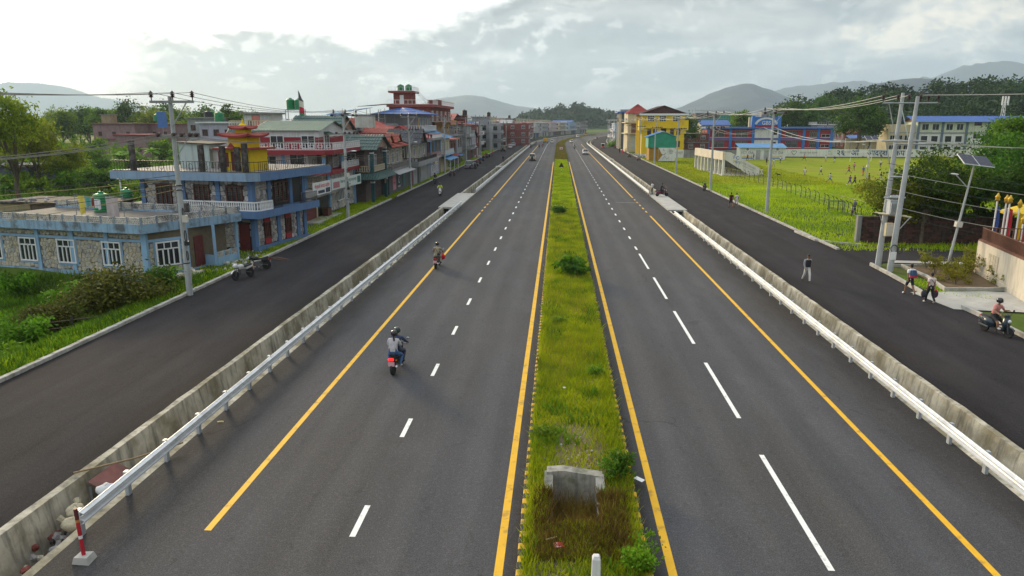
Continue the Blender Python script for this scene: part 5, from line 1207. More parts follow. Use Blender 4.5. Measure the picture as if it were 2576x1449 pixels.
def row_house(label,X,Y,wid,dep,ns,wc,roof=None,side=1,group=None,seed=0,sh=3.0,tankc=None,rz=None,name='house',shop=True):
 rng=random.Random(seed);c=CX(Y);a=0 if Y<300 else-math.degrees(math.atan((CX(Y+5)-CX(Y-5))/10))
 r=house(label,X+c,Y,a if rz is None else rz,group=group,name=name);m=WALLS[wc];x0,x1=(-wid,0)if side>0 else(0,wid);face,off=('R',0)if side>0 else('L',0)
 z=0;st=rng.choice(['white2','white3','dark','slide'])
 for s in range(ns):
  if s==0 and shop:
   wall(r,x0,x1,0,dep,0,sh,WALLS[rng.choice(['dark','cement',wc])]);
   n=max(1,int(dep/4))
   for i in range(n):b=MB().box((-.02,.4+i*dep/n,.05),(.03,(i+1)*dep/n-.3,2.4));o=b.obj('shopfront',rng.choice([M_BLACK,R_GREY,M_DKRED,P_BLUE]),r)
  else:
   wall(r,x0,x1,0,dep,z,z+sh,m);n=max(1,int(dep/3.6))
   for i in range(n):window(r,face,dep*(i+.5)/n,off,z+.9,1.4,1.4,st)
   nf=max(1,int(wid/4))
   for i in range(nf):window(r,'F',x0+wid*(i+.5)/nf,0,z+.9,1.3,1.4,st)
  z+=sh
  if s<ns-1 or not roof:
   ov=1.1 if rng.random()<.7 else .3;MB().box((x0-(.3 if side>0 else ov),-.3,z-.14),(x1+(ov if side>0 else .3),dep+.3,z+.16)).obj('balcony_slab' if s<ns-1 else 'roof_slab',rng.choice([M_CEM,m,P_WHITE]),r)
   if ov>1 and s<ns-1 or(s==ns-1 and rng.random()<.6):
    xx=(.9 if side>0 else-.9)if ov>1 else 0
    balusters(r,[(xx,-.2),(xx,dep+.2)],z+.16,.85,rng.choice([M_WHITE,M_CEM,P_PINK]),rng.choice([M_WHITE,M_CEM,m]),.9,.22);balusters(r,[(x0,-.2),(x1,-.2)],z+.16,.85,M_CEM,m,.9,.22)
 if roof in('stairhead',None):
  hx=(x0+x1)/2;
  if roof=='stairhead':wall(r,hx-1.6,hx+1.6,dep*.4,dep*.4+3.4,z,z+2.5,m,'stair_head');box(r,'stair_head_slab',hx-1.9,hx+1.9,dep*.4-.3,dep*.4+3.7,z+2.5,z+2.66,M_CEM)
  for k in range(4):
   if rng.random()<.5:box(r,'column_stub',(x0,x1-.25)[k%2],(x0+.25,x1)[k%2],(0,dep-.25)[k//2],(.25,dep)[k//2],z,z+.9,M_DKCEM)
 elif roof.startswith('hip'):hip(r,x0,x1,0,dep,z,1.9,ROOFS[roof[4:]],.6)
 elif roof.startswith('gab'):gable(r,x0,x1,0,dep,z,1.7,ROOFS[roof[4:]],'x',.5,m)
 elif roof.startswith('mono'):shed_roof(r,x0-.4,x1+.4,-.4,dep+.4,z+.2,z+1.4,ROOFS[roof[5:]],'R','roof')
 if tankc:tank((X+c+(x0+x1)/2+1.2,Y+dep*.4,z+(2.68 if roof=='stairhead' else .2)),.75,1.6,M_TANK if tankc=='green' else M_TANKB,'%s water tank on the %s'%(tankc,' '.join(label.split(',')[0].split()[:10])),None)
 return r
row_house('grey three-storey roadside house with brown top floor, before the cluster of twin poles',-23.6,189,10,10,3,'grey','mono:pink',seed=1)
row_house('lilac two-storey house with dark slate roof beside the twin poles',-23.6,200,9,10,2,'lilac','gab:slate',seed=2)
row_house('brown brick three-storey house with stair head and black tank, midway down the left row',-23.6,211,10,10,3,'brick','stairhead',seed=3,tankc='black')
row_house('white narrow three-storey house with blue sheet roof, midway down the left row',-24.5,223,9,9,3,'white','mono:blue',seed=4)
row_house('cement-grey unfinished house with bare column stubs behind the roadside shrubs',-27.5,234,10,12,3,'cement',None,seed=5)
row_house('blue-grey flat-roofed house with a single white window',-27.0,249,12,12,3,'blue',None,seed=6)
row_house('grey three-storey house with dark upper windows and stacked balconies',-25.0,264,10,12,3,'grey','stairhead',seed=7)
row_house('pink three-storey house with red awning cloth on its balcony',-24.5,279,10,12,3,'pink',None,seed=8)
row_house('lilac three-storey house with green roof sheet and small white roof cabin',-24.5,294,12,12,3,'lilac','mono:green',seed=9)
row_house('brick red three-storey house with pink roof far down the left row',-24.5,309,12,14,3,'salmon','mono:pink',seed=10)
row_house('cream two-storey house among trees far down the left row',-24.5,327,11,13,3,'cream','stairhead',seed=11)
row_house('grey three-storey house far down the left row beside the bend',-24.5,345,11,13,3,'cement',None,seed=12)
row_house('white three-storey house at the start of the far bend',-24.5,362,12,13,3,'white','gab:grey',seed=13)
row_house('pale pink wide three-storey house facing down the road at the bend',-25,382,16,14,3,'pink','stairhead',seed=14)
row_house('grey blockish three-storey house on the outside of the bend',-25,402,14,14,3,'grey','stairhead',seed=15,tankc='black')
row_house('turquoise small two-storey house on the outside of the bend',-25,424,13,14,2,'turquoise','gab:lblue',seed=16)
row_house('brown three-storey house beyond the turquoise house on the bend',-25,446,14,14,3,'brick','mono:pink',seed=17)
row_house('white three-storey house far round the bend',-25,470,14,14,3,'white',None,seed=18)
for i,(yy,wc,rf)in enumerate(((500,'grey',None),(530,'pink','mono:red'),(562,'cream',None),(598,'blue','gab:blue'),(635,'cement',None))):
 row_house('distant %s house with %s, %s beyond the far bend'%(wc,'flat roof' if not rf else rf[4:].strip(':')+' roof',('nearest','second','third','fourth','last')[i]),-26,yy,16,22,3,wc,rf,seed=40+i)
for i,(px,py,Y,wd,dp,ns,wc,rf,lb,tk)in enumerate([(1260,303,262,12,12,3,'grey','stairhead','grey house with rooftop stair head behind the left row, before the bend','black'),(1195,296,240,12,12,3,'cement','mono:rust','dark roofed house showing above the long red roof',None),(1330,300,320,14,12,3,'brick','mono:pink','brick house with pink roof behind the left row near the bend',None),(1235,300,300,14,14,3,'white',None,'white flat-roofed house in the second line behind the left row','black')]):
 p=AT(px,py,Y);row_house(lb,p.x-CX(Y),Y,wd,dp,ns,wc,rf,seed=60+i,tankc=tk,shop=False)
 # ==== right side: school, field, pavilion, far row
P_YEL=mat('vivid yellow plaster',(.72,.50,.01),.8,.06,1.0,streak=.12);R_MAR=mat('dark maroon roof',(.09,.035,.035),.7,.25,1.5);P_SGREEN=mat('sea green sheet',(.03,.30,.20),.55,.15,.8)
P_RED=mat('school red plaster',(.30,.018,.03),.8,.1,1,streak=.15);P_SBLUE=mat('school blue paint',(.035,.17,.50),.7,.1,1);P_OFFW=mat('off-white wall',(.66,.66,.63),.85,.06,.8,streak=.35)
def yellow_house():
 r=house('bright yellow four-storey house with dark gabled roof and stepped corner towers',24.6,222)
 storey(r,0,12.5,0,14,0,12.0,P_YEL)
 for x in(2.6,6.0,10.0):window(r,'F',x,0,10.0,1.9,1.5,'white3')
 for z in(6.1,2.6):
  for x in(2.2,3.9,8.9,10.8):window(r,'F',x,0,z,.9,1.6,'brown')
 box(r,'painted_recess_shade',5.6,7.2,-.05,0,4.2,8.6,M_BLACK);  # black sheet paints the shade of a deep recess; the wall stays flat
 for k in range(3):box(r,'balcony',-.8+.25*k,13.3-.25*k,-.7+.2*k,0,8.0-.5*k,8.9-.5*k,P_YEL)if k==0 else None
 for x0,x1 in((-.9,.5),(12,13.5)):box(r,'corner_tower',x0,x1,-.8,2.2,7.4,10.3,P_YEL)
 for x0,x1 in((-.4,.3),(12.2,12.9)):box(r,'corner_step',x0,x1,-.4,1.6,6.4,7.4,P_YEL)
 for y in(3,7,11):window(r,'L',y,0,6.2,1.2,1.6,'brown');window(r,'L',y,0,9.8,1.2,1.5,'white3');box(r,'pilaster',-.35,0,y+1.6,y+2.1,0,12,P_YEL)
 gable(r,-.6,13.0,-.6,14.5,12.2,2.3,R_MAR,'y',.9,R_MAR);box(r,'fringe_board',-1,13.4,-1.55,-1.5,11.7,12.2,M_WHITE)
 return r
yellow_house()
def green_shed():
 r=house('sea-green gabled sheet-metal room on top of a white mural-painted shop',23.3,191);r.scale=(.80,.8,.84)
 storey(r,2.9,8.2,0,7,0,4.0,P_OFFW);storey(r,0,2.88,.6,7,0,4.0,mat('ochre wall',(.36,.19,.02),.85,.2,2));MB().prism([(2.9,.1),(4.2,1.8),(2.9,4.0)],'y',-.03,0).obj('mural_arrow',mat('ochre wall',(.36,.19,.02)),r)
 wall(r,-.4,8.4,.2,7,4.0,7.4,P_SGREEN);
 for i in range(30):MB().box((-.4+i*.3,.13,4.0),(-.32+i*.3,.2,7.4)).obj('sheet_rib',P_SGREEN,r)
 MB().prism([(-.4,7.4),(8.4,7.4),(4.2,8.8)],'y',.2,.35).obj('gable_wall',P_SGREEN,r);corr(r,(-1,-.4,7.2),(-1,7.4,7.2),(4.2,7.4,8.95),(4.2,-.4,8.95),R_LBLUE);corr(r,(9.0,7.4,7.2),(9.0,-.4,7.2),(4.2,-.4,8.95),(4.2,7.4,8.95),R_LBLUE)
 BK=mat('mural black',(.03,.03,.035),.8,0)
 for i,z in enumerate((3.2,2.75,2.3)):signtext(('निर्माण','सामग्री','पसल')[i],.5,BK,r,(6.9,-.005,z),FR)
 MB().tube([(3.6,-.02,2.2),(4.2,-.02,1.9),(4.9,-.02,2.0),(5.3,-.02,2.5)],.06,5).obj('mural_stroke',BK,r);MB().tube([(4.2,-.02,.5),(5.0,-.02,1.5),(5.6,-.02,.6),(6.4,-.02,1.1)],.05,5).obj('mural_stroke',BK,r);MB().tube([(4.3,-.02,3.4),(4.8,-.02,3.2)],.06,5).obj('mural_stroke',BK,r)
 return r
green_shed()
def right_row():
 r=house('cream four-storey house with a red pyramid roof on its top room',22.9,249);storey(r,0,9,0,14,0,12.6,P_CREAM,[4,7],[],[3,7,11],'white2',(1.4,1.5),9.6);box(r,'brick_panel',1.2,9,-.04,0,6.2,9.2,mat('brown brick front',(.17,.085,.07)));box(r,'mint_panel',1.2,9,-.04,0,.6,5.6,M_MINT)
 for z in(5.8,9.4):box(r,'floor_slab',-.8,9.3,-.8,14.3,z,z+.3,P_CREAM)
 hip(r,.2,6.8,.2,8,12.6,3.0,mat('deep red roof',(.28,.035,.03)),.7)
 r=house('narrow grey five-storey house with flat blue roof slab',22.4,278);storey(r,0,8,0,12,0,13,P_DGREY,[4],[],[3,8],'dark',(1.3,1.5),9.8);box(r,'cream_edge',-.1,.8,-.1,.6,0,13,P_CREAM);box(r,'roof_slab',-.8,8.6,-.8,12.6,13,13.5,R_BLUE);box(r,'gable_parapet',.5,7,2,8,13.5,14.3,P_GREY)
 row_house('dark blue two-storey shop house with white upper floor on the right row',23.0,305,9,11,3,'blue',None,-1,seed=81);row_house('white three-storey house with black shopfront on the right row',23.5,322,10,12,3,'white','stairhead',-1,seed=82);row_house('grey two-storey house on the right row before the bend',23.5,340,10,12,2,'cement',None,-1,seed=83)
 row_house('pink two-storey house on the right row at the bend',24,362,10,14,2,'pink','mono:grey',-1,seed=84);row_house('cream three-storey house on the right row beyond the bend',25,385,12,14,3,'cream',None,-1,seed=85);row_house('grey house with red roof on the inside of the bend',26,412,12,14,2,'grey','hip:red',-1,seed=86)
right_row()
for i,(yy,wc,rf,ns)in enumerate(((442,'white','stairhead',3),(470,'salmon','mono:red',2),(500,'blue',None,3),(532,'cream','gab:grey',2),(566,'pink',None,3),(602,'green','hip:blue',2),(640,'grey','stairhead',3))):row_house('distant %s house with %s roof, %s on the inside of the far bend'%(wc,'flat' if not rf or rf=='stairhead' else rf.split(':')[1],('first','second','third','fourth','fifth','sixth','last')[i]),26,yy,15,20,ns,wc,rf,-1,seed=130+i)
for i in range(9):tree(('broad','dark','olive')[i%3],(44+9*(i%4)+CX(400+30*i),400+30*i,-.2),1.3+.1*(i%3),'tree behind the far right houses at the bend, %s along'%('first','second','third','fourth','fifth','sixth','seventh','eighth','last')[i],group='trees behind the far right houses')
def fc_letters(r,loc,rot,s):
 cols=[(.5,.05,.05),(.05,.12,.45),(.55,.35,.03),(.06,.35,.12)]
 for i,(ch,dx,dz,k)in enumerate((('F',-.35,.5,1.0),('C',.35,.5,1.0),('D',-.2,-.45,.9),('S',.45,-.45,.9))):
  a=Vector((dx*s,0,dz*s));a.rotate(Matrix.Rotation(rot,3,'Z'));signtext(ch,s*k,mat('letter colour %d'%i,cols[(i*2+1)%4]),r,(loc[0]+a.x,loc[1]+a.y,loc[2]+a.z),(math.pi/2,0,rot),bold=.01)
def pavilion():
 a=G(1747,421);b=G(1815,438.5);d=b-a;L=d.length;ang=math.atan2(d.y,d.x)
 r=thing('stand','white concrete spectator stand with columned back and sloping lettered side wall','grandstand',(a.x,a.y,-.3),ang)
 D=7.2;Wm=mat('stand white paint',(.66,.65,.60),.85,.08,.8,streak=.4);n=9
 for i in range(n):MB().box((L*i/(n-1)-.2,-.0,.15),(L*i/(n-1)+.2,.45,3.0)).obj('column',Wm,r)
 MB().box((-.25,-.05,0),(L+.2,D,.16)).obj('base_slab',Wm,r);MB().box((-.3,-.06,3.0),(L+.3,.5,4.55)).obj('back_wall',mat('stand cream band',(.66,.58,.46),.85,.08,.8,streak=.4),r)
 for i in range(7):MB().box((.3,.5+i*(D-.6)/7,.17),(L-.1,.5+(i+1)*(D-.6)/7,3.7-i*.5)).obj('step',M_CEM,r)if False else None
 b_=MB();
 for i in range(7):
  y0=.5+i*(D-.6)/7;b_.box((.3,y0,3.4-i*.48),(L+.1,y0+(D-.6)/7+.02,3.75-i*.48))
 b_.obj('seating_steps',M_CEM,r)
 for s in(-.2,L+.12):
  MB().prism([(.45,3.1),(.45,4.55),(1.4,4.5),(D,1.5),(D,.17),(D-1.9,.17)],'x',s,s+.12).obj('side_wall',Wm,r)
 f=L+.25
 cs=[(.05,.12,.45),(.06,.35,.12),(.55,.30,.03),(.05,.12,.45)]
 for ch,y,z,k,c in(('F',2.2,3.55,.95,0),('C',2.8,3.4,.95,0),('N',2.3,2.75,.7,2),('D',2.8,2.65,.7,0),('S',3.25,2.5,.7,1)):signtext(ch,k,mat('letter colour %d'%c,cs[c]),r,(f,y,z),RR,bold=.012)
 GL=mat('grey lettering',(.2,.2,.22),.7,0);o=signtext('FUTSAL COLLEGE',.42,GL,r,(f,4.9,2.0),RR);o.rotation_euler=(math.pi/2,rad(24),math.pi/2);o=signtext('Residential Campus',.3,GL,r,(f,4.9,1.55),RR);o.rotation_euler=(math.pi/2,rad(24),math.pi/2)
 return r
pavilion()
def long_wall():
 r=thing('field_wall','long white painted wall with big blue Devanagari lettering behind the field','wall',(64.5,217,-.3),rad(-1.5));L=62
 n=13
 for i in range(n):MB().box((L*i/n+.02,0,.35),(L*(i+1)/n-.02,.22,2.45+.04*(i%2))).obj('wall_panel',P_OFFW,r)
 MB().box((-.1,-.05,-.2),(L,.3,.36)).obj('stone_footing',mat('footing stones',(.14,.135,.125),.95,.4,3),r)
 NB=mat('navy lettering',(.02,.05,.16),.7,0);x0=G(2131,384,.8).x-64.5
 for t,px,s in(('२६',2120,2.1),('औं',2156,2.1),('आदर्श',2212,2.1),('कप',2290-22,2.1),('-',2296,2.1),('२०७२',2333,2.1)):
  x=AT(px,384,215).x-64.5;signtext(t,s,NB,r,(x,-.012,1.42),FR,bold=.035)
 x=AT(2000,384,216).x-64.5;hb=MB()
 for k in range(16):
  a,b_=2*math.pi*k/16,2*math.pi*(k+1)/16;h=lambda t:(x+.045*16*math.sin(t)**3,-.015,1.5+.045*(13*math.cos(t)-5*math.cos(2*t)-2*math.cos(3*t)-math.cos(4*t)))
  hb.tube([h(a),h(b_)],.05,4)
 hb.obj('heart_emblem',NB,r);GL=mat('grey lettering',(.2,.2,.22))
 signtext('आदर्श युवा क्लब',.75,GL,r,(AT(2036,384,216).x-64.5,-.012,1.45),FR);fc_letters(r,(AT(2090,384,216).x-64.5,-.012,1.4),0,.8);signtext('FUTSAL COLLEGE',.6,GL,r,(AT(2090,384,216).x-64.5+3.4,-.012,1.7),FR,align='LEFT',sx=.55);signtext('शिक्षा र खेल',.5,GL,r,(AT(2385,386,216).x-64.5,-.012,1.3),FR)
 r=thing('field_wall','grey unpainted block wall between the pavilion and the white toilet block','wall',(33,214.5,-.3),0)
 for i in range(6):MB().box((i*3.05+.02,0,0),(i*3.05+3.0,.2,2.3)).obj('wall_panel',M_CEM if i%3 else P_OFFW,r)
 for i,t in enumerate(('नमस्ते','पोखरा')):signtext(t,.9,mat('grey lettering',(.2,.2,.22)),r,(1.6+i*9.1,-.012,1.4),FR)
 r=thing('field_wall','short grey stone wall between toilet block and white lettered wall','wall',(60,216,-.3),0);MB().box((0,0,0),(4.4,.25,2.2)).obj('wall_panel',M_CEM,r)
long_wall()
def toilet_block():
 r=house('small white block with blue sheet roof, two grey doors and painted lettering',49.5,204.5,0,'hut','toilet_block',z=-.3);wall(r,0,12.2,0,4,0,3.3,P_OFFW);corr(r,(-.4,-.5,3.25),(12.6,-.5,3.25),(12.6,4.2,4.3),(-.4,4.2,4.3),R_LBLUE)
 for x in(4.3,6.5):box(r,'door',x,x+1.2,-.06,0,.1,2.6,R_GREY)
 for x in(2.0,10.0):
  signtext('I.C.T. Club',.85,mat('navy lettering',(.02,.05,.16)),r,(x,-.012,1.95),FR,sx=.85);box(r,'green_stripe',x-1.5,x+1.4,-.01,0,.55,.95,P_YELL);box(r,'blue_stripe',x-1.6,x+1.6,-.008,0,.3,.5,P_SBLUE);MB().lathe([(.35,0),(.35,.02)],12,(x,-.02,2.85),axis='y').obj('emblem',mat('grey lettering',(.2,.2,.22)),r)
toilet_block()
def red_school():
 r=house('long two-storey red school building with blue pillars and arched sign tower',54.6,277,0,'school','school_building');L=45.5
 wall(r,0,L,0,9,0,7.4,P_RED);box(r,'roof_slab',-.8,L+.9,-1.1,9.5,7.4,7.9,P_SBLUE);box(r,'floor_band',-.2,L+.2,-.25,0,3.3,3.8,P_SBLUE)
 xs=[.6,8.6,16.8,26.3,35,40.2,L-.6]
 for x in xs:box(r,'pillar',x-.45,x+.45,-.3,0,0,7.4,P_SBLUE)
 for z in(.7,4.4):
  for x in(4.2,12.6,30.5):
   for dx in(-1.1,1.1):window(r,'F',x+dx+(.2 if x>20 else 0),0,z,2.0,2.1,'grille')
  window(r,'F',38.4,0,z,2.4,2.1,'grille');window(r,'F',42.8,0,z,3.0,.9,'slide');box(r,'white_line',.9,L-1,-.06,0,z-.25,z-.1,P_OFFW);box(r,'white_line',.9,L-1,-.06,0,z+2.35,z+2.45,P_GREY)
 box(r,'white_stair_front',17.3,25.8,-.32,0,4.0,7.2,P_OFFW);box(r,'white_stair_front',17.3,25.8,-.32,0,0,3.2,P_OFFW);window(r,'F',24.6,-.32,5.2,1.2,1.6,'dark');window(r,'F',24.4,-.32,1.6,1.2,1.0,'dark')
 box(r,'sign_tower',16.6,26.2,.5,5,7.9,8.6,P_RED);box(r,'sign_tower',16.9,25.8,.6,5,8.6,11.6,P_SBLUE)
 for x in(16.6,26.0):box(r,'pillar',x-.5,x+.5,-.1,.6,7.9,12,P_SBLUE)
 b=MB();arc=lambda t,q:(21.4+q*1.15*math.cos(t),.5,8.4+q*.78*math.sin(t))
 for k in range(14):
  t0,t1=math.pi*(.06+.88*k/14),math.pi*(.06+.88*(k+1)/14);b.loft([[arc(t0,3.0),arc(t0,3.8),(arc(t0,3.8)[0],.6,arc(t0,3.8)[2]),(arc(t0,3.0)[0],.6,arc(t0,3.0)[2])],[arc(t1,3.0),arc(t1,3.8),(arc(t1,3.8)[0],.6,arc(t1,3.8)[2]),(arc(t1,3.0)[0],.6,arc(t1,3.0)[2])]])
 b.obj('sign_arch',P_OFFW,r);signtext('GBS',1.9,P_OFFW,r,(21.4,.55,9.35),FR,bold=.03);box(r,'side_post',15.2,15.9,1,2,7.9,11.4,P_CREAM)
red_school()
def white_school():
 r=house('long three-storey white and pale green school with blue roof and grey pillars',110.5,236,0,'school','school_building');L=34;WG=mat('pale lime plaster',(.56,.61,.47),.85,.08,.8,streak=.4)
 wall(r,0,L,0,9,0,3.0,P_OFFW);wall(r,0,L,0,9,3.0,6.6,P_OFFW);wall(r,0,L,0,9,6.6,9.9,WG);wall(r,-8,0,1.5,9,0,9.0,P_CREAM)
 for z in(3.0,6.4):box(r,'floor_band',-8.2,L+.3,-.3,0,z,z+.28,P_GREY)
 for i,x in enumerate((.2,7.4,14.6,21,28.2,L-.2)):box(r,'pillar',x-.3,x+.3,-.4,0,0,9.9,mat('slate blue pillar',(.12,.17,.22),.8,.1))
 for z in(.6,3.8,7.4):
  for c in(3.8,11,24.6,31.2):
   for dx in(-1.55,1.55):window(r,'F',c+dx,0,z,1.9,1.75,'slide' if z>7 else 'plain')
 window(r,'F',17.8,0,4.8,2.0,1.4,'slide');window(r,'F',17.8,0,8.8,2.0,1.0,'brown')
 for z in(1.0,4.0):
  for x in(-6.6,-4.4,-2.2):window(r,'F',x,1.5,z,1.5,1.7,'white2')
 corr(r,(-1.6,-1.4,9.8),(L+1.2,-1.4,9.8),(L+1.2,5,11.6),(-1.6,5,11.6),R_BLUE);corr(r,(L+1.2,10,9.8),(-1.6,10,9.8),(-1.6,5,11.6),(L+1.2,5,11.6),R_BLUE);MB().prism([(-1.3,9.8),(9.9,9.8),(5,11.5)],'x',-.2,0).obj('gable_wall',R_RUST,r)
white_school()
def mid_right():
 r=house('concrete building under construction wrapped in green netting and scaffolding',60.5,335);r.scale=(.77,1,1);NET=mat('green scaffold net',(.05,.26,.19),.9,.25,.8)
 for s in range(4):
  box(r,'floor_slab',0,21,0,12,3.4*s+3.1,3.4*s+3.4,M_CEM)
  for x in(.2,5,10,15,20.4):box(r,'column',x,x+.5,.1,.6,3.4*s,3.4*s+3.1,M_CEM)
 wall(r,.2,20.8,1,11.5,0,13.4,mat('bare brick infill',(.16,.12,.11),.95,.3,1));box(r,'net',3.5,21.5,-1.2,-1.1,8.2,11.2,NET);box(r,'net',-.5,6,-1.15,-1.05,6.5,9,NET);box(r,'net',13,21.5,-1.25,-1.15,10,13.2,NET)
 b=MB()
 for x in np.arange(-.5,22,1.6):b.tube([(x,-1.3,0),(x,-1.3,16)],.07,4)
 for z in np.arange(2,16,1.8):b.tube([(-.6,-1.32,z),(21.8,-1.32,z)],.06,4)
 b.obj('scaffolding',M_GREYM,r)
 S=[(1725,329,258,8,9,2,'brick','mono:rust','low brown sheet-roofed house right of the yellow house'),(1765,308,300,11,10,3,'cream','gab:blue','cream house with pale blue roof behind the left end of the red school'),(1720,312,320,14,10,3,'grey','mono:grey','grey-roofed house behind the trees right of the yellow house'),(1905,282,330,9,9,4,'cement','stairhead','tall grey unfinished tower house behind the school sign tower'),(2060,316,300,10,9,3,'grey',None,'grey house just right of the red school'),(2100,306,315,12,9,3,'pink','mono:grey','pink house with two pale roof tanks right of the red school'),(2150,300,330,10,9,4,'cream','stairhead','cream tall house behind the big dark tree by the field'),(2125,330,285,9,8,2,'brick','gab:red','small maroon house behind the blue tarpaulin shed'),(2545,322,262,16,10,2,'cement',None,'grey flat house at the right edge beyond the white school'),(1990,310,360,14,10,3,'white','mono:blue','white house behind the middle of the red school'),(1660,300,330,10,10,3,'blue','gab:grey','pale blue house behind the yellow house'),(1840,312,350,14,10,3,'pink',None,'pink flat house behind the bright green tree by the school')]
 for i,(px,py,Y,wd,dp,ns,wc,rf,lb)in enumerate(S):
  p=AT(px,py,Y);row_house(lb,p.x-CX(Y),Y,wd,dp,ns,wc,rf,-1,seed=100+i,rz=0,shop=False,sh=2.9)
 r=house('low open shed with wavy blue tarpaulin roof beside the red school',100.5,262,0,'shed','shed');corr(r,(0,0,4.2),(19,0,5.0),(19,5,5.8),(0,5,5.2),R_BLUE);wall(r,.2,18.5,4,5,0,4.2,P_CREAM)
 for x in(.3,5,10,14.5,18.6):box(r,'post',x-.1,x+.1,.1,.3,0,4.6,M_GREYM)
 t=thing('water_tank','yellow plastic water tank on the grey house at the right edge','water tank',(AT(2548,293,265).x,265,8.0));MB().lathe([(1.0,0),(1.05,.6),(.95,.7),(1.05,.8),(1.0,1.5),(.5,1.75)],14).obj('tank_body',mat('yellow plastic tank',(.62,.36,.01),.5,.1),t);MB().lathe([(.45,1.7),(.4,1.95)],10).obj('lid',mat('yellow plastic tank',(.62,.36,.01)),t)
 p=AT(2521,300,300);r=thing('mobile_mast','lattice mobile phone mast with three white antenna panels on the right','mast',(p.x,300,4));b=MB()
 for a in range(3):
  c,s=math.cos(a*2.1),math.sin(a*2.1);b.tube([(c*1.2,s*1.2,0),(c*.5,s*.5,13)],.12,5)
  for k in range(7):q=1.2-.7*k/7;c2,s2=math.cos(a*2.1+2.1),math.sin(a*2.1+2.1);b.tube([(c*q,s*q,k*1.8),(c2*(q-.05),s2*(q-.05),k*1.8+1.8)],.07,4)
 b.obj('lattice',M_GALV,r)
 for a in(-1,0,1):MB().box((a*1.05-.25,-.6,12),(a*1.05+.25,-.3,15.4)).obj('antenna',M_WHITE,r)
 MB().tube([(-1.3,-.3,13),(1.3,-.3,13)],.08,4).obj('cross_arm',M_GALV,r)
 for i,(px,py,Y,c)in enumerate(((2520,240,420,'white'),(2560,236,425,'turquoise'))):p=AT(px,py,Y);hh=house('small %s house among the trees high on the right hillside'%c,p.x,Y,0,z=p.z-5);storey(hh,0,8,0,6,0,5,WALLS[c],[2,5.5]);hip(hh,0,8,0,6,5,1.4,R_BLUE if i else R_GREY)
mid_right()
def right_near():
 p0,p1=G(2165,606),G(2445,606);r=thing('brick_wall','dark weathered brick wall below the trees beside the side street','wall',(p0.x,p0.y+.2,-.2),0);L=24
 DB=mat('dark wet brick',(.05,.027,.02),.95,.4,2,streak=.6,bump=.5,bscale=9);w_=1.2;n=20
 pr=MB()
 MB().box((0,.06,0),(L,.26,2.15)).obj('core',M_BLACK,r)
 for s in range(11):pr.box((0,0,0),(.01,.01,.01))if False else None
 bricks=[]
 for k in range(3):bb=MB();bb.box((.01,0,.012),(.47-.01*k,.1,.185-.006*k));bricks.append(bb.mesh('brick',[DB,M_BRICKR,DB][k]if k!=1 else mat('dull red brick',(.09,.04,.03),.95,.3,3)))
 rng=random.Random(5);N=0;rest=MB()
 for j in range(11):
  for i in range(int(L/.48)):
   x=i*.48+(.24 if j%2 else 0);z=j*.195
   if N<300 and x<14:o=link('brick',bricks[rng.randrange(3)],r,(x,rng.uniform(-.012,.02),z));N+=1
   else:rest.box((x+.01,.0,z+.012),(x+.46,.1,z+.18),0)
 o=rest.obj('bricks',DB,r);o['kind']='stuff';MB().box((-.1,-.05,2.15),(L,.32,2.27)).obj('coping',DB,r);MB().box((-.35,-.06,-.1),(0,.34,2.35)).obj('pier',M_CEM,r)
 a=G(2450,686);b=G(2600,772);d=b-a;ang=math.atan2(d.y,d.x);L2=d.length+6
 CW=mat('cream monastery wall',(.55,.50,.41),.9,.1,.6,streak=.45);r=thing('monastery_wall','cream plastered compound wall with brown picket railing at the right edge','wall',(a.x,a.y,0),ang)
 MB().box((0,0,-.1),(L2,.3,2.2)).obj('wall',CW,r);MB().box((-.05,.0,-.1),(.0,9,2.2)).obj('wall',CW,r);MB().box((0,-.03,-.1),(L2,0,.32)).obj('plinth',CW,r)
 for i in range(4):MB().box((2.2+i*.42,-.03,.75),(2.58+i*.42,0,1.75)).obj('relief_panel',mat('stained relief',(.42,.38,.30),.9,.2,6),r)
 BR=mat('brown painted railing',(.13,.05,.03),.7,.2,3);MB().box((-.05,.02,2.2),(L2,.32,2.32)).obj('coping',BR,r);balusters(r,[(0,.17),(L2,.17)],2.3,.8,BR,BR,.16,.05,'picket_railing',.05,thin=True);balusters(r,[(0,.17),(0,8)],2.3,.8,BR,BR,.2,.05,'picket_railing',.05,thin=True)
 Gd=mat('gold finial',(.55,.34,.03),.4,.15,5,metal=.3)
 for i,(px,yt,c,lb)in enumerate(((2497,503,(.05,.10,.32),'dark blue'),(2520,508,(.35,.36,.42),'pale grey-blue'),(2529,509,(.50,.03,.05),'red'),(2555,520,(.60,.42,.02),'yellow'),(2578-8,560,(.5,.05,.06),'red and white'))):
  Y=a.y-.8+i*-.5+3.2;q=AT(px,586,Y);top=AT(px,yt,Y).z;f=thing('flagpole','white pole with hanging %s banner and golden finial behind the cream wall'%lb,'flag',(q.x,Y,0))
  MB().tube([(0,0,0),(0,0,top)],.05,6).obj('pole',M_WHITE,f);MB().lathe([(.05,top-.1),(.16,top+.03),(.12,top+.13),(.18,top+.22),(.1,top+.32),(.03,top+.5)],10).obj('finial',Gd,f,True)
  bb=MB();rows=[[(.05,.02,top-.35),(.16,.1,top-.45),(.26,-.02,top-.5)],[(.04,.03,top-1.5),(.2,.14,top-1.5),(.34,.0,top-1.6)],[(.05,.02,top-2.5),(.14,.08,top-2.55),(.2,0,top-2.7)]]
  bb.loft(rows,False,closed=False);bb.loft([[(x,y+.015,z)for x,y,z in rw]for rw in rows],False,closed=False);bb.obj('banner',mat('banner '+lb,c,.85,.15,4),f)
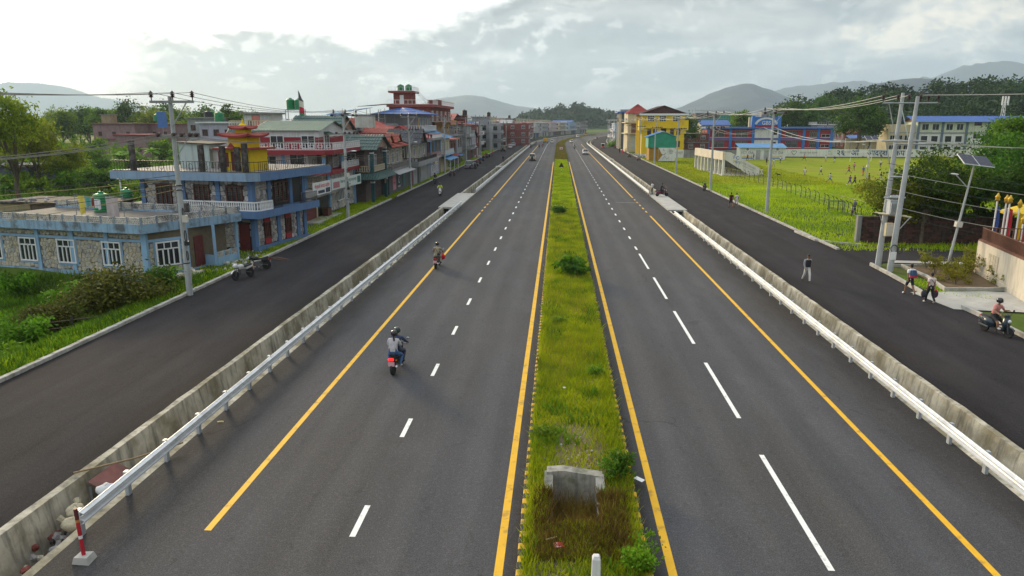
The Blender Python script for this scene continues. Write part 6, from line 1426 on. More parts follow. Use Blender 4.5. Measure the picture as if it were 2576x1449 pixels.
 u=thing('parasol','yellow canopy top showing above the picket railing at the right edge','canopy',(AT(2572,575,a.y+2.5).x+.3,a.y+2.5,0));MB().lathe([(1.7,3.7),(1.75,3.85),(.1,4.5),(.02,4.6)],14).obj('canopy_cloth',mat('banner yellow',(.60,.42,.02)),u);MB().tube([(0,0,0),(0,0,4.4)],.05,6).obj('pole',M_WHITE,u)
 def sheet(name,pts,z,m):o=MB();o.face([G(x,y).xy[:]+(z,)for x,y in pts]);ob=o.obj(name,m);ob['kind']='structure';return ob
 sheet('side_street',[(2052,607),(2150,615),(2460,633),(2700,636),(2700,664),(2450,661),(2240,657),(2185,668),(2120,640)],.004,M_ASPH2);sheet('side_street_edge',[(2240,655),(2440,660),(2700,662),(2700,668),(2440,666),(2240,661)],.008,M_CONC2)
 sheet('apron',[(2290,735),(2470,733),(2800,745),(2800,800),(2576,786),(2400,778)],.008,M_CONC2);sheet('garden_soil',[(2268,672),(2440,672),(2560,728),(2378,730)],.05,mat('garden soil',(.13,.085,.045),.95,.3,2,bump=.5,bscale=6))
 def edge(name,lb,pts,w_=.16,h=.22,n=.45):
  P=[G(x,y)for x,y in pts];r=thing(name,lb,'kerb',P[0]);pm={}
  for p,q in zip(P,P[1:]):
   d=q-p;k=max(1,round(d.length/n));l=d.length/k;key=round(l,2)
   if key not in pm:pm[key]=MB().prism([(-w_/2,-.05),(w_/2,-.05),(w_/2,h-.02),(w_/2-.02,h),(-w_/2+.02,h),(-w_/2,h-.02)],'y',.008,l-.008).mesh('kerb_block',M_KERB)
   for i in range(k):o=link('kerb_block',pm[key],r,p+d*(i/k)-P[0]+Vector((0,0,random.uniform(-.012,.01))),math.atan2(d.y,d.x)-math.pi/2)
  return r
 edge('kerb','pale block kerb from the twin poles past the walkers to the apron',[(2190,668),(2240,694),(2290,722),(2322,741)]);edge('kerb','pale block kerb behind the pink-shirted scooter rider',[(2420,776),(2500,812),(2576,850),(2640,880)]);edge('garden_edging','low concrete edging round the triangular garden bed',[(2268,671),(2330,698),(2378,731),(2470,731),(2562,729)],.12,.2,.9);edge('garden_edging','thin concrete edging along the top of the garden bed',[(2240,670),(2345,671),(2442,672)],.1,.16,.9);edge('kerb','curved kerb round the corner of the field into the side street',[(2000,584),(2052,606),(2090,611),(2165,618)],.18,.16)
 for i,(x,y,s)in enumerate(((2330,676,.55),(2352,690,.55),(2385,706,.5),(2420,700,.6),(2432,690,.62),(2445,676,.7),(2470,688,.6),(2490,700,.6),(2505,712,.5),(2535,728,.4),(2405,716,.45))):p=G(x,y);bush('garden',(p.x,p.y,.04),s,'young olive-green garden shrub, %s in the triangular soil bed'%('leftmost','second from left','front middle one','centre one','centre back one','tall back one','right of centre one','one beside the cream wall','one low by the wall','rightmost','frontmost')[i],group='shrubs in the garden bed',sz=s*1.05)
 blades('apron_grass',1500,(24.5,34,33.5,35.2),.05,.16,.03,L_GRASS,61,lambda x,y:.01+0*x)
 q=G(2400,790);blades('corner_grass',12000,(22.55,31,26,33.0),.08,.22,.035,L_GRASS,62,lambda x,y:.0+0*x,lambda x,y:(((x-22.6)*.2+.6)>0+0*y,1+0*x))
right_near()
def fences():
 r=thing('field_fence','leaning dark fence posts with bent tops along the roadside of the field','fence',(0,0,0));b=MB().tube([(0,0,-.3),(0,0,1.25),(.12,0,1.5),(.34,0,1.62)],.045,5);pm=b.mesh('post',M_DKCEM);P=[]
 for i in range(34):
  t=i/33;px=1780+(2165-1780)*t;py=428+(556-428)*t**1.25;p=G(px,py,-.25);o=link('post',pm,r,p,random.uniform(2.4,3.9));o.rotation_euler=(random.uniform(-.08,.08),random.uniform(-.08,.08),random.uniform(2.4,3.9));P.append(p)
 b=MB()
 for p,q in zip(P,P[1:]):
  for z in(.4,.8,1.15):b.tube([p+Vector((0,0,z)),q+Vector((0,0,z))],.012,3)
 b.obj('fence_wire',M_GREYM,r)
 p=G(2085,535,-.25);r=thing('cage_frame','small green tubular frame standing in the field near the road','frame',p,-.3);b=MB()
 for x in(0,1.6):
  for y in(0,1.2):b.tube([(x,y,0),(x,y,1.3)],.035,5)
 for z in(.45,1.3):b.tube([(0,0,z),(1.6,0,z),(1.6,1.2,z),(0,1.2,z),(0,0,z)],.03,5)
 b.obj('frame_tubes',mat('dull green tube',(.08,.13,.05),.7,.2),r)
 p=G(2138,407,-.2);r=thing('goal','white goal posts at the far side of the football field','goal',p);b=MB();b.tube([(0,0,0),(0,0,2.4),(6.5,3,2.4),(6.5,3,0)],.07,6);b.obj('goal_frame',M_WHITE,r)
fences()
def trees_right():
 T=[('fineolive',2262,600,64.5,.82,'bushy tree at the left end of the dark brick wall'),('fine',2318,600,63.2,.92,'tree with forked trunk right of the twin poles'),('fineolive',2385,600,67,1.0,'olive-topped spreading tree behind the solar street lamp'),('fine',2450,600,66,1.0,'dark tree behind the brick wall left of the flagpoles'),('fine',2530,600,63,1.08,'deep green tree towering behind the flagpoles'),('fine',2610,600,58,1.1,'tall green tree cut by the right edge of the picture'),('fineolive',2345,600,73,1.0,'pale olive tree in the back of the roadside clump'),('fineolive',2450,560,76,1.05,'yellowish tree top at the back right of the clump')]
 for k,px,py,Y,s,lb in T:p=AT(px,py,Y);tree(k,(p.x,Y,-.2),s,lb)
 for px,lb in((2242,'dense bush against the left end of the brick wall'),(2285,'dark undergrowth bush behind the brick wall'),(2400,'wide bush in the gap between the trees behind the wall'),(2340,'shaggy bush behind the middle of the brick wall'),(2490,'bush behind the flagpoles')):p=AT(px,600,65);bush('darkbush',(p.x,65.2,-.1),1.5,lb,sz=2.0)
 F=[('dark',2155,372,232,2.1,'big dark spreading tree between the two schools'),('dark',2185,372,238,1.6,'dark tree joined to the big one between the schools'),('broad',1868,320,305,2.0,'bright green tree behind the left half of the red school'),('dark',1990,320,312,2.3,'dark rounded tree behind the right half of the red school'),('dark',2030,320,318,2.0,'dark tree right of the school sign tower'),('dark',1728,350,250,1.5,'dark tree between the yellow house and the red school'),('broad',1780,345,300,1.3,'small tree behind the left end of the red school'),('broad',2410,300,300,1.8,'bright rounded tree above the white school roof'),('dark',2545,350,190,1.3,'tree at the right edge below the white school'),('dark',2500,372,150,1.2,'dark tree standing before the right end of the white school'),('broad',2560,400,110,1.5,'green tree at the right edge above the roadside clump'),('broad',1655,380,235,.8,'small tree beside the yellow house wall'),('broad',2105,290,360,2.1,'tree on the slope above the pink house'),('dark',2065,290,380,2.2,'dark tree where the wooded hill begins')]
 for k,px,py,Y,s,lb in F:p=AT(px,py,Y);tree(k,(p.x,Y,-.3 if Y<340 else 3),s,lb)
trees_right()
def forest(name,n,seed,fn,R,H,m,per=150,leaf=1.3):
 rng=np.random.default_rng(seed);Vs=[];
 for i in range(n):
  x,y,z,s=fn(rng);P,_=crown_pts(rng,R*s,H*s,26,per//26,.9*s,.6,1.0);Vs.append((P+np.array([x,y,z]),np.full(len(P),leaf*s)))
 P=np.concatenate([v[0]for v in Vs]);S=np.concatenate([v[1]for v in Vs]);v,f=leaf_quads(P,S*(.6+.8*rng.random(len(P))),rng,.25,np.array([0,0,1.0]));o=link(name,np_mesh(name,v,f,m));o['kind']='stuff'
def hillside(rng):
 while True:
  px=rng.uniform(1930,2750);f=rng.random()**.8;Y=325+105*f;crest=np.interp(px,[1850,1980,2060,2110,2200,2300,2400,2500,2576,2750],[322,295,265,256,250,243,236,226,214,205]);p=AT(px,crest,430);z=p.z*(1-abs((Y-430)/110))**.9
  return p.x,Y,max(z-1,-1),rng.uniform(.8,1.7)
forest('hillside_wood',620,71,hillside,3.0,5.0,L_FOREST,130,.9)
def nearhill(rng):px=rng.uniform(1300,1590);crest=np.interp(px,[1290,1340,1385,1430,1460,1500,1545,1600],[312,292,285,272,276,286,296,312]);Y=1150-130*rng.random();p=AT(px,crest,1150);return p.x,Y,p.z*(1-(1150-Y)/140)**.9-2,rng.uniform(1.2,2.2)
forest('far_hill_wood',300,72,nearhill,3.5,5.0,L_FOREST,78,1.6)
def farbelt(rng):Y=rng.uniform(520,800);x=rng.uniform(-520,-70)+CX(Y);return x,Y,-1,rng.uniform(1.0,1.9)
forest('far_tree_belt',260,73,farbelt,3.5,5.0,L_FOREST,78,1.5)
def farbelt2(rng):Y=rng.uniform(420,700);x=rng.uniform(60,330)+CX(Y);return x,Y,-1,rng.uniform(.9,1.7)
forest('far_tree_belt',160,74,farbelt2,3.5,5.0,L_FOREST,78,1.4)
def left_back():
 T=[('open',38,420,96,1.42,'tall open-crowned tree with bare limbs at the far left edge'),('open',95,420,110,1.15,'open-crowned tree beside the tallest one at the far left'),('olive',20,420,118,1.7,'olive tree low behind the tall tree at the left edge')]
 xs=[150,180,215,250,285,320,352,385,420,455,490,520]
 W=['leftmost','second from left','third from left','fourth from left','above the chimney of the purple-brown houses','the tall one left of centre','central one','right of centre','behind the near power pole','just right of the near power pole','second from right','rightmost']
 for k,px,py,Y,s,lb in T:p=AT(px,py,Y);tree(k,(p.x,Y,-1),s,lb)
 for i,px in enumerate(xs):Y=268+(i*37%50);p=AT(px,300,Y);tree(('broad','olive','dark')[i%3],(p.x,Y,-1),(14.0+(1.8 if i in(5,7)else 0))/6.4*random.uniform(.93,1.05),'tree in the belt behind the back houses, '+W[i],group='belt of trees behind the left houses')
 for i,px in enumerate(range(130,640,22)):Y=330+(i*53%70);p=AT(px,300,Y);tree(('olive','broad','olive')[i%3],(p.x,Y,-1),random.uniform(2.15,2.5),'distant tree in the far skyline belt on the left, %s from the left'%('first second third fourth fifth sixth seventh eighth ninth tenth eleventh twelfth thirteenth fourteenth fifteenth sixteenth seventeenth eighteenth nineteenth twentieth twenty-first twenty-second twenty-third twenty-fourth'.split()[i]),group='far trees on the left skyline')
 tree('tall',(AT(573,300,200).x,200,-1),1.22,'slim tall tree with small round crown standing above the left skyline');tree('dark',(AT(600,300,190).x,190,-1),1.45,'rounded dark tree right of the slim tall tree');tree('broad',(AT(505,360,78).x,78,-.9),1.18,'bright green tree crown behind the mint rooftop hut')
 tree('olive',(AT(170,380,115).x,115,-1),1.1,'yellow-green sunlit tree at the left in front of the back houses');tree('olive',(AT(120,380,125).x,125,-1),1.2,'yellow-green tree left of the sunlit one');tree('broad',(AT(650,330,160).x,160,-.9),1.3,'tree behind the white house with green roof')
 B=[(60,470,'leafy',2.6,'big bright bush behind the brick shed'),(110,480,'leafy',2.2,'bright spreading bush right of the brick shed'),(170,470,'weedy',2.0,'green bush behind the yellow cloth'),(258,478,'darkbush',2.5,'dark round bush behind the green roof tank'),(295,470,'leafy',1.6,'small bright bush between the two green tanks'),(345,490,'leafy',1.9,'bright bush at the corner of the blue stone house'),(130,440,'weedy',2.2,'bush in the back gardens left of the banana plants'),(215,440,'leafy',1.8,'leafy bush in the middle of the back gardens'),(260,420,'darkbush',2.0,'dark bush below the purple-brown houses'),(60,430,'weedy',2.4,'weedy thicket right of the red-roofed shed'),(300,445,'weedy',1.5,'weedy bush beside the white awning'),(30,455,'leafy',2.0,'bright bush beside the slate-blue wall'),(180,405,'darkbush',2.4,'dark thicket far back in the left gardens'),(240,400,'weedy',2.4,'green thicket far back below the belt of trees')]
 B+=[(48,405,'leafy',4.2,'broad bright thicket round the foot of the tall left tree'),(115,415,'weedy',3.4,'thicket right of the foot of the tall left tree'),(235,385,'weedy',3.6,'bright thicket in front of the purple-brown houses at left'),(330,392,'leafy',3.4,'pale thicket in front of the purple-brown houses at centre'),(410,392,'weedy',3.4,'thicket below the strong blue panel'),(465,395,'leafy',3.2,'bright thicket right of the near power pole'),(160,375,'leafy',3.6,'yellow-green thicket in the sunlit back gardens'),(90,400,'leafy',3.0,'bright thicket beside the small red-roofed shed'),(350,430,'darkbush',2.4,'dark thicket behind the concrete column stub'),(25,400,'weedy',3.0,'weedy thicket at the left edge of the back gardens'),(200,450,'leafy',2.2,'bright clump in the middle of the back gardens')]
 for px,py,k,s,lb in B:p=G(px,py+14,-1);bush(k,(p.x,p.y,-1),s,lb,sz=s*1.1)
 PB=mat('purple-brown plaster',(.24,.15,.16),.9,.2,.8,streak=.5)
 def back(lb,px0,px1,ytop,Y,dep,m,roofm,wn=3,ns=2,z0=-1):
  a,b=AT(px0,ytop,Y),AT(px1,ytop,Y);r=house(lb,a.x,Y,-6,z=z0);W_=b.x-a.x;h=a.z-z0;storey(r,0,W_,0,dep,0,h,m)
  for s in range(ns):
   for i in range(wn):window(r,'F',W_*(i+.5)/wn,0,h*(s+.25)/ns,1.1,1.2,'brown')
  MB().box((-.5,-.6,h),(W_+.5,dep+.4,h+.3)).obj('roof_slab',roofm,r);MB().box((-.3,-.4,h/ns),(W_+.3,0,h/ns+.2)).obj('floor_band',roofm,r);return r,W_,h
 RM=mat('dull red band',(.24,.06,.07),.85,.2,1)
 r,W_,h=back('purple-brown two-storey house with red roof edge and little chimney cabin, left back row',232,345,312,240,10,PB,RM);wall(r,2,5.6,2,5,h+.3,h+3.0,mat('tan plaster',(.27,.22,.13)));box(r,'cabin_slab',1.7,5.9,1.7,5.3,h+3.0,h+3.2,M_CEM)
 back('purple-brown house with red roof edge, right half of the left back row',348,432,313,246,10,PB,RM)
 back('lower purple-brown house in front of the left back row',290,372,340,226,8,PB,RM,2,1);back('slate-blue low wall house at the left edge behind the brick shed',-60,82,418,112,6,mat('slate blue wall',(.10,.105,.15),.9,.15,.8,streak=.3),M_CEM,1,1)
 r,W_,h=back('small red-roofed shed with green tank at the left edge of the back gardens',-50,80,380,165,8,P_GREY,P_CRIM,2,1);p=AT(78,410,163);tank((p.x,162,-1),1.1,4.8,label='tall green tank beside the red-roofed shed at far left')
 back('long grey house with roof clutter behind the near power pole',470,560,298,185,9,P_GREY,M_CEM,3,3);back('blue-walled house left of the white and orange tower house',560,612,309,170,8,P_LTBL,M_CEM,2,3);back('grey flat house behind the rooftop shrine',500,590,310,160,8,P_LILAC,P_WHITE,3,3)
 r,W_,h=back('white tower house with orange window bay behind the yellow shrine',612,655,287,120,8,P_WHITE,M_CEM,1,4);box(r,'orange_bay',W_*.55,W_+.02,-.3,0,h-2.4,h-.2,P_SALMON)
 t=thing('billboard','strong blue sheet panel standing on the back houses behind the near pole','panel',(AT(407,300,235).x,235,8));MB().box((-1.6,0,0),(1.6,.1,5)).obj('panel',P_BLUE,t);MB().tube([(0,.1,-3),(0,.1,2)],.1,5).obj('post',M_GREYM,t)
 for i,(px,py,Y,c,lb)in enumerate(((395,298,238,M_TANK,'green tank half hidden in the trees left of the near pole'),(525,293,186,M_TANKB,'black tank on the long grey house roof'),(536,293,187,M_TANK,'green tank beside the black one on the long grey roof'),(552,297,172,M_TANK,'green tank above the blue-walled back house'))):p=AT(px,py,Y);tank((p.x,Y,p.z-.9),1.1,2.4,c,lb)
 r=house('white corrugated awning sheet beside the blue stone house terrace',AT(285,428,62).x,62,0,'awning','awning',z=0);corr(r,(0,0,5.0),(3.4,0,5.4),(3.4,3,5.6),(0,3,5.2),R_GREY)
 for x in(.4,3.1):box(r,'post',x-.05,x+.05,.1,.2,-1,5.0,M_WHITE)
 p=AT(341,470,62);tank((p.x-.6,61.5,3.0),.5,1.3,label='small green tank under the white awning by the blue house')
left_back()
# ==== power poles and wires
M_POLE=mat('grey pole',(.38,.40,.40),.75,.15,1.5,streak=.35);M_INS=mat('brown insulator',(.045,.02,.018),.35,.2,5);M_WIRE=mat('weathered wire',(.20,.19,.17),.7,0);M_WIRE2=mat('dark cable',(.05,.05,.05),.7,0)
def ph(base,py):
 lo,hi=0,20
 for _ in range(30):
  m=(lo+hi)/2;d=Vector((base.x,base.y,m-CH));c=_R.transposed()@d;y=H2+F*c.y/c.z if True else 0
  if y>py:lo=m
  else:hi=m
 return lo
_ins=MB().lathe([(.03,-.18),(.03,0),(.14,.03),(.06,.10),(.15,.13),(.06,.21),(.13,.24),(.05,.33),(.02,.37)],8).mesh('insulator',M_INS)
_spool=MB().lathe([(.05,-.14),(.13,-.11),(.06,0),(.13,.11),(.05,.14)],8,axis='y').mesh('spool_insulator',M_INS)
_poles={}
def pole_mesh(h,r=.19):
 k=round(h,1)
 if k not in _poles:_poles[k]=MB().tube([(0,0,-.3),(0,0,h*.33),(0,0,h*.66),(0,0,h)],[r,r*.86,r*.72,r*.58],10).mesh('pole',M_POLE)
 return _poles[k]
ARM=MB().box((-1.25,-.06,-.07),(1.25,.06,.07)).mesh('crossarm',mat('weathered crossarm',(.24,.25,.25),.8,.2,3))
def power_pole(base,h,label,lamp=False,lean=0,arm2=True,shift=.15,group='power poles along the road',clutter=False,dead=False):
 r=thing('power_pole',label,'power pole',base,0,group);r.rotation_euler=(0,lean,-math.atan((CX(base.y+5)-CX(base.y-5))/10))
 link('shaft',pole_mesh(h),r);link('crossarm',ARM,r,(shift,-.12,h-.3));MB().tube([(shift+.85,-.12,h-.32),(0,-.1,h-1.7)],.035,5).obj('brace',M_POLE,r)
 top=[]
 for dx in(-1.15,.08,1.2):link('insulator',_ins,r,(shift+dx,-.12,h-.07));top.append(Vector((base.x+shift+dx,base.y-.12,h+.2)))
 if dead:
  for dx in(-1.1,0,1.1):
   for dy in(-.3,.2):link('spool_insulator',_spool,r,(shift+dx+dy*.4,-.12+dy,h-.3))
 low=[]
 if arm2:
  z=h-2.15;link('crossarm',ARM,r,(.35,-.14,z));MB().tube([(.95,-.14,z-.05),(0,-.1,z-1.3)],.03,5).obj('brace',M_POLE,r)
  for dx in(-.75,.15,.6,1.1,1.45):link('spool_insulator',_spool,r,(dx,-.2,z+.06));low.append(Vector((base.x+dx,base.y-.2,z+.06)))
 if lamp:
  MB().tube([(0,0,h*.62),(.5,-.1,h*.64),(.8,-.15,h*.645)],.03,5).obj('lamp_arm',M_POLE,r);MB().ball((1.0,-.18,h*.642),(.3,.12,.07),8,5).obj('lamp_head',M_WHITE,r)
 if clutter:
  for z,k in((4.9,.16),(3.55,.20),(2.4,.17)):
   b=MB();
   for q in range(14):a0,a1=6.283*q/14,6.283*(q+1)/14;b.tube([(.2+k*.3*math.cos(a0),-.2,z+k*math.sin(a0)*1.6),(.2+k*.3*math.cos(a1),-.2,z+k*math.sin(a1)*1.6)],.03,4)
   b.obj('cable_coil',M_WIRE2,r)
  MB().box((.14,-.3,4.35),(.42,-.1,4.75)).obj('meter_box',M_CREAMW,r);MB().box((.12,-.28,3.0),(.36,-.1,3.25)).obj('junction_box',M_BLACK,r)
  for z in(6.4,6.15,1.9):MB().lathe([(.185,0),(.195,.03),(.185,.06)],10,(0,0,z)).obj('band',M_BLACK,r)
 return top,low
def run(side,Ys,X,h0,labs,**kw):
 out=[]
 for i,y in enumerate(Ys):out.append(power_pole(Vector((X+CX(y)+(.15 if i%2 else 0),y,0)),h0+(.25 if i%3==1 else 0),labs(i),lean=random.uniform(-.012,.012)if i>1 else .0,**kw(i)))
 return out
_b=G(478,742);_ord=['nearest','second','third','fourth','fifth','sixth','seventh','eighth','ninth','tenth','eleventh','twelfth','thirteenth','fourteenth','fifteenth','sixteenth']
LY=[8.5,_b.y,75.2,108.6,142,176,209,243,277,311,345,380,415,450];LP=[]
for i,y in enumerate(LY):
 lb='grey power pole just outside the left edge of the picture' if i==0 else 'tall grey power pole beside the left kerb, %s from the camera%s'%(_ord[i-1],', wrapped in cable coils' if i==1 else '')
 LP.append(power_pole(Vector(((_b.x if i<2 else-22.15)+CX(y),y,0)),11.35 if i<2 else 10.9,lb,lamp=i in(2,3,4,6),clutter=i in(1,2),dead=i==2,lean=0 if i<2 else random.uniform(-.01,.012)))
for i,(y,x)in enumerate(((216,-22.4),(249,-22.3),(262,-22.5))):power_pole(Vector((x-.9,y,0)),11.5,'extra power pole doubled up beside the left row, %s of three'%('first','second','last')[i],arm2=False)
RY=[83,111.5,144.7,178,211,245,279,313,347,382,418];RP=[]
for i,y in enumerate(RY):RP.append(power_pole(Vector((23.5-(.0 if i==0 else .5)+CX(y),y,0)),11.2 if i<2 else 10.7,'grey power pole beside the right kerb, %s beyond the twin poles'%(_ord[i]if i else 'first'),dead=i==0,arm2=i>0,lean=random.uniform(-.012,.012)))
def twin():
 a,b=G(2208,668),G(2238,681);r=thing('twin_pole','pair of leaning grey poles carrying a transformer platform and cross-arms','power pole',(a.x,a.y,0));d=b-a
 h1,h2=11.9,11.6;t1,t2=Vector((.9,1.2,h1)),Vector((d.x+.75,d.y+.6,h2))
 for p,t in((Vector((0,0,0)),t1),(d,t2)):MB().tube([p-Vector((0,0,.3)),p.lerp(t,.33),p.lerp(t,.66),t],[.21,.18,.15,.115],10).obj('shaft',M_POLE,r)
 P1=lambda z:t1*(z/h1);P2=lambda z:d+(t2-d)*(z/h2);out=[]
 def arm(z,e0,e1,dy=-.15,th=.05):
  p,q=P1(z),P2(z);u=(q-p).normalized();m=(p+q)/2;u=Vector((1,-.15,0)).normalized();A,B=m+u*e0+Vector((0,dy,0)),m+u*e1+Vector((0,dy,0));MB().tube([A,B],th,4).obj('crossarm',M_POLE,r);return A,B
 A,B=arm(11.2,-1.7,1.7);MB().tube([A+Vector((.45,.1,0)),P1(8.6)],.035,5).obj('brace',M_POLE,r);MB().tube([A+Vector((1.2,.1,0)),P2(8.4)],.035,5).obj('brace',M_POLE,r)
 for k in(0,.27,.47,.68,.82,1.0):q=A.lerp(B,k);link('insulator',_ins,r,q+Vector((0,0,.24)));out.append(Vector((a.x,a.y,0))+q+Vector((0,0,.5)))
 A2,B2=arm(8.7,-1.4,1.0);arm(8.5,-.6,1.3,-.3);MB().tube([A2+Vector((.3,.1,0)),P1(6.4)],.035,5).obj('brace',M_POLE,r);low=[Vector((a.x,a.y,0))+A2.lerp(B2,k)+Vector((0,0,.1))for k in(.05,.4,.8)]
 YM=mat('cream steel channel',(.45,.40,.24),.7,.15,3);arm(6.3,-.6,.6,-.22,.06);arm(4.9,-.55,.6,-.22,.07);arm(4.85,-.55,.6,.25,.07)
 for z in(3.6,):MB().tube([P1(z)+Vector((-.6,-.3,.1)),P2(z)+Vector((.7,-.3,.1))],.06,4).obj('platform_beam',YM,r);MB().tube([P1(z)+Vector((-.6,.3,.1)),P2(z)+Vector((.7,.3,.1))],.06,4).obj('platform_beam',YM,r)
 MB().tube([P1(3.6)+Vector((-.55,-.3,.1)),P1(2.7)],.035,4).obj('brace',M_POLE,r);MB().tube([P2(3.6)+Vector((.65,-.3,.1)),P2(2.6)],.035,4).obj('brace',M_POLE,r)
 m=(P1(4.2)+P2(4.2))/2;t=thing('transformer','grey transformer with fins and bushings on the twin-pole platform','transformer',Vector((a.x,a.y,0))+m+Vector((0,-.1,-.45)))
 TG=mat('transformer grey',(.42,.45,.46),.6,.1,3);MB().box((-.36,-.26,0),(.36,.26,.95)).obj('tank',TG,t);b_=MB()
 for i in range(7):b_.box((-.33+i*.1,-.38,.12),(-.30+i*.1,.38,.8))
 b_.obj('cooling_fins',TG,t);MB().box((-.4,-.3,.95),(.4,.3,1.0)).obj('lid',TG,t);MB().tube([(-.3,0,1.2),(.3,0,1.2)],.1,8).obj('oil_conservator',TG,t)
 for x in(-.22,0,.22):link('bushing',_ins,t,(x,.1,1.05))
 c=thing('fuse_cabinet','cream metal cabinet hung between the twin poles under the platform','cabinet',Vector((a.x,a.y,0))+(P1(2.9)+P2(2.9))/2+Vector((-.1,-.1,-.35)));MB().box((-.24,-.16,-.3),(.24,.16,.6)).obj('case',YM,c);MB().box((-.2,-.18,-.24),(.2,-.16,.54)).obj('door',M_CREAMW,c)
 for z,k in((1.55,.22),(1.45,.17)):
  b_=MB()
  for q in range(14):a0,a1=6.283*q/14,6.283*(q+1)/14;p=P2(z)+Vector((-.05 if k>.2 else .35,-.24,0));b_.tube([p+Vector((k*math.cos(a0),0,k*1.2*math.sin(a0))),p+Vector((k*math.cos(a1),0,k*1.2*math.sin(a1)))],.035,4)
  b_.obj('cable_coil',M_WIRE2,r)
 MB().box((-.17,-.02,0),(.17,0,.55)).obj('notice',M_WHITE,r,loc=P2(.8)+Vector((0,-.23,0)));return out,low
TT,TL=twin()
WN={}
def wires(A,B,label,sag,r=.018,m=None,group=None,idx=None,n=9):
 nm=('left','middle','right','fourth','fifth','sixth')
 for i,(p,q)in enumerate(zip(A,B)):wire('power_line',p,q,sag,r,m or M_WIRE,'%s wire of the %s'%(nm[i],label),group=group,n=n)
for i in range(len(LP)-1):
 lab='%s span of top wires on the left'%(_ord[i-1]if i else 'frame-edge');rr=.014 if i<3 else .02
 wires(LP[i][0],LP[i+1][0],lab,.55,rr,M_WIRE2 if i else M_WIRE,'top wires of the left power line')
 if i<8:wires(LP[i][1][:3],LP[i+1][1][:3],lab.replace('top','lower'),.7,.016,M_WIRE,'lower wires of the left power line')
for i in range(len(RP)-1):
 wires(RP[i][0],RP[i+1][0],'%s span of top wires on the right'%_ord[i],.6,.022 if i<3 else .026,mat('bright aluminium wire',(.5,.48,.42),.5,0),'top wires of the right power line')
 if i<6:wires((RP[i][1]or[v-Vector((0,0,2.0))for v in RP[i][0]])[:2],RP[i+1][1][:2],'%s span of lower wires on the right'%_ord[i],.9,.02,None,'lower wires of the right power line')
AL=mat('bright aluminium wire',(.5,.48,.42),.5,0)
wires([TT[0],TT[1],TT[2]],RP[0][0],'span from the twin poles to the next right pole',.5,.022,AL,'wires leaving the twin poles');wires(TL[:2],[v-Vector((0,0,2.1))for v in RP[0][0]][:2],'lower span from the twin poles',.7,.02,AL,'wires leaving the twin poles')
wires([TT[3],TT[4],TT[5]],[v+Vector((22,-26,.6))for v in TT[3:6]],'top span running out of the right edge',.35,.02,AL,'wires leaving the twin poles');wires(TL[1:3],[v+Vector((30,14,0))for v in TL[1:3]],'lower span running to the right behind the trees',.8,.018,AL,'wires leaving the twin poles')
_t0=Vector((TL[0].x+.4,TL[0].y,0));_n=['topmost','second','third','fourth','fifth','sixth','lowest']
for i in range(7):wire('service_cable',_t0+Vector((0,0,7.2-i*.55)),Vector((43+i*.6,47+i*1.2,5.0-i*.55)),.45+.12*i,.016,AL if i%2 else M_WIRE2,'drooping service cable from the twin poles towards the flags, %s'%_n[i],'cable','cables fanning out from the twin poles')
_l=Vector((_b.x,_b.y,0))
for i,(z,e)in enumerate(((7.0,(-44,36,5.9)),(6.8,(-45,35,5.6)),(6.7,(-40,34,5.3)),(6.5,(-42,33,4.8)),(6.4,(-36,36,4.9)),(6.2,(-38,31,4.0)))):wire('service_cable',_l+Vector((-.1,-.1,z)),e,.35,.017,mat('yellowed cable',(.34,.27,.13),.7,0)if i%2 else M_WIRE2,'service cable from the near left pole across the stone house, %s'%_n[i],'cable','cables from the near left pole')
for i,(z,e)in enumerate(((6.6,LA(2.2,6.2,3.9)),(6.3,LB(.9,3,5.3)),(6.1,LB(.9,-.4,5.2)))):wire('service_cable',_l+Vector((.1,0,z)),e,.5,.014,M_WIRE2,('cable from the near left pole to the lattice parapet corner','cable from the near left pole to the blue house side','cable from the near left pole to the blue house corner')[i],'cable')
p2=Vector((-22.15,75.2,0))
for i,(z,e)in enumerate(((6.9,(-23.0,56.0,4.9)),(6.7,(-23.2,57.5,4.6)),(6.5,(-22.6,62.5,5.2)),(6.7,(-22.4,108.5,6.4)),(6.5,(-22.4,108.5,6.0)),(6.3,(-22.4,108.5,5.6)),(6.4,(-24.8,88.5,6.0)))):wire('service_cable',p2+Vector((-.1,0,z)),e,.7,.017,M_WIRE2 if i%2 else M_WIRE,'house cable from the second left pole, %s of its bundle'%_n[i],'cable','cables from the second left pole')
def solar(base,lean,h,label,flip=1,s=1.0):
 r=thing('solar_lamp',label,'street lamp',base);r.rotation_euler=(0,lean,0);MB().tube([(0,0,-.2),(0,0,h)],[.10,.055],8).obj('shaft',M_POLE,r);MB().tube([(0,0,h*.78),(-flip*1.0,-.1,h*.88)],.035,6).obj('lamp_arm',M_POLE,r);MB().ball((-flip*1.15,-.12,h*.89),(.28,.11,.06),8,5).obj('lamp_head',M_WHITE,r);MB().box((-.2,-.16,h*.42),(.2,.16,h*.42+.35)).obj('battery_box',M_CREAMW,r)
 PV=mat('solar cells',(.012,.016,.045),.25,.3,8,spec=.6)
 f=MB();
 for x0,x1 in((-.98,-.02),(.02,.98)):f.prism([(-.62+.0,-.30),(.62,.30),(.60,.34),(-.64,-.26)],'x',x0,x1)
 o=f.obj('panel_frame',M_WHITE,r,loc=(0,0,h+.2));c=MB()
 for x0 in(-.95,.05):
  for i in range(6):c.prism([(-.60+i*.2,-.235+i*.097),(-.42+i*.2,-.148+i*.097),(-.43+i*.2,-.128+i*.097),(-.61+i*.2,-.215+i*.097)],'x',x0,x0+.9)
 c.obj('solar_cells',PV,o);return r
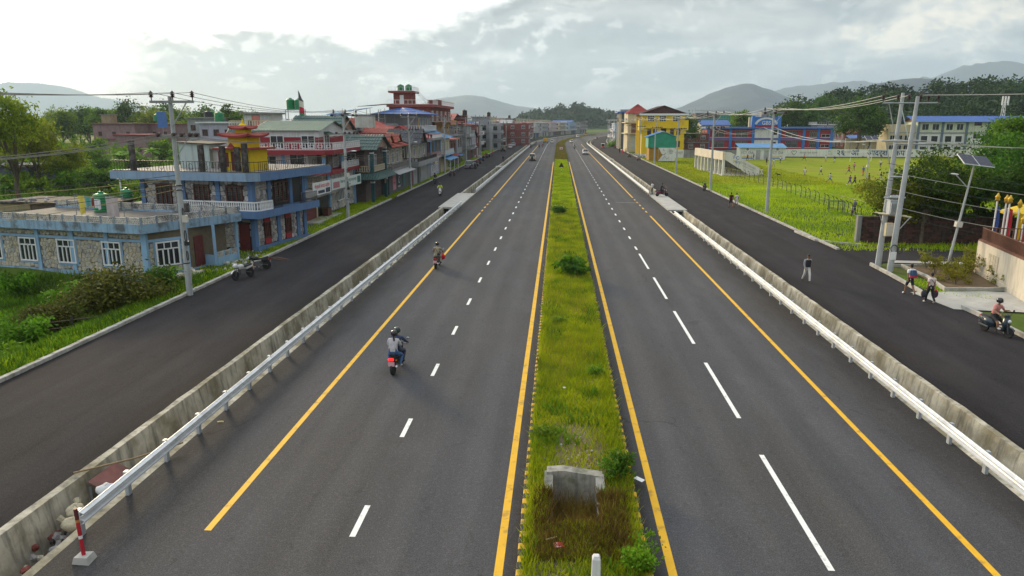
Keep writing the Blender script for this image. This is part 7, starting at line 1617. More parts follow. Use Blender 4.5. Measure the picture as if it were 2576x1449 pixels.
p=G(2380,682);solar((p.x,p.y,0),.12,7.3,'solar street lamp with twin panel at the right beside the garden bed');p=G(2176,470,-.2);solar((p.x,p.y,-.2),.03,7.4,'solar street lamp standing in the football field');p=G(2052,380,-.2)
# ==== vehicles
M_TYRE=mat('tyre rubber',(.016,.016,.017),.85,.2,8);M_RIM=mat('wheel rim',(.32,.33,.34),.4,.1,8,metal=.5);M_CHROME=mat('chrome',(.5,.5,.52),.2,0,metal=.8);M_HEAD=mat('headlight glass',(.75,.77,.8),.12,0,spec=.8);M_TAIL=mat('tail light red',(.42,.01,.015),.25,0);M_TAILON=mat('lit tail light',(.9,.02,.02),.3,0,emit=1.6);M_PLATE=mat('pink number plate',(.62,.36,.38),.5,.05,20);M_SEAT=mat('black seat vinyl',(.016,.016,.018),.5,.2,10);M_ENG=mat('engine metal',(.09,.09,.095),.5,.3,10,metal=.3);M_IND=mat('amber indicator',(.6,.25,.02),.3,0)
def cpaint(n,c):return mat('car paint '+n,c,.28,.04,2,spec=.5,col2=tuple(x*.75 for x in c),c2amt=.15,c2scale=1.5)
def wheel(parent,loc,R,w_,name='wheel'):
 o=link(name,None,parent,loc);k=('w',round(R,2),round(w_,2))
 if k not in _poles:
  t=MB().lathe([(R*.66,-w_/2),(R*.92,-w_/2),(R,-w_*.3),(R,w_*.3),(R*.92,w_/2),(R*.66,w_/2)],18,axis='x').mesh('tyre',M_TYRE);b=MB();b.lathe([(R*.62,-w_*.42),(R*.67,-w_*.3),(R*.67,w_*.3),(R*.62,w_*.42)],16,axis='x')
  for i in range(5):a=6.283*i/5;b.tube([(0,0,0),(0,R*.62*math.cos(a),R*.62*math.sin(a))],R*.07,4)
  b.lathe([(R*.16,-w_*.5),(R*.16,w_*.5)],8,axis='x');_poles[k]=(t,b.mesh('rim',M_RIM))
 link('tyre',_poles[k][0],o);link('rim',_poles[k][1],o);return o
def car(label,loc,rz,paint,L=3.9,W=1.66,H=1.5,kind='hatch',cat='car',name='parked_car',group=None):
 r=thing(name,label,cat,loc,rz,group);h=W/2;gz=.2;belt=H*(.60 if kind!='van' else .55);R=.31 if H<1.7 else .36
 def ring(y,hw,z0,z1,k=.09):return[(-hw*.92,y,z0),(-hw,y,z0+k),(-hw,y,z1-k*1.2),(-hw*.93,y,z1),(hw*.93,y,z1),(hw,y,z1-k*1.2),(hw,y,z0+k),(hw*.92,y,z0)]
 if kind=='van' or kind=='jeep':st=[(-.5,.94,.93,.96),(-.49,.99,.9,1),(-.25,1,.9,1),(.15,1,.9,1),(.28,1,.9,.99),(.40,.98,.9,.90),(.485,.95,.92,.84),(.5,.88,.95,.76)]
 else:st=[(-.5,.88,.98,.86),(-.485,.95,.92,.97),(-.3,1,.9,1),(.1,1,.9,1),(.22,1,.9,.96),(.40,.97,.9,.84),(.475,.90,.92,.76),(.5,.80,1.1,.66)]
 MB().loft([ring(a*L,h*b,gz*c/.9,belt*d)for a,b,c,d in st]).obj('body',paint,r,True)
 c0,c1,c2,c3={'hatch':(-.485,-.40,.08,.27),'suv':(-.49,-.43,.06,.25),'van':(-.495,-.46,.26,.42),'jeep':(-.49,-.465,.06,.14)}[kind]
 lo,hi=[(-h*.93,c0*L,belt-.02),(h*.93,c0*L,belt-.02),(h*.93,c3*L,belt-.04),(-h*.93,c3*L,belt-.04)],[(-h*.78,c1*L,H-.07),(h*.78,c1*L,H-.07),(h*.78,c2*L,H-.07),(-h*.78,c2*L,H-.07)]
 MB().loft([lo,hi]).obj('windows',M_GLASS,r)
 rf=MB();rf.loft([[(x*1.02,y*1.005,z)for x,y,z in hi],[(x*1.0,y*.99,z+.05)for x,y,z in hi],[(x*.85,y*.9,z+.075)for x,y,z in hi]]);rf.obj('roof',paint,r,True)
 pl=MB()
 for i in range(4):a,b=Vector(lo[i]),Vector(hi[i]);pl.tube([a,b],.045,4)
 for s in(-1,1):
  for t in((.42,)if kind in('hatch','jeep')else(.36,.68)):a=Vector((s*h*.935,(c0+(c3-c0)*t)*L,belt));b=Vector((s*h*.785,(c1+(c2-c1)*t)*L,H-.06));pl.tube([a,b],.04,4)
 pl.obj('pillars',paint,r)
 for y in(-.31*L,.31*L):
  for s in(-1,1):wheel(r,(s*(h-.1),y,R),R,.19)
 for s in(-1,1):
  MB().box((s*h*.7-.16,.478*L,belt*.64),(s*h*.7+.16,.497*L,belt*.64+.16)).obj('headlight',M_HEAD,r);MB().box((s*h*.8-.1,-.505*L,belt*.62),(s*h*.8+.1,-.48*L,belt*.62+.24)).obj('tail_light',M_TAIL,r);MB().ball((s*(h+.08),.20*L,belt+.05),(.09,.05,.07),6,4).obj('mirror',paint,r)
 MB().box((-h*.93,.475*L,.24),(h*.93,.51*L,.46)).obj('bumper',M_BLACK,r);MB().box((-h*.93,-.515*L,.24),(h*.93,-.48*L,.5)).obj('bumper',M_BLACK if kind=='jeep' else paint,r);MB().box((-.4,.495*L,.52),(.4,.505*L,.64)).obj('grille',M_BLACK,r);MB().box((-.2,-.522*L,.55),(.2,-.512*L,.66)).obj('plate',M_PLATE,r);MB().box((-.2,.511*L,.32),(.2,.517*L,.42)).obj('plate',M_PLATE,r)
 if kind in('jeep','suv'):b=MB();[b.tube([(s*h*.6,c1*L*.9,H+.06),(s*h*.6,c2*L*.9,H+.06)],.025,4)for s in(-1,1)];b.obj('roof_rack',M_BLACK,r)
 if kind=='jeep':wheel(r,(0,-.53*L,belt*.75),.33,.16,'spare_wheel').rotation_euler=(0,0,math.pi/2)
 return r
def truck(label,loc,rz,paint,L=6.5,group=None):
 r=thing('truck',label,'truck',loc,rz,group);MB().box((-.9,L*.25,.55),(.9,L*.5,2.2)).obj('cab',paint,r);MB().box((-.8,L*.495,1.35),(.8,L*.505,2.05)).obj('windscreen',M_GLASS,r)
 for s in(-1,1):MB().box((s*.905-.01,L*.3,1.35),(s*.905+.01,L*.46,2.0)).obj('side_window',M_GLASS,r);MB().box((s*.65-.15,L*.5,.75),(s*.65+.15,L*.508,.95)).obj('headlight',M_HEAD,r);MB().box((s*.8-.1,-L*.508,.6),(s*.8+.1,-L*.49,.75)).obj('tail_light',M_TAIL,r)
 b=MB();b.box((-1,-L*.5,.85),(1,L*.23,1.0));b.box((-1,-L*.5,1.0),(-.94,L*.23,1.9));b.box((.94,-L*.5,1.0),(1,L*.23,1.9));b.box((-.94,L*.21,1.0),(.94,L*.23,2.1));b.box((-.94,-L*.5,1.0),(.94,-L*.485,1.8))
 for i in range(6):
  for s in(-1,1):b.box((s*1.0-.03,-L*.5+i*L*.14,1.0),(s*1.0+.03,-L*.5+i*L*.14+.08,1.95))
 b.obj('cargo_bed',paint,r);MB().box((-.9,-L*.45,1.0),(.9,L*.2,1.6)).obj('load',M_DIRT,r);MB().box((-.35,-L*.45,.5),(.35,L*.45,.84)).obj('chassis',M_ENG,r)
 for y in(-.3*L,.34*L):
  for s in(-1,1):wheel(r,(s*.8,y,.42),.42,.26)
 return r
def bike(label,loc,rz,paint,kind='moto',lean=0.0,lit=False,name='motorcycle',group=None):
 r=thing(name,label,kind if kind=='scooter' else 'motorcycle',loc,rz,group);r.rotation_euler=(0,lean,rz);R=.30 if kind=='moto' else .24
 wheel(r,(0,.66,R),R,.10,'front_wheel');wheel(r,(0,-.62,R),R,.12,'rear_wheel');f=MB()
 f.tube([(-.06,.66,R),(-.07,.50,.86)],.028,6);f.tube([(.06,.66,R),(.07,.50,.86)],.028,6);f.tube([(0,.48,.86),(0,.2,.52),(0,-.3,.45)],.04,6)
 if kind=='moto':
  f.box((-.13,-.12,.3),(.13,.26,.62));f.tube([(-.1,-.62,R),(-.11,-.2,.4)],.03,5);f.tube([(.1,-.62,R),(.11,-.2,.4)],.03,5)
 f.obj('frame',M_ENG,r);b=MB();b.tube([(-.36,.36,1.02),(-.14,.47,.98),(.14,.47,.98),(.36,.36,1.02)],.018,5);b.obj('handlebar',M_ENG,r)
 for s in(-1,1):g=MB();g.tube([(s*.24,.42,1.0),(s*.33,.45,1.2)],.010,4);g.ball((s*.36,.46,1.24),(.07,.022,.048),8,5);g.obj('mirror',M_CHROME if s>0 else M_BLACK,r);MB().ball((s*.17,-.72,.66),(.04,.03,.03),6,4).obj('indicator',M_IND,r)
 if kind=='moto':
  MB().loft([[(-.06,.42,.78),(.06,.42,.78),(.05,.42,.9),(-.05,.42,.9)],[(-.14,.25,.70),(.14,.25,.70),(.13,.25,.98),(-.13,.25,.98)],[(-.13,.02,.70),(.13,.02,.70),(.10,.02,.95),(-.10,.02,.95)],[(-.09,-.1,.70),(.09,-.1,.70),(.08,-.1,.82),(-.08,-.1,.82)]]).obj('fuel_tank',paint,r,True)
  MB().loft([[(-.09,-.06,.72),(.09,-.06,.72),(.08,-.06,.80),(-.08,-.06,.80)],[(-.14,-.3,.72),(.14,-.3,.72),(.12,-.3,.82),(-.12,-.3,.82)],[(-.12,-.75,.76),(.12,-.75,.76),(.10,-.75,.88),(-.10,-.75,.88)]]).obj('seat',M_SEAT,r)
  MB().loft([[(-.11,-.3,.55),(.11,-.3,.55),(.12,-.3,.72),(-.12,-.3,.72)],[(-.10,-.85,.66),(.10,-.85,.66),(.09,-.85,.80),(-.09,-.85,.80)]]).obj('tail_cowl',paint,r,True);MB().loft([[(-.1,.6,.8),(.1,.6,.8),(.1,.6,1.0),(-.1,.6,1.0)],[(-.13,.48,.78),(.13,.48,.78),(.13,.48,1.06),(-.13,.48,1.06)]]).obj('headlight_cowl',paint,r,True)
  MB().tube([(.13,.1,.3),(.15,-.3,.3),(.17,-.75,.42)],[.03,.045,.05],8).obj('exhaust',M_CHROME,r)
 else:
  MB().loft([[(-.20,.46,.35),(.20,.46,.35),(.16,.52,.35),(-.16,.52,.35)],[(-.22,.40,.65),(.22,.40,.65),(.16,.56,.65),(-.16,.56,.65)],[(-.14,.42,.98),(.14,.42,.98),(.10,.54,.98),(-.10,.54,.98)]]).obj('front_apron',paint,r,True);MB().box((-.18,-.12,.28),(.18,.46,.36)).obj('footboard',M_SEAT,r)
  MB().loft([[(-.14,-.05,.30),(.14,-.05,.30),(.13,-.05,.68),(-.13,-.05,.68)],[(-.20,-.4,.34),(.20,-.4,.34),(.17,-.4,.74),(-.17,-.4,.74)],[(-.13,-.9,.56),(.13,-.9,.56),(.11,-.9,.74),(-.11,-.9,.74)]]).obj('side_panels',paint,r,True);MB().loft([[(-.11,.0,.68),(.11,.0,.68),(.1,.0,.78),(-.1,.0,.78)],[(-.15,-.35,.74),(.15,-.35,.74),(.14,-.35,.82),(-.14,-.35,.82)],[(-.12,-.82,.76),(.12,-.82,.76),(.1,-.82,.84),(-.1,-.82,.84)]]).obj('seat',M_SEAT,r);MB().ball((0,.47,1.02),(.17,.11,.09),8,5).obj('handlebar_cowl',paint,r);MB().tube([(.17,-.3,.3),(.2,-.8,.36)],.055,8).obj('exhaust',M_ENG,r)
 MB().ball((0,.60,.93 if kind=='moto' else .78),(.10,.06,.085),8,6).obj('headlight',M_HEAD,r);MB().box((-.10,-.90,.67),(.10,-.84,.77)).obj('tail_light',M_TAILON if lit else M_TAIL,r);MB().box((-.06,-.83,.5),(.06,-.8,.7)).obj('rear_mudguard',M_BLACK,r);MB().box((-.13,-.87,.44),(.13,-.855,.62)).obj('plate',M_PLATE,r)
 b=MB();[b.loft([[(-.07,.66+(R+.04)*math.cos(a),R+(R+.04)*math.sin(a)),(.07,.66+(R+.04)*math.cos(a),R+(R+.04)*math.sin(a))],[(-.07,.66+(R+.04)*math.cos(a+.3),R+(R+.04)*math.sin(a+.3)),(.07,.66+(R+.04)*math.cos(a+.3),R+(R+.04)*math.sin(a+.3))]],False,closed=False)for a in(.5,.8,1.1,1.4,1.7,2.0)];b.obj('front_mudguard',paint,r);MB().tube([(-.12,-.05,.3),(-.24,-.18,.02)],.014,4).obj('side_stand',M_ENG,r)
 return r
 # ==== people
SK=mat('skin',(.26,.135,.08),.6,.1,8);HAIR=mat('black hair',(.012,.010,.009),.6,.2,20);SHOE=mat('dark shoes',(.03,.028,.028),.7,.2,8);WSHOE=mat('white shoes',(.6,.6,.58),.7,.1,8);EYE=mat('eyes',(.02,.015,.012),.3,0);LIP=mat('lips',(.22,.07,.06),.6,0);HELM=mat('black helmet',(.02,.02,.022),.2,.1,5,spec=.6);VISOR=mat('helmet visor',(.03,.035,.04),.08,0,spec=.8)
J0=dict(pel=(0,0,.94),sp=(0,.01,1.12),ch=(0,.0,1.32),nk=(0,.0,1.49),hd=(0,.03,1.56))
def pose(kind):
 J=dict(J0)
 def limb(s,sh,el,wr,hp,kn,an,to):J.update({'sh'+s:sh,'el'+s:el,'wr'+s:wr,'hp'+s:hp,'kn'+s:kn,'an'+s:an,'to'+s:to})
 if kind in('walk','stand','run','carry'):
  k=dict(walk=.24,stand=.05,run=.5,carry=.18)[kind];
  for s,x,q in(('L',-1,1),('R',1,-1)):
   arm=-q*k*.8;lift=.25 if(kind=='run' and q<0)else(.05 if q<0 and kind!='stand' else 0)
   limb(s,(x*.19,0,1.43),(x*.25,arm*.5-.02,1.14),(x*(.25 if kind!='run' else .2),arm+.06 if kind!='carry' else .02,.90 if kind!='run' else 1.12),(x*.095,0,.90),(x*.11,q*k*.55+.04,.50),(x*.11,q*k-(.12 if q<0 else 0),.09+lift),(x*.13,q*k+.15-(.12 if q<0 else 0),.035+lift*(.5 if q<0 else 1)))
 elif kind in('ride','pillion'):
  dy={'ride':0,'pillion':0}[kind];J.update(pel=(0,-.2,.93),sp=(0,-.17,1.1),ch=(0,-.08,1.3),nk=(0,-.02,1.46),hd=(0,.03,1.53))
  for s,x in(('L',-1),('R',1)):
   if kind=='ride':limb(s,(x*.19,-.06,1.4),(x*.31,.14,1.18),(x*.32,.38,1.07),(x*.1,-.18,.90),(x*.24,.22,.76),(x*.2,.04,.37),(x*.22,.2,.32))
   else:limb(s,(x*.18,-.06,1.4),(x*.26,.06,1.16),(x*.16,.24,1.1),(x*.1,-.18,.90),(x*.27,.2,.72),(x*.24,-.08,.38),(x*.26,.08,.34))
 elif kind=='foot':
  J.update(pel=(0,-.2,.88),sp=(0,-.18,1.05),ch=(0,-.12,1.26),nk=(0,-.08,1.43),hd=(0,-.05,1.5))
  limb('R',(.19,-.1,1.37),(.3,.06,1.12),(.3,.34,1.04),(.1,-.2,.86),(.24,.2,.66),(.2,.22,.38),(.2,.36,.35));limb('L',(-.19,-.1,1.37),(-.28,.05,1.13),(-.2,.28,1.2),(-.1,-.18,.86),(-.3,.12,.5),(-.34,.08,.09),(-.37,.24,.04))
 elif kind=='sit':
  J.update(pel=(0,0,.14),sp=(0,.02,.32),ch=(0,.05,.52),nk=(0,.08,.69),hd=(0,.12,.76))
  for s,x in(('L',-1),('R',1)):limb(s,(x*.19,.04,.63),(x*.28,.2,.42),(x*.2,.42,.46),(x*.1,.04,.12),(x*.2,.42,.46),(x*.16,.62,.09),(x*.17,.78,.05))
 return J
BON=[('pel','sp'),('sp','ch'),('ch','nk'),('nk','hd')]+[(a+s,b+s)for s in 'LR' for a,b in(('sh','el'),('el','wr'),('hp','kn'),('kn','an'),('an','to'))]+[('ch','sh'+s)for s in 'LR']+[('pel','hp'+s)for s in 'LR']
RADI=dict(pel=(.15,.115),sp=(.135,.10),ch=(.165,.115),nk=(.058,.058),hd=(.05,.05),sh=(.075,.07),el=(.048,.048),wr=(.032,.030),hp=(.10,.095),kn=(.066,.066),an=(.044,.044),to=(.045,.028))
_bodies={}
def body_mesh(kind,shorts=False,sleeve='short'):
 key=(kind,shorts,sleeve)
 if key in _bodies:return _bodies[key]
 J=pose(kind);names=list(J);me=bpy.data.meshes.new('sk');me.from_pydata([J[n]for n in names],[(names.index(a),names.index(b))for a,b in BON],[]);o=link('sk',me)
 md=o.modifiers.new('s','SKIN');md.use_smooth_shade=True;sd=o.modifiers.new('u','SUBSURF');sd.levels=sd.render_levels=1
 for n,v in zip(names,me.skin_vertices[0].data):v.radius=RADI[n.rstrip('LR')];v.use_root=n=='pel'
 ev=o.evaluated_get(bpy.context.evaluated_depsgraph_get());m=bpy.data.meshes.new_from_object(ev);bpy.data.objects.remove(o)
 bm=bmesh.new();bm.from_mesh(m);bm.normal_update();segs=[(Vector(J[a]),Vector(J[b]),a,b)for a,b in BON]
 def region(p):
  best=None
  for A,B,a,b in segs:
   d=B-A;t=max(0,min(1,(p-A).dot(d)/d.length_squared));q=(p-A-d*t).length/(.5+RADI[a.rstrip('LR')][0]*(1-t)+RADI[b.rstrip('LR')][0]*t)
   if best is None or q<best[0]:best=(q,a.rstrip('LR'),t)
  _,a,t=best
  if a in('ch','sp'):return 1
  if a=='pel':return 2 if t<.55 else 1
  if a=='sh':return 1 if(sleeve=='long' or t<.62)else 0
  if a=='el':return 1 if sleeve=='long' and t<.9 else 0
  if a=='hp':return 2 if(not shorts or t<.85)else 0
  if a=='kn':return 2 if not shorts and t<.96 else 0
  if a=='an':return 3
  return 0
 reg={f:region(f.calc_center_median())for f in bm.faces}
 def extract(k,off):
  b=MB();ix={}
  for f,q in reg.items():
   if q!=k:continue
   t=[]
   for v in f.verts:
    if v not in ix:ix[v]=len(b.v);b.v.append(tuple(v.co+v.normal*off))
    t.append(ix[v])
   b.f.append(tuple(t));b.m.append(0)
  me_=bpy.data.meshes.new('cloth');me_.from_pydata(b.v,[],b.f);me_.polygons.foreach_set('use_smooth',[True]*len(b.f));return me_
 shirt,trs,shoe=extract(1,.014),extract(2,.012),extract(3,.012)
 b=MB();vi={v:i for i,v in enumerate(bm.verts)};b.v=[tuple(v.co)for v in bm.verts];b.f=[tuple(vi[v]for v in f.verts)for f in bm.faces];b.m=[0]*len(b.f);bm.free()
 hc=Vector(J['hd'])+Vector((0,.015,.10));b.ball(hc,(.078,.098,.122),12,8,0);b.ball(hc+Vector((0,.03,-.06)),(.055,.06,.062),8,5,0);b.loft([[hc+Vector((-.012,.094,.02)),hc+Vector((.012,.094,.02)),hc+Vector((0,.09,.025))],[hc+Vector((-.018,.098,-.022)),hc+Vector((.018,.098,-.022)),hc+Vector((0,.122,-.018))]],True,0)
 for s in(-1,1):b.ball(hc+Vector((s*.079,.0,-.005)),(.012,.022,.032),6,4,0);b.ball(hc+Vector((s*.03,.088,.012)),(.013,.008,.008),6,4,1)
 b.box(hc+Vector((-.024,.082,-.062)),hc+Vector((.024,.093,-.050)),2)
 for s,x in(('L',-1),('R',1)):
  w_,e=Vector(J['wr'+s]),Vector(J['el'+s]);d=(w_-e).normalized();sd_=d.cross(Vector((0,0,1))if abs(d.z)<.8 else Vector((0,1,0))).normalized();cu=sd_.cross(d);cu=-cu if(cu.z>0 and abs(d.z)<.8)or(abs(d.z)>=.8 and cu.x*x>0)else cu
  b.tube([w_-d*.02,w_+d*.045,w_+d*.085],[.028,.036,.030],7,0)
  for k,(o_,ln)in enumerate(((-.03,.062),(-.01,.074),(.01,.070),(.028,.055))):p=w_+d*.08+sd_*o_;b.tube([p,p+d*ln*.55+cu*.012,p+d*ln*.8+cu*.04],[.0095,.009,.007],5,0)
  p=w_+d*.03-sd_*.032*x;b.tube([p,p+d*.03-sd_*.02*x+cu*.012,p+d*.06-sd_*.018*x+cu*.03],[.011,.010,.008],5,0)
 bm_=b.mesh('body',[SK,EYE,LIP],True);hr=MB();hr.loft([[hc+Vector((.083*q*math.cos(a),.104*q*math.sin(a)-.010,z))for a in[2*math.pi*i/12 for i in range(12)]]for q,z in((.96,-.01),(1.02,.04),(.92,.085),(.6,.118),(.15,.130))]);hr.ball(hc+Vector((0,-.05,-.02)),(.074,.06,.075),8,5)
 hl=MB();hl.loft([[hc+Vector((.135*q*math.cos(a),.15*q*math.sin(a)-.005,z))for a in[2*math.pi*i/14 for i in range(14)]]for q,z in((.86,-.06),(.98,0),(1,.05),(.88,.11),(.55,.15),(.12,.165))]);vz=MB();vz.loft([[hc+Vector((.138*math.cos(a),.153*math.sin(a),z))for a in[math.pi*(.18+.64*i/8)for i in range(9)]]for z in(-.045,.03)],False,closed=False)
 _bodies[key]=(bm_,shirt,trs,shoe,hr.mesh('hair',HAIR,True),hl.mesh('helmet',HELM,True),vz.mesh('visor',VISOR,True),hc);return _bodies[key]
def cl(c):return mat('cloth %.2f %.2f %.2f'%c,c,.9,.15,9)
def person(label,kind,loc,rz,shirt,trs,shorts=False,sleeve='short',head='hair',shoe=None,s=1.0,group=None,extra=None,hcol=None,lean=0):
 B=body_mesh(kind,shorts,sleeve);r=thing('person',label,'person',loc,rz,group);r.scale=(s,)*3;r.rotation_euler=(0,lean,rz)
 b=link('body',B[0],r)
 for nm,me,m in(('shirt',B[1],cl(shirt)),('shorts' if shorts else 'trousers',B[2],cl(trs)),('shoes',B[3],shoe or SHOE)):
  if not me.materials:me.materials.append(m)
  o=link(nm,me,r);o.material_slots[0].link='OBJECT';o.material_slots[0].material=m
 o=link('hair' if head=='hair' else 'helmet',B[4]if head=='hair' else B[5],r)
 if hcol:o.material_slots[0].link='OBJECT';o.material_slots[0].material=mat('helmet %.2f'%hcol[1],hcol,.3,.05)
 if head!='hair':link('visor',B[6],o)
 return r
def rider(label,bk,rz,shirt,trs,kind='ride',dy=0.0,**kw):
 p=bk.location+Matrix.Rotation(rz,3,'Z')@Vector((0,dy,0));return person(label,kind,p,rz,shirt,trs,sleeve=kw.pop('sleeve','long'),head=kw.pop('head','helmet'),**kw)
def k4(x,y):return G((1600+x/3.22)*.644,(330+y/3.22)*.644)
def k1(x,y):return G((2300+x/3.22)*.644,(350+y/3.22)*.644)
def kf(x,y):return G((2900+x/3.22)*.644,(300+y/3.22)*.644,-.25)
def traffic():
 BLK=cpaint('black',(.015,.015,.017));RED=cpaint('red',(.30,.012,.02));WHT=cpaint('white',(.68,.68,.67));SIL=cpaint('silver',(.40,.42,.45));GRY=cpaint('grey',(.22,.23,.25));CRM=cpaint('cream',(.55,.50,.40));YEL=cpaint('yellow',(.58,.34,.015));GRN=cpaint('dull green',(.16,.19,.10));MAR=cpaint('maroon',(.16,.02,.03));BLU=cpaint('blue',(.04,.09,.25))
 p=G(1000,930);b=bike('black motorcycle with lit tail light carrying two people, nearest on the carriageway',(p.x,p.y,0),-.05,BLK,lit=True,name='motorcycle');rider('helmeted rider in dark blue jacket driving the nearest motorcycle',b,-.05,(.035,.055,.11),(.05,.06,.09),dy=.12,hcol=(.03,.05,.045));q=rider('pillion passenger in pale grey cardigan and blue jeans with a ponytail',b,-.05,(.42,.41,.43),(.05,.11,.24),'pillion',-.34,shoe=WSHOE);h=body_mesh('pillion',False,'long')[7];MB().tube([h+Vector((0,-.12,-.06)),h+Vector((.04,-.19,-.2)),h+Vector((.05,-.17,-.36))],[.035,.04,.012],7).obj('ponytail',HAIR,q)
 p=G(1101,672);b=bike('dark motorcycle with a beige-jacketed rider, second on the left carriageway',(p.x,p.y,0),-.04,MAR,name='motorcycle');q=rider('rider in beige jacket and khaki trousers with a shoulder strap',b,-.04,(.30,.25,.17),(.42,.38,.29));MB().tube([(-.15,-.17,1.42),(.0,-.26,1.25),(.16,-.26,1.02)],.016,5).obj('bag_strap',M_BLACK,q);MB().box((.06,-.36,.9),(.24,-.2,1.05)).obj('shoulder_bag',M_BLACK,q)
 t=thing('bag','bright red bag hung on the handlebar of the second motorcycle','bag',(p.x+.36,p.y+.25,.55));MB().ball((0,0,.15),(.16,.17,.2),9,6).obj('bag_body',cl((.55,.01,.03)),t);MB().tube([(-.06,0,.3),(0,0,.48),(.06,0,.3)],.012,4).obj('strap',cl((.55,.01,.03)),t)
 car('cream boxy jeep driving away on the left carriageway',k4(1545,958),0,CRM,3.9,1.65,1.85,'jeep','jeep','jeep')
 c=CX(k4(1710,735).y);truck('yellow tipper truck driving away far down the left carriageway',k4(1710,735),0,YEL);car('white car beside the yellow truck on the left carriageway',k4(1790,733),0,WHT,3.8,1.6,1.5,'hatch',name='car');truck('yellow truck coming round the far bend',k4(2210,640),math.pi,YEL);car('small white van coming round the bend on the right carriageway',k4(2115,668),math.pi,WHT,4.0,1.6,1.9,'van','van','van');car('white hatchback approaching on the right carriageway behind the motorcycle',k4(2035,735),math.pi,WHT,3.8,1.6,1.45,name='car');car('silver SUV approaching on the right carriageway',k4(2210,883),math.pi,SIL,4.2,1.75,1.68,'suv',name='car')
 def mr(lb,p,rz,paint,kind,shirt,trs,who,**kw):b=bike(lb,p,rz,paint,kind,name='scooter' if kind=='scooter' else 'motorcycle');rider(who,b,rz,shirt,trs,**kw)
 mr('dark motorcycle approaching on the right carriageway',k4(2075,815),math.pi,BLK,'moto',(.04,.04,.05),(.05,.05,.06),'rider in dark clothes approaching on the right carriageway');mr('dark motorcycle riding away beside the far guard rail end',k4(1630,810),0,BLK,'moto',(.03,.03,.04),(.04,.04,.05),'dark-clothed rider riding away far down the left carriageway');mr('red motorcycle riding away ahead of the yellow truck',k4(1675,790),0,RED,'moto',(.28,.02,.04),(.05,.04,.05),'rider in red riding away far down the left carriageway')
 mr('white scooter coming towards the camera on the left service road',k4(385,1400),math.pi+.1,WHT,'scooter',(.50,.62,.04),(.12,.12,.14),'rider in bright yellow-green vest on the white scooter');mr('dark motorcycle coming along the left kerb ahead of the white scooter',k4(320,1250),math.pi+.1,BLK,'moto',(.05,.04,.05),(.05,.05,.06),'rider in dark jacket close to the left kerb')
 bike('parked motorcycle at the left kerb beside the weedy verge',k4(535,1155),2.6,MAR,lean=.12)
 for i,(x,y,pt,nm)in enumerate(((800,1062,BLK,'black'),(832,1035,GRY,'grey'),(862,1003,RED,'red'),(905,968,BLU,'blue'),(952,925,RED,'red'),(985,915,BLK,'black'))):bike('parked %s motorcycle, %s in the line beyond the grey parked SUV'%(nm,_ord[i]),k4(x,y),2.2+.2*(i%2),pt,lean=.12,group='motorcycles parked along the left row')
 car('grey SUV parked at the left kerb, seen from behind',k4(728,1058)+Vector((.3,1,0)),.03,GRY,4.3,1.75,1.7,'suv');car('dull green jeep parked on the left service road',k4(1175,838),.02,GRN,4.0,1.7,1.85,'jeep','jeep','jeep')
 for i,(x,y,pt,lb,kd)in enumerate(((1265,800,WHT,'white car parked just beyond the green jeep','hatch'),(1310,775,SIL,'silver-white car parked second beyond the green jeep','hatch'),(1440,705,WHT,'white van parked before the bushes on the left service road','van'),(1525,690,WHT,'white car farthest along the left service road','hatch'))):car(lb,k4(x,y),.05,pt,3.8,1.6,1.5 if kd=='hatch' else 1.9,kd)
 car('dark maroon car parked on the far right service road',k4(2355,690),math.pi,MAR,3.9,1.65,1.5)
 p=k4(2430,805);r=thing('three_wheeler','white and red electric three-wheeler facing the camera on the right service road','rickshaw',p,math.pi);MB().loft([[(-.5,.2,.35),(.5,.2,.35),(.5,.2,1.0),(-.5,.2,1.0)],[(-.3,1.1,.4),(.3,1.1,.4),(.22,1.0,1.0),(-.22,1.0,1.0)]]).obj('nose',RED,r);MB().box((-.6,-1.3,.35),(.6,.2,.75)).obj('body',RED,r);MB().box((-.65,-1.4,1.72),(.65,.75,1.82)).obj('roof',WHT,r);MB().box((-.5,.62,1.05),(.5,.68,1.68)).obj('windscreen',M_GLASS,r);MB().box((-.55,-1.3,.75),(.55,-.8,1.3)).obj('seat',M_SEAT,r)
 for x,y in((-.58,-1.3),(.58,-1.3),(-.58,.65),(.58,.65)):MB().box((x-.03,y-.03,.7),(x+.03,y+.03,1.72)).obj('post',WHT,r)
 wheel(r,(0,.95,.24),.24,.1);wheel(r,(-.55,-.9,.24),.24,.1);wheel(r,(.55,-.9,.24),.24,.1)
 p=G(612,703);bike('white and black sports motorcycle parked at the near left kerb',(p.x-.1,p.y+.35,0),2.75,WHT,lean=.14);bike('dark motorcycle parked behind the white one at the kerb',(p.x-.2,p.y+3.0,0),2.4,BLK,lean=.14)
 p=G(2520,848);b=bike('dark scooter with gold wheels and fairing facing the camera at the right edge',(p.x,p.y+.5,0),math.pi+.35,cpaint('petrol',(.02,.035,.05)),'scooter',name='scooter');rider('person in pink T-shirt and black shorts seated astride the dark scooter',b,math.pi+.35,(.55,.22,.20),(.02,.02,.025),'foot',0,shorts=True,sleeve='short',shoe=WSHOE,s=1.02)
 p=G(1665,497);b=bike('dark and magenta scooter halted across the right concrete crossing',(p.x,p.y+.3,.15),-1.35,cpaint('magenta',(.14,.015,.05)),'scooter',name='scooter');rider('dark-haired person in black on the scooter at the concrete crossing',b,-1.35,(.03,.03,.035),(.03,.03,.04),head='hair');person('person in white shirt leaning by the drain wall at the crossing','stand',(p.x-1.0,p.y+2.6,.12),2.0,(.6,.6,.58),(.07,.07,.08))
 p=G(1777,480);bike('black scooter parked at the right kerb under the second pole',(p.x-.2,p.y+.2,0),-.35,BLK,'scooter',lean=-.1,name='scooter')
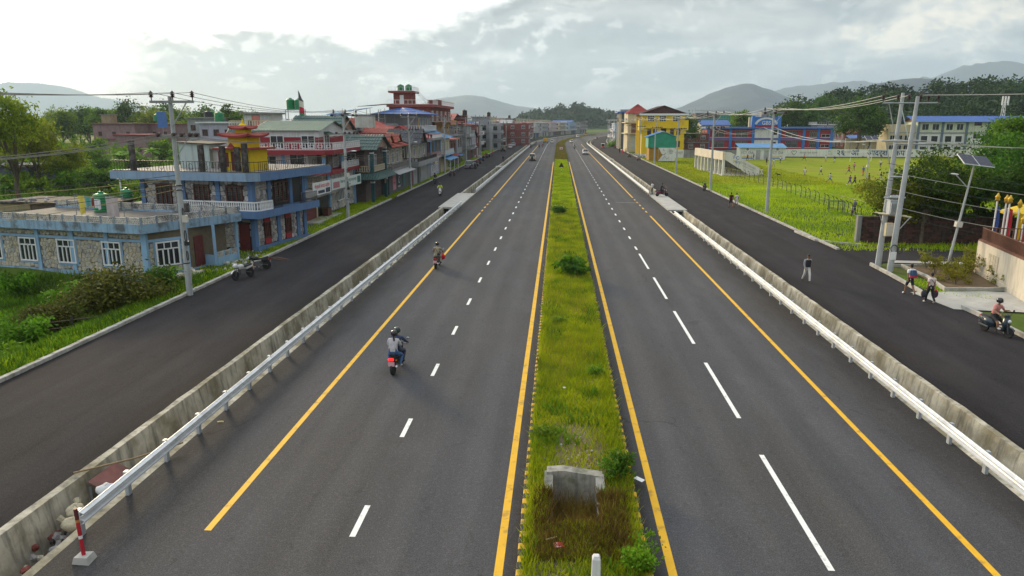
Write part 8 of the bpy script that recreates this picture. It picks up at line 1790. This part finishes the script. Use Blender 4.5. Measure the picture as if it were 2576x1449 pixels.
 A=Vector((0,0,0));person('man in dark maroon vest and shorts walking along the right kerb','walk',G(1838,522),.1,(.09,.012,.02),(.025,.02,.025),shorts=True);person('person in white patterned outfit walking beside the maroon-vested man','walk',G(1852,521),.1,(.62,.54,.58),(.58,.52,.56),shorts=True,s=.95)
 q=person('man in black gilet, grey sleeves and pale trousers walking towards the camera','walk',G(2028,709),math.pi+.1,(.22,.23,.25),(.60,.59,.55),sleeve='long');B=body_mesh('walk',False,'long');MB().loft([[(.2*math.cos(a),.145*math.sin(a)+.005,z)for a in[6.283*i/14 for i in range(14)]]for z in(.98,1.2,1.36,1.44)],False).obj('gilet',M_SEAT,q,True)
 q=person('walker in white T-shirt and navy shorts with a red and blue backpack','walk',G(2286,741),.15,(.62,.63,.66),(.02,.025,.04),shorts=True,shoe=WSHOE,s=1.04);MB().loft([[(-.15,-.13,1.02),(.15,-.13,1.02),(.15,-.3,1.02),(-.15,-.3,1.02)],[(-.16,-.13,1.14),(.16,-.13,1.14),(.16,-.33,1.14),(-.16,-.33,1.14)]]).obj('backpack',cl((.5,.02,.05)),q);MB().loft([[(-.16,-.13,1.14),(.16,-.13,1.14),(.16,-.33,1.14),(-.16,-.33,1.14)],[(-.13,-.12,1.44),(.13,-.12,1.44),(.12,-.26,1.44),(-.12,-.26,1.44)]]).obj('backpack_top',cl((.035,.07,.14)),q)
 q=person('woman in pale pink blouse and black trousers carrying a bag in each hand','carry',G(2337,762),.2,(.60,.50,.49),(.018,.018,.02),shoe=WSHOE,s=.98);MB().tube([(-.13,-.12,1.42),(.02,-.14,1.25),(.14,-.1,1.05)],.014,4).obj('bag_strap',M_BLACK,q);p=G(2337,762)
 for x,c,lb in((-.34,(.04,.04,.05),'round dark bag in the left hand of the woman walking'),(.30,(.06,.03,.04),'dark bag with a red top in the right hand of the woman walking')):t=thing('bag',lb,'bag',(p.x+x,p.y+.02,.3));MB().ball((0,0,.22),(.15,.13,.23),9,6).obj('bag_body',cl(c),t);MB().tube([(-.06,0,.42),(0,0,.6),(.06,0,.42)],.012,4).obj('handle',M_BLACK,t);(MB().ball((0,0,.40),(.08,.08,.07),7,5).obj('red_top',cl((.5,.02,.05)),t)if x>0 else None)
 person('pedestrian in black crossing beside the left drain','walk',k4(1195,978)+Vector((-.4,0,0)),-1.2,(.02,.02,.025),(.025,.025,.03),sleeve='long');person('pedestrian in dark clothes standing by the far end of the left guard rail','stand',k4(1525,805),0,(.03,.03,.04),(.04,.04,.05));person('pedestrian walking on the left carriageway edge beyond the guard rail','walk',k4(1590,770),0,(.04,.04,.05),(.04,.05,.07))
 for i,(x,y,a,c)in enumerate(((1040,915,'red',(.35,.03,.05)),(960,930,'red and dark',(.25,.03,.05)),(1240,825,'pink',(.5,.25,.3)),(1395,775,'dark',(.05,.05,.06)),(440,1070,'white',(.55,.55,.55)))):person('person in %s top standing near the left shops, %s'%(a,('by the goods pile','among the parked motorcycles','by the white cars','beyond the white cars','under the fourth power pole')[i]),'stand',k4(x,y),1.0+i,c,(.05,.05,.07))
 for i,(x,y,a,c)in enumerate(((425,818,'bright red',(.5,.015,.05)),(385,800,'black',(.03,.03,.03)),(465,805,'pink and white',(.5,.35,.38)),(62,700,'dark',(.04,.04,.05)))):person('person in %s standing by the market stall on the right'%a if i<3 else 'person in dark clothes walking by the right drain','stand',k1(x,y),2.0+i,c,c if i==0 else(.06,.05,.06),sleeve='long')
 for i,(x,y,pt)in enumerate(((510,852,BLK),(630,893,GRY),(330,740,RED))):bike('motorcycle parked by the rubble heap on the right, %s'%('middle one','nearest one','farthest one by the stall')[i],k1(x,y),-.6,pt,lean=-.12)
 W_,K,N=(.6,.6,.6),(.03,.03,.035),(.03,.05,.16);PL=[(62,1055,(.5,.03,.04),K,'run','red by the toilet block'),(140,1045,K,K,'stand','black before the toilet block'),(235,1265,W_,W_,'walk','all white right of the stand'),(300,1105,K,K,'stand','black left of the second right pole'),(390,1130,W_,(.5,.4,.4),'walk','white just right of the second right pole'),(475,1085,W_,K,'walk','white with black shorts in the left half of the field'),(775,1060,(.62,.2,.03),K,'run','orange near the long white wall'),(780,1260,W_,(.45,.42,.35),'walk','white alone in the middle left of the field'),(985,1235,W_,(.04,.05,.2),'walk','white and navy stripes with blue shorts'),(1045,1070,W_,(.4,.4,.4),'stand','white near the goal'),(1095,1340,(.35,.36,.4),(.05,.12,.35),'run','grey with blue shorts running nearest the left'),(1155,1085,K,W_,'stand','black with white shorts by the goal'),(1335,1225,(.5,.03,.05),K,'run','red running in mid field'),(1345,1375,(.12,.06,.25),(.1,.05,.22),'run','purple nearest the road'),(1400,1180,(.5,.2,.25),K,'walk','red and white stripes'),(1405,1380,K,K,'run','black chasing beside the purple one'),(1515,1245,(.05,.07,.3),(.5,.04,.05),'walk','blue with red shorts'),(1505,1020,(.5,.03,.06),K,'sit','red sitting under the wall lettering'),(1575,1050,W_,W_,'walk','white near the wall lettering'),(1585,1345,(.05,.03,.04),K,'run','dark clothes beside the field lamp'),(1735,1140,W_,K,'walk','white with black shorts left of the twin poles'),(1735,1325,K,(.4,.4,.4),'run','dark shirt and grey shorts left of the twin poles'),(1740,1025,(.4,.42,.38),K,'stand','grey by the wall behind the twin poles'),(2155,1020,(.6,.42,.02),K,'stand','yellow, left one of two by the wall'),(2245,1040,(.6,.42,.02),(.05,.05,.06),'stand','yellow, right one of two by the wall'),(1945,1005,W_,N,'stand','white between the twin poles'),(2340,1105,W_,N,'stand','white at the edge of the roadside bushes')]
 for i,(x,y,c,t,k,lb)in enumerate(PL):person('player in '+lb if k!='sit' else 'spectator in '+lb,k,kf(x,y),(i*1.7)%6.28,c,t,shorts=True,group='players on the football field')
 for i,(x,y,c)in enumerate(((95,1225,K),(160,1230,W_))):person('spectator in %s sitting on the grass beside the stand'%('black','white')[i],'sit',kf(x,y),1.0,c,N)
 person('adult in grey with a cap standing by the field fence','stand',G(2148,541,-.25),.5,(.14,.15,.2),(.06,.06,.08),hcol=(.3,.35,.3));person('child in white and red shirt standing in front of the adult by the fence','stand',G(2143,543,-.25),.5,W_,(.1,.03,.05),s=.66)
 p=kf(455,1255);r=thing('dog','small black dog trotting across the football field','dog',p,1.3);b=MB();b.tube([(0,-.3,.42),(0,-.05,.44),(0,.25,.46),(0,.4,.58)],[.09,.10,.12,.07],8);b.ball((0,.5,.64),(.075,.11,.075),8,5);b.tube([(0,.55,.62),(0,.68,.59)],[.045,.03],6);b.tube([(0,-.3,.44),(0,-.48,.58),(0,-.52,.7)],[.03,.025,.012],5)
 for s in(-1,1):b.tube([(s*.07,.25,.45),(s*.075,.24,.22),(s*.075,.30,.02)],[.05,.03,.025],5);b.tube([(s*.07,-.25,.44),(s*.08,-.2,.3),(s*.08,-.34,.17),(s*.08,-.29,.02)],[.06,.045,.025,.025],5);b.loft([[(s*.04,.46,.69),(s*.075,.45,.68),(s*.06,.50,.69)],[(s*.06,.45,.77),(s*.065,.45,.77),(s*.06,.46,.77)]])
 b.obj('body',mat('black fur',(.015,.014,.013),.9,.2,9),r,True)
 t=thing('football','white football at the feet of the nearest players','ball',kf(1315,1372)+Vector((0,0,.12)));MB().ball((0,0,0),.12,10,7).obj('ball',M_WHITE,t,True)
traffic()
# ==== small things
def details():
 x0,x1,y0,y1=PIT;PC=mat('mossy pit concrete',(.36,.34,.30),.9,.25,2,bump=.4,bscale=14,streak=.8,col2=(.13,.14,.085),c2amt=.5,c2scale=1.4)
 r=thing('concrete_chamber','broken open concrete chamber half sunk in the median, stained wall facing the camera','chamber',((x0+x1)/2,y1,0));hx=(x1-x0)/2
 MB().prism([(-hx-.18,-.9),(hx+.2,-.9),(hx+.2,.40),(hx*.4,.47),(-hx*.5,.55),(-hx-.18,.50)],'y',-.12,.22).obj('back_wall',PC,r);MB().prism([(.0,-.9),(-1.75,-.9),(-1.75,.12),(-.9,.2),(.0,.42)],'x',hx,hx+.24).obj('side_wall',PC,r);MB().prism([(.0,-.9),(-1.7,-.9),(-1.6,.0),(-.75,.14),(.0,.48)],'x',-hx-.24,-hx).obj('side_wall',PC,r);MB().box((-hx,-2.1,-.9),(hx,-.12,-.75)).obj('floor',M_SILT,r)
 rng=random.Random(9)
 def rubble(name,lb,p,n,sx,sy,mats,s0=.08,s1=.22,cat='rubble'):
  r=thing(name,lb,cat,p);pr=[]
  for k in range(4):b=MB();b.ball((0,0,0),(1,.8,.6),6,4);b.v=[(x*rng.uniform(.75,1.2),y*rng.uniform(.75,1.2),z*rng.uniform(.7,1.2))for x,y,z in b.v];pr.append(b.mesh('stone',mats[k%len(mats)]))
  for i in range(n):o=link('stone',pr[i%4],r,(rng.gauss(0,sx),rng.gauss(0,sy),rng.uniform(0,.08)));o.scale=(rng.uniform(s0,s1),)*3;o.rotation_euler=(rng.random()*6,rng.random()*6,rng.random()*6)
  return r
 rubble('stones','scattered pale stones on the bare median soil behind the chamber',(.7,19.9,.2),60,.5,.9,STONE_G,.02,.06,'stones');rubble('stones','few pale stones at the foot of the white post in the median',(.45,12.6,.16),14,.22,.15,STONE_G,.03,.10,'stones')
 p=G(1497,1512);r=thing('guide_post','white painted square guide post with chamfered top in the median','post',(p.x,p.y,.1));MB().loft([[(-.1,-.1,0),(.1,-.1,0),(.1,.1,0),(-.1,.1,0)],[(-.085,-.085,.93),(.085,-.085,.93),(.085,.085,.93),(-.085,.085,.93)],[(-.055,-.055,1.0),(.055,-.055,1.0),(.055,.055,1.0),(-.055,.055,1.0)]]).obj('shaft',mat('white post paint',(.68,.68,.68),.7,.06,6,streak=.3),r)
 def packet(lb,p,rz,c,w_,h,name='snack_packet',cat='litter'):
  b=MB();b.loft([[(u*w_,v*h,.012+.03*(1-abs(u)*2)*rng.random())for u in(-.5,-.2,.2,.5)]for v in(-.5,-.4,0,.4,.5)],False,closed=False);o=b.obj(name,c);o.location=p;o.rotation_euler=(.15,.1,rz);return tag(o,lb,cat)
 p=G(1406,1374,.32);packet('crumpled red and white snack packet lying in the median grass',(p.x,p.y,.34),.3,mat('red foil',(.55,.015,.02),.3,.25,14,col2=(.55,.53,.55),c2amt=.35,c2scale=9),.24,.17);p=G(1608,1212,.15);packet('white plastic bag scrap caught on the right median kerb',(p.x,p.y,.22),1.0,M_WHITE,.2,.26,'plastic_bag');p=G(1420,982,.2);packet('small white scrap of litter in the median grass',(p.x,p.y,.3),.6,M_WHITE,.12,.1,'plastic_scrap');p=G(555,1062);packet('small yellow wrapper on the asphalt beside the left guard rail',(p.x,p.y,.01),.4,P_YELL,.2,.08,'wrapper')
 p=G(1387,1358,.3);o=MB().box((-.16,-.02,0),(.16,.02,.02)).obj('wood_stick',mat('pale wood',(.42,.33,.2),.8,.2,8));o.location=(p.x,p.y,.33);o.rotation_euler=(0,.1,.6);tag(o,'short pale stick lying beside the red snack packet','stick')
 p=G(213,1410);r=thing('marker_post','leaning red post with white bands stuck in a concrete lump at the rail end','marker post',(p.x,p.y,0));MB().loft([[(-.2,-.17,0),(.22,-.19,0),(.2,.17,0),(-.2,.17,0)],[(-.16,-.14,.15),(.17,-.16,.17),(.15,.14,.16),(-.17,.13,.14)]]).obj('concrete_base',M_CONC2,r)
 zs=[0,.45,.53,.86,.93,1.2]
 for i in range(5):c=(M_DKRED if i==4 else(M_WHITE if i==1 else mat('red post paint',(.42,.015,.025),.6,.15,6)if i!=3 else mat('faded orange band',(.5,.2,.05),.6,.2,6)));MB().tube([(-.05*zs[i],.02*zs[i],.12+zs[i]),(-.05*zs[i+1],.02*zs[i+1],.12+zs[i+1])],.045,10).obj('band',c,r)
 p=G(300,1180);o=MB();
 r=thing('metal_sheet','rusty red-brown metal sheet dumped slanting in the left drain','sheet',(-12.55,18.6,-.28));MB().loft([[(-.75,-.5,.22),(.35,-.62,-.30),(.36,-.62,-.28),(-.74,-.5,.24)],[(-.60,.62,.30),(.50,.50,-.22),(.51,.50,-.20),(-.59,.62,.32)]]).obj('sheet',mat('rusted red sheet',(.19,.075,.065),.8,.25,3,col2=(.11,.06,.05),c2amt=.4),r)
 SW=mat('white sack',(.55,.56,.56),.8,.15,7,bump=.5,bscale=20);ST=mat('tan sack',(.38,.34,.24),.85,.2,6,bump=.5,bscale=20)
 for i,(x,y,z,m,lb)in enumerate(((-12.55,17.85,-.25,SW,'white bulging sack below the rusty sheet in the drain'),(-12.2,18.3,-.2,SW,'white sack at the right end of the drain rubbish'),(-12.9,16.95,-.4,ST,'torn tan sack in the drain rubbish'),(-12.6,16.4,-.45,ST,'beige sack nearest the camera in the drain'))):s=thing('sack',lb,'sack',(x,y,z),i);b=MB().ball((0,0,.1),(.33,.24,.2),12,8);b.v=[tuple(q*rng.uniform(.84,1.12)for q in v)for v in b.v];b.obj('sack_body',m,s,True);MB().tube([(.3,0,.18),(.42,.02,.26)],[.07,.1],6).obj('tied_neck',m,s)
 rubble('rubble','broken bricks and stones heaped in the left drain under the sheet',(-12.75,17.0,-.78),150,.28,1.0,[STONE_T[1],M_DKCEM,M_BRICKR,STONE_G[2]],.05,.17)
 for lb,pts,rr,m in(('bamboo pole laid across the left drain above the rubbish',[(-13.75,18.2,.17),(-12.6,19.3,.12),(-11.6,20.3,.2)],.028,mat('bamboo',(.22,.16,.09),.8,.2,6)),('thick black pipe bundle bent into the drain rubbish',[(-13.1,17.9,-.1),(-12.8,17.5,-.45),(-12.3,16.9,-.5),(-11.98,16.5,-.6)],.05,M_WIRE2),('long black hose running along the near left drain',[(-11.98,15.6,-.45),(-12.5,14.4,-.75),(-13.0,13.4,-.8),(-13.05,12.2,-.85),(-12.4,11,-1.1)],.03,M_WIRE2)):tag(MB().tube(pts,rr,6).obj('pole' if 'bamboo' in lb else 'pipe',m),lb,'pole' if 'bamboo' in lb else 'pipe')
 p=G(1412,438);r=thing('warning_sign','triangular warning sign seen from its black back on a striped post in the median','road sign',(p.x,p.y,0));z0=1.35;MB().prism([(-.5,z0),(.5,z0),(0,z0+.92)],'y',-.015,.015).obj('triangle',M_BLACK,r)
 for i in range(6):MB().tube([(0,.03,z0/6*i),(0,.03,z0/6*(i+1))],.04,6).obj('post_band',M_WHITE if i%2 else M_BLACK,r)
 p=G(1412,380);r=thing('marker_board','small red and white hand-painted marker in the dry scrub of the median','road sign',(p.x,p.y,0));MB().box((-1.0,0,.3),(1.0,.06,1.5)).obj('board',mat('faded red board',(.3,.09,.06),.8,.2,3),r);signtext('ID',1.2,M_WHITE,r,(0,-.01,.9),FR,bold=.02)
 p=k4(262,1165);r=thing('concrete_mixer','cream drum concrete mixer standing on the left verge with its mouth to the road','concrete mixer',(p.x-1.2,p.y,0),-.5);MB().lathe([(.3,-.9),(.62,-.55),(.78,-.1),(.76,.2),(.45,.62),(.36,.66),(.33,.6)],16,(0,0,1.25),axis='y').obj('drum',mat('cement drum',(.45,.40,.31),.8,.2,3),r,True).rotation_euler=(0,0,math.pi);b=MB()
 for x in(-.6,.6):b.tube([(x,-.7,.1),(x,.0,1.2),(x,.7,.1)],.05,5)
 b.tube([(-.6,.0,1.2),(.6,.0,1.2)],.05,5);b.obj('frame',M_ENG,r);wheel(r,(-.7,-.5,.25),.25,.1);wheel(r,(.7,-.5,.25),.25,.1)
 p=k4(200,1180);bush('darkbush',(p.x-2.6,p.y-1,-.05),1.7,'dark green bush on the verge beside the concrete mixer',sz=1.5);p=k4(540,1070);bush('weedy',(p.x-2,p.y,-.05),2.0,'green weedy bush on the verge beyond the mixer',sz=1.7);p=k4(640,980);bush('leafy',(p.x-2,p.y,-.05),2.0,'bright weed thicket before the grey parked SUV');p=k4(1270,700);tree('broad',(p.x-2.5,p.y,0),.9,'green roadside tree cluster halfway down the left row');tree('tall',(p.x-4,p.y+3,0),.75,'narrow dark cypress-like tree halfway down the left row');p=k1(300,720);bush('leafy',(p.x+2.5,p.y,0),3.2,'bright hedge on the right beyond the market stall',sz=2.2)
 rubble('goods_heap','heap of mixed sacks and produce by the left kerb',k4(820,915)+Vector((-1.5,0,.2)),90,1.6,2.6,[cl((.4,.35,.3)),cl((.25,.12,.1)),cl((.5,.5,.48)),cl((.14,.2,.1))],.2,.5,'goods');rubble('rubble','long heap of grey rubble and weeds along the right kerb by the green shed',k1(600,835)+Vector((1.8,0,.1)),120,.9,5,STONE_G,.2,.55);rubble('rubble','pale stones spilled beside the blue house below the kerb',G(660,662)+Vector((-1.2,0,0)),70,.8,1.6,STONE_G,.06,.2);rubble('rubble','dark heap of broken tarmac at the far left edge of the lot',G(50,915,-.4)+Vector((-.6,0,-.1)),80,.8,1.2,[M_ASPH2,M_DKCEM],.12,.32);rubble('stones','tan stone slabs tumbled behind the near power pole',G(500,690)+Vector((-.6,.2,0)),16,.5,.5,STONE_T,.15,.4,'stones')
 r=thing('iron_frame','rusty iron ladder frame lying on the asphalt by the kerb','frame',G(705,652)+Vector((0,0,.03)),.9);b=MB();b.tube([(-.25,-.9,0),(-.25,.9,0)],.025,4);b.tube([(.25,-.9,0),(.25,.9,0)],.025,4);[b.tube([(-.25,y,0),(.25,y,0)],.02,4)for y in(-.8,-.4,0,.4,.8)];b.obj('bars',R_RUST,r)
 p=G(1022,468);r=thing('barrel','blue plastic barrel standing on the grass beside the third left pole','barrel',(p.x-.3,p.y,0));MB().lathe([(.3,0),(.34,.25),(.33,.5),(.35,.55),(.33,.6),(.31,.9)],12).obj('drum',R_LBLUE,r,True)
 p=k1(430,740);r=thing('market_stall','roadside stall under a teal umbrella on the right','stall',(p.x+1.2,p.y,0));MB().lathe([(1.7,2.1),(1.72,2.15),(.9,2.65),(.05,2.9)],10).obj('umbrella',P_TURQ,r);MB().tube([(0,0,0),(0,0,2.85)],.035,6).obj('pole',M_GREYM,r);MB().box((-1,-.5,0),(1,.5,.85)).obj('counter',M_BROWN,r);MB().box((-.8,-.4,.85),(.7,.4,1.05)).obj('goods',cl((.5,.25,.06)),r)
 r=thing('old_fence','broken wooden fence of dark posts and rails in the overgrown left lot','fence',G(85,850,-.9));
 for i in range(4):MB().tube([(i*1.5,i*.9,-.2),(i*1.5+.05,i*.9,.95)],.06,5).obj('post',M_DKCEM,r)
 for z in(.35,.7):MB().tube([(0,0,z),(4.5,2.7,z+.1)],.03,4).obj('rail',M_BARK,r)
 for(x,y,w_,l,a)in((8.8,92,.5,3.0,1.3),(-17,160,2.8,.25,0),(-17.4,163,2.4,.25,0)):o=MB();o.face([(-w_/2,-l/2,0),(w_/2,-l/2,0),(w_/3,l/2,0),(-w_/2.4,l/2,0)]);q=o.obj('dust_patch',mat('road dust',(.16,.155,.15),.95,.5,3));q.location=(x,y,.004);q.rotation_euler=(0,0,a);q['kind']='structure'
details()
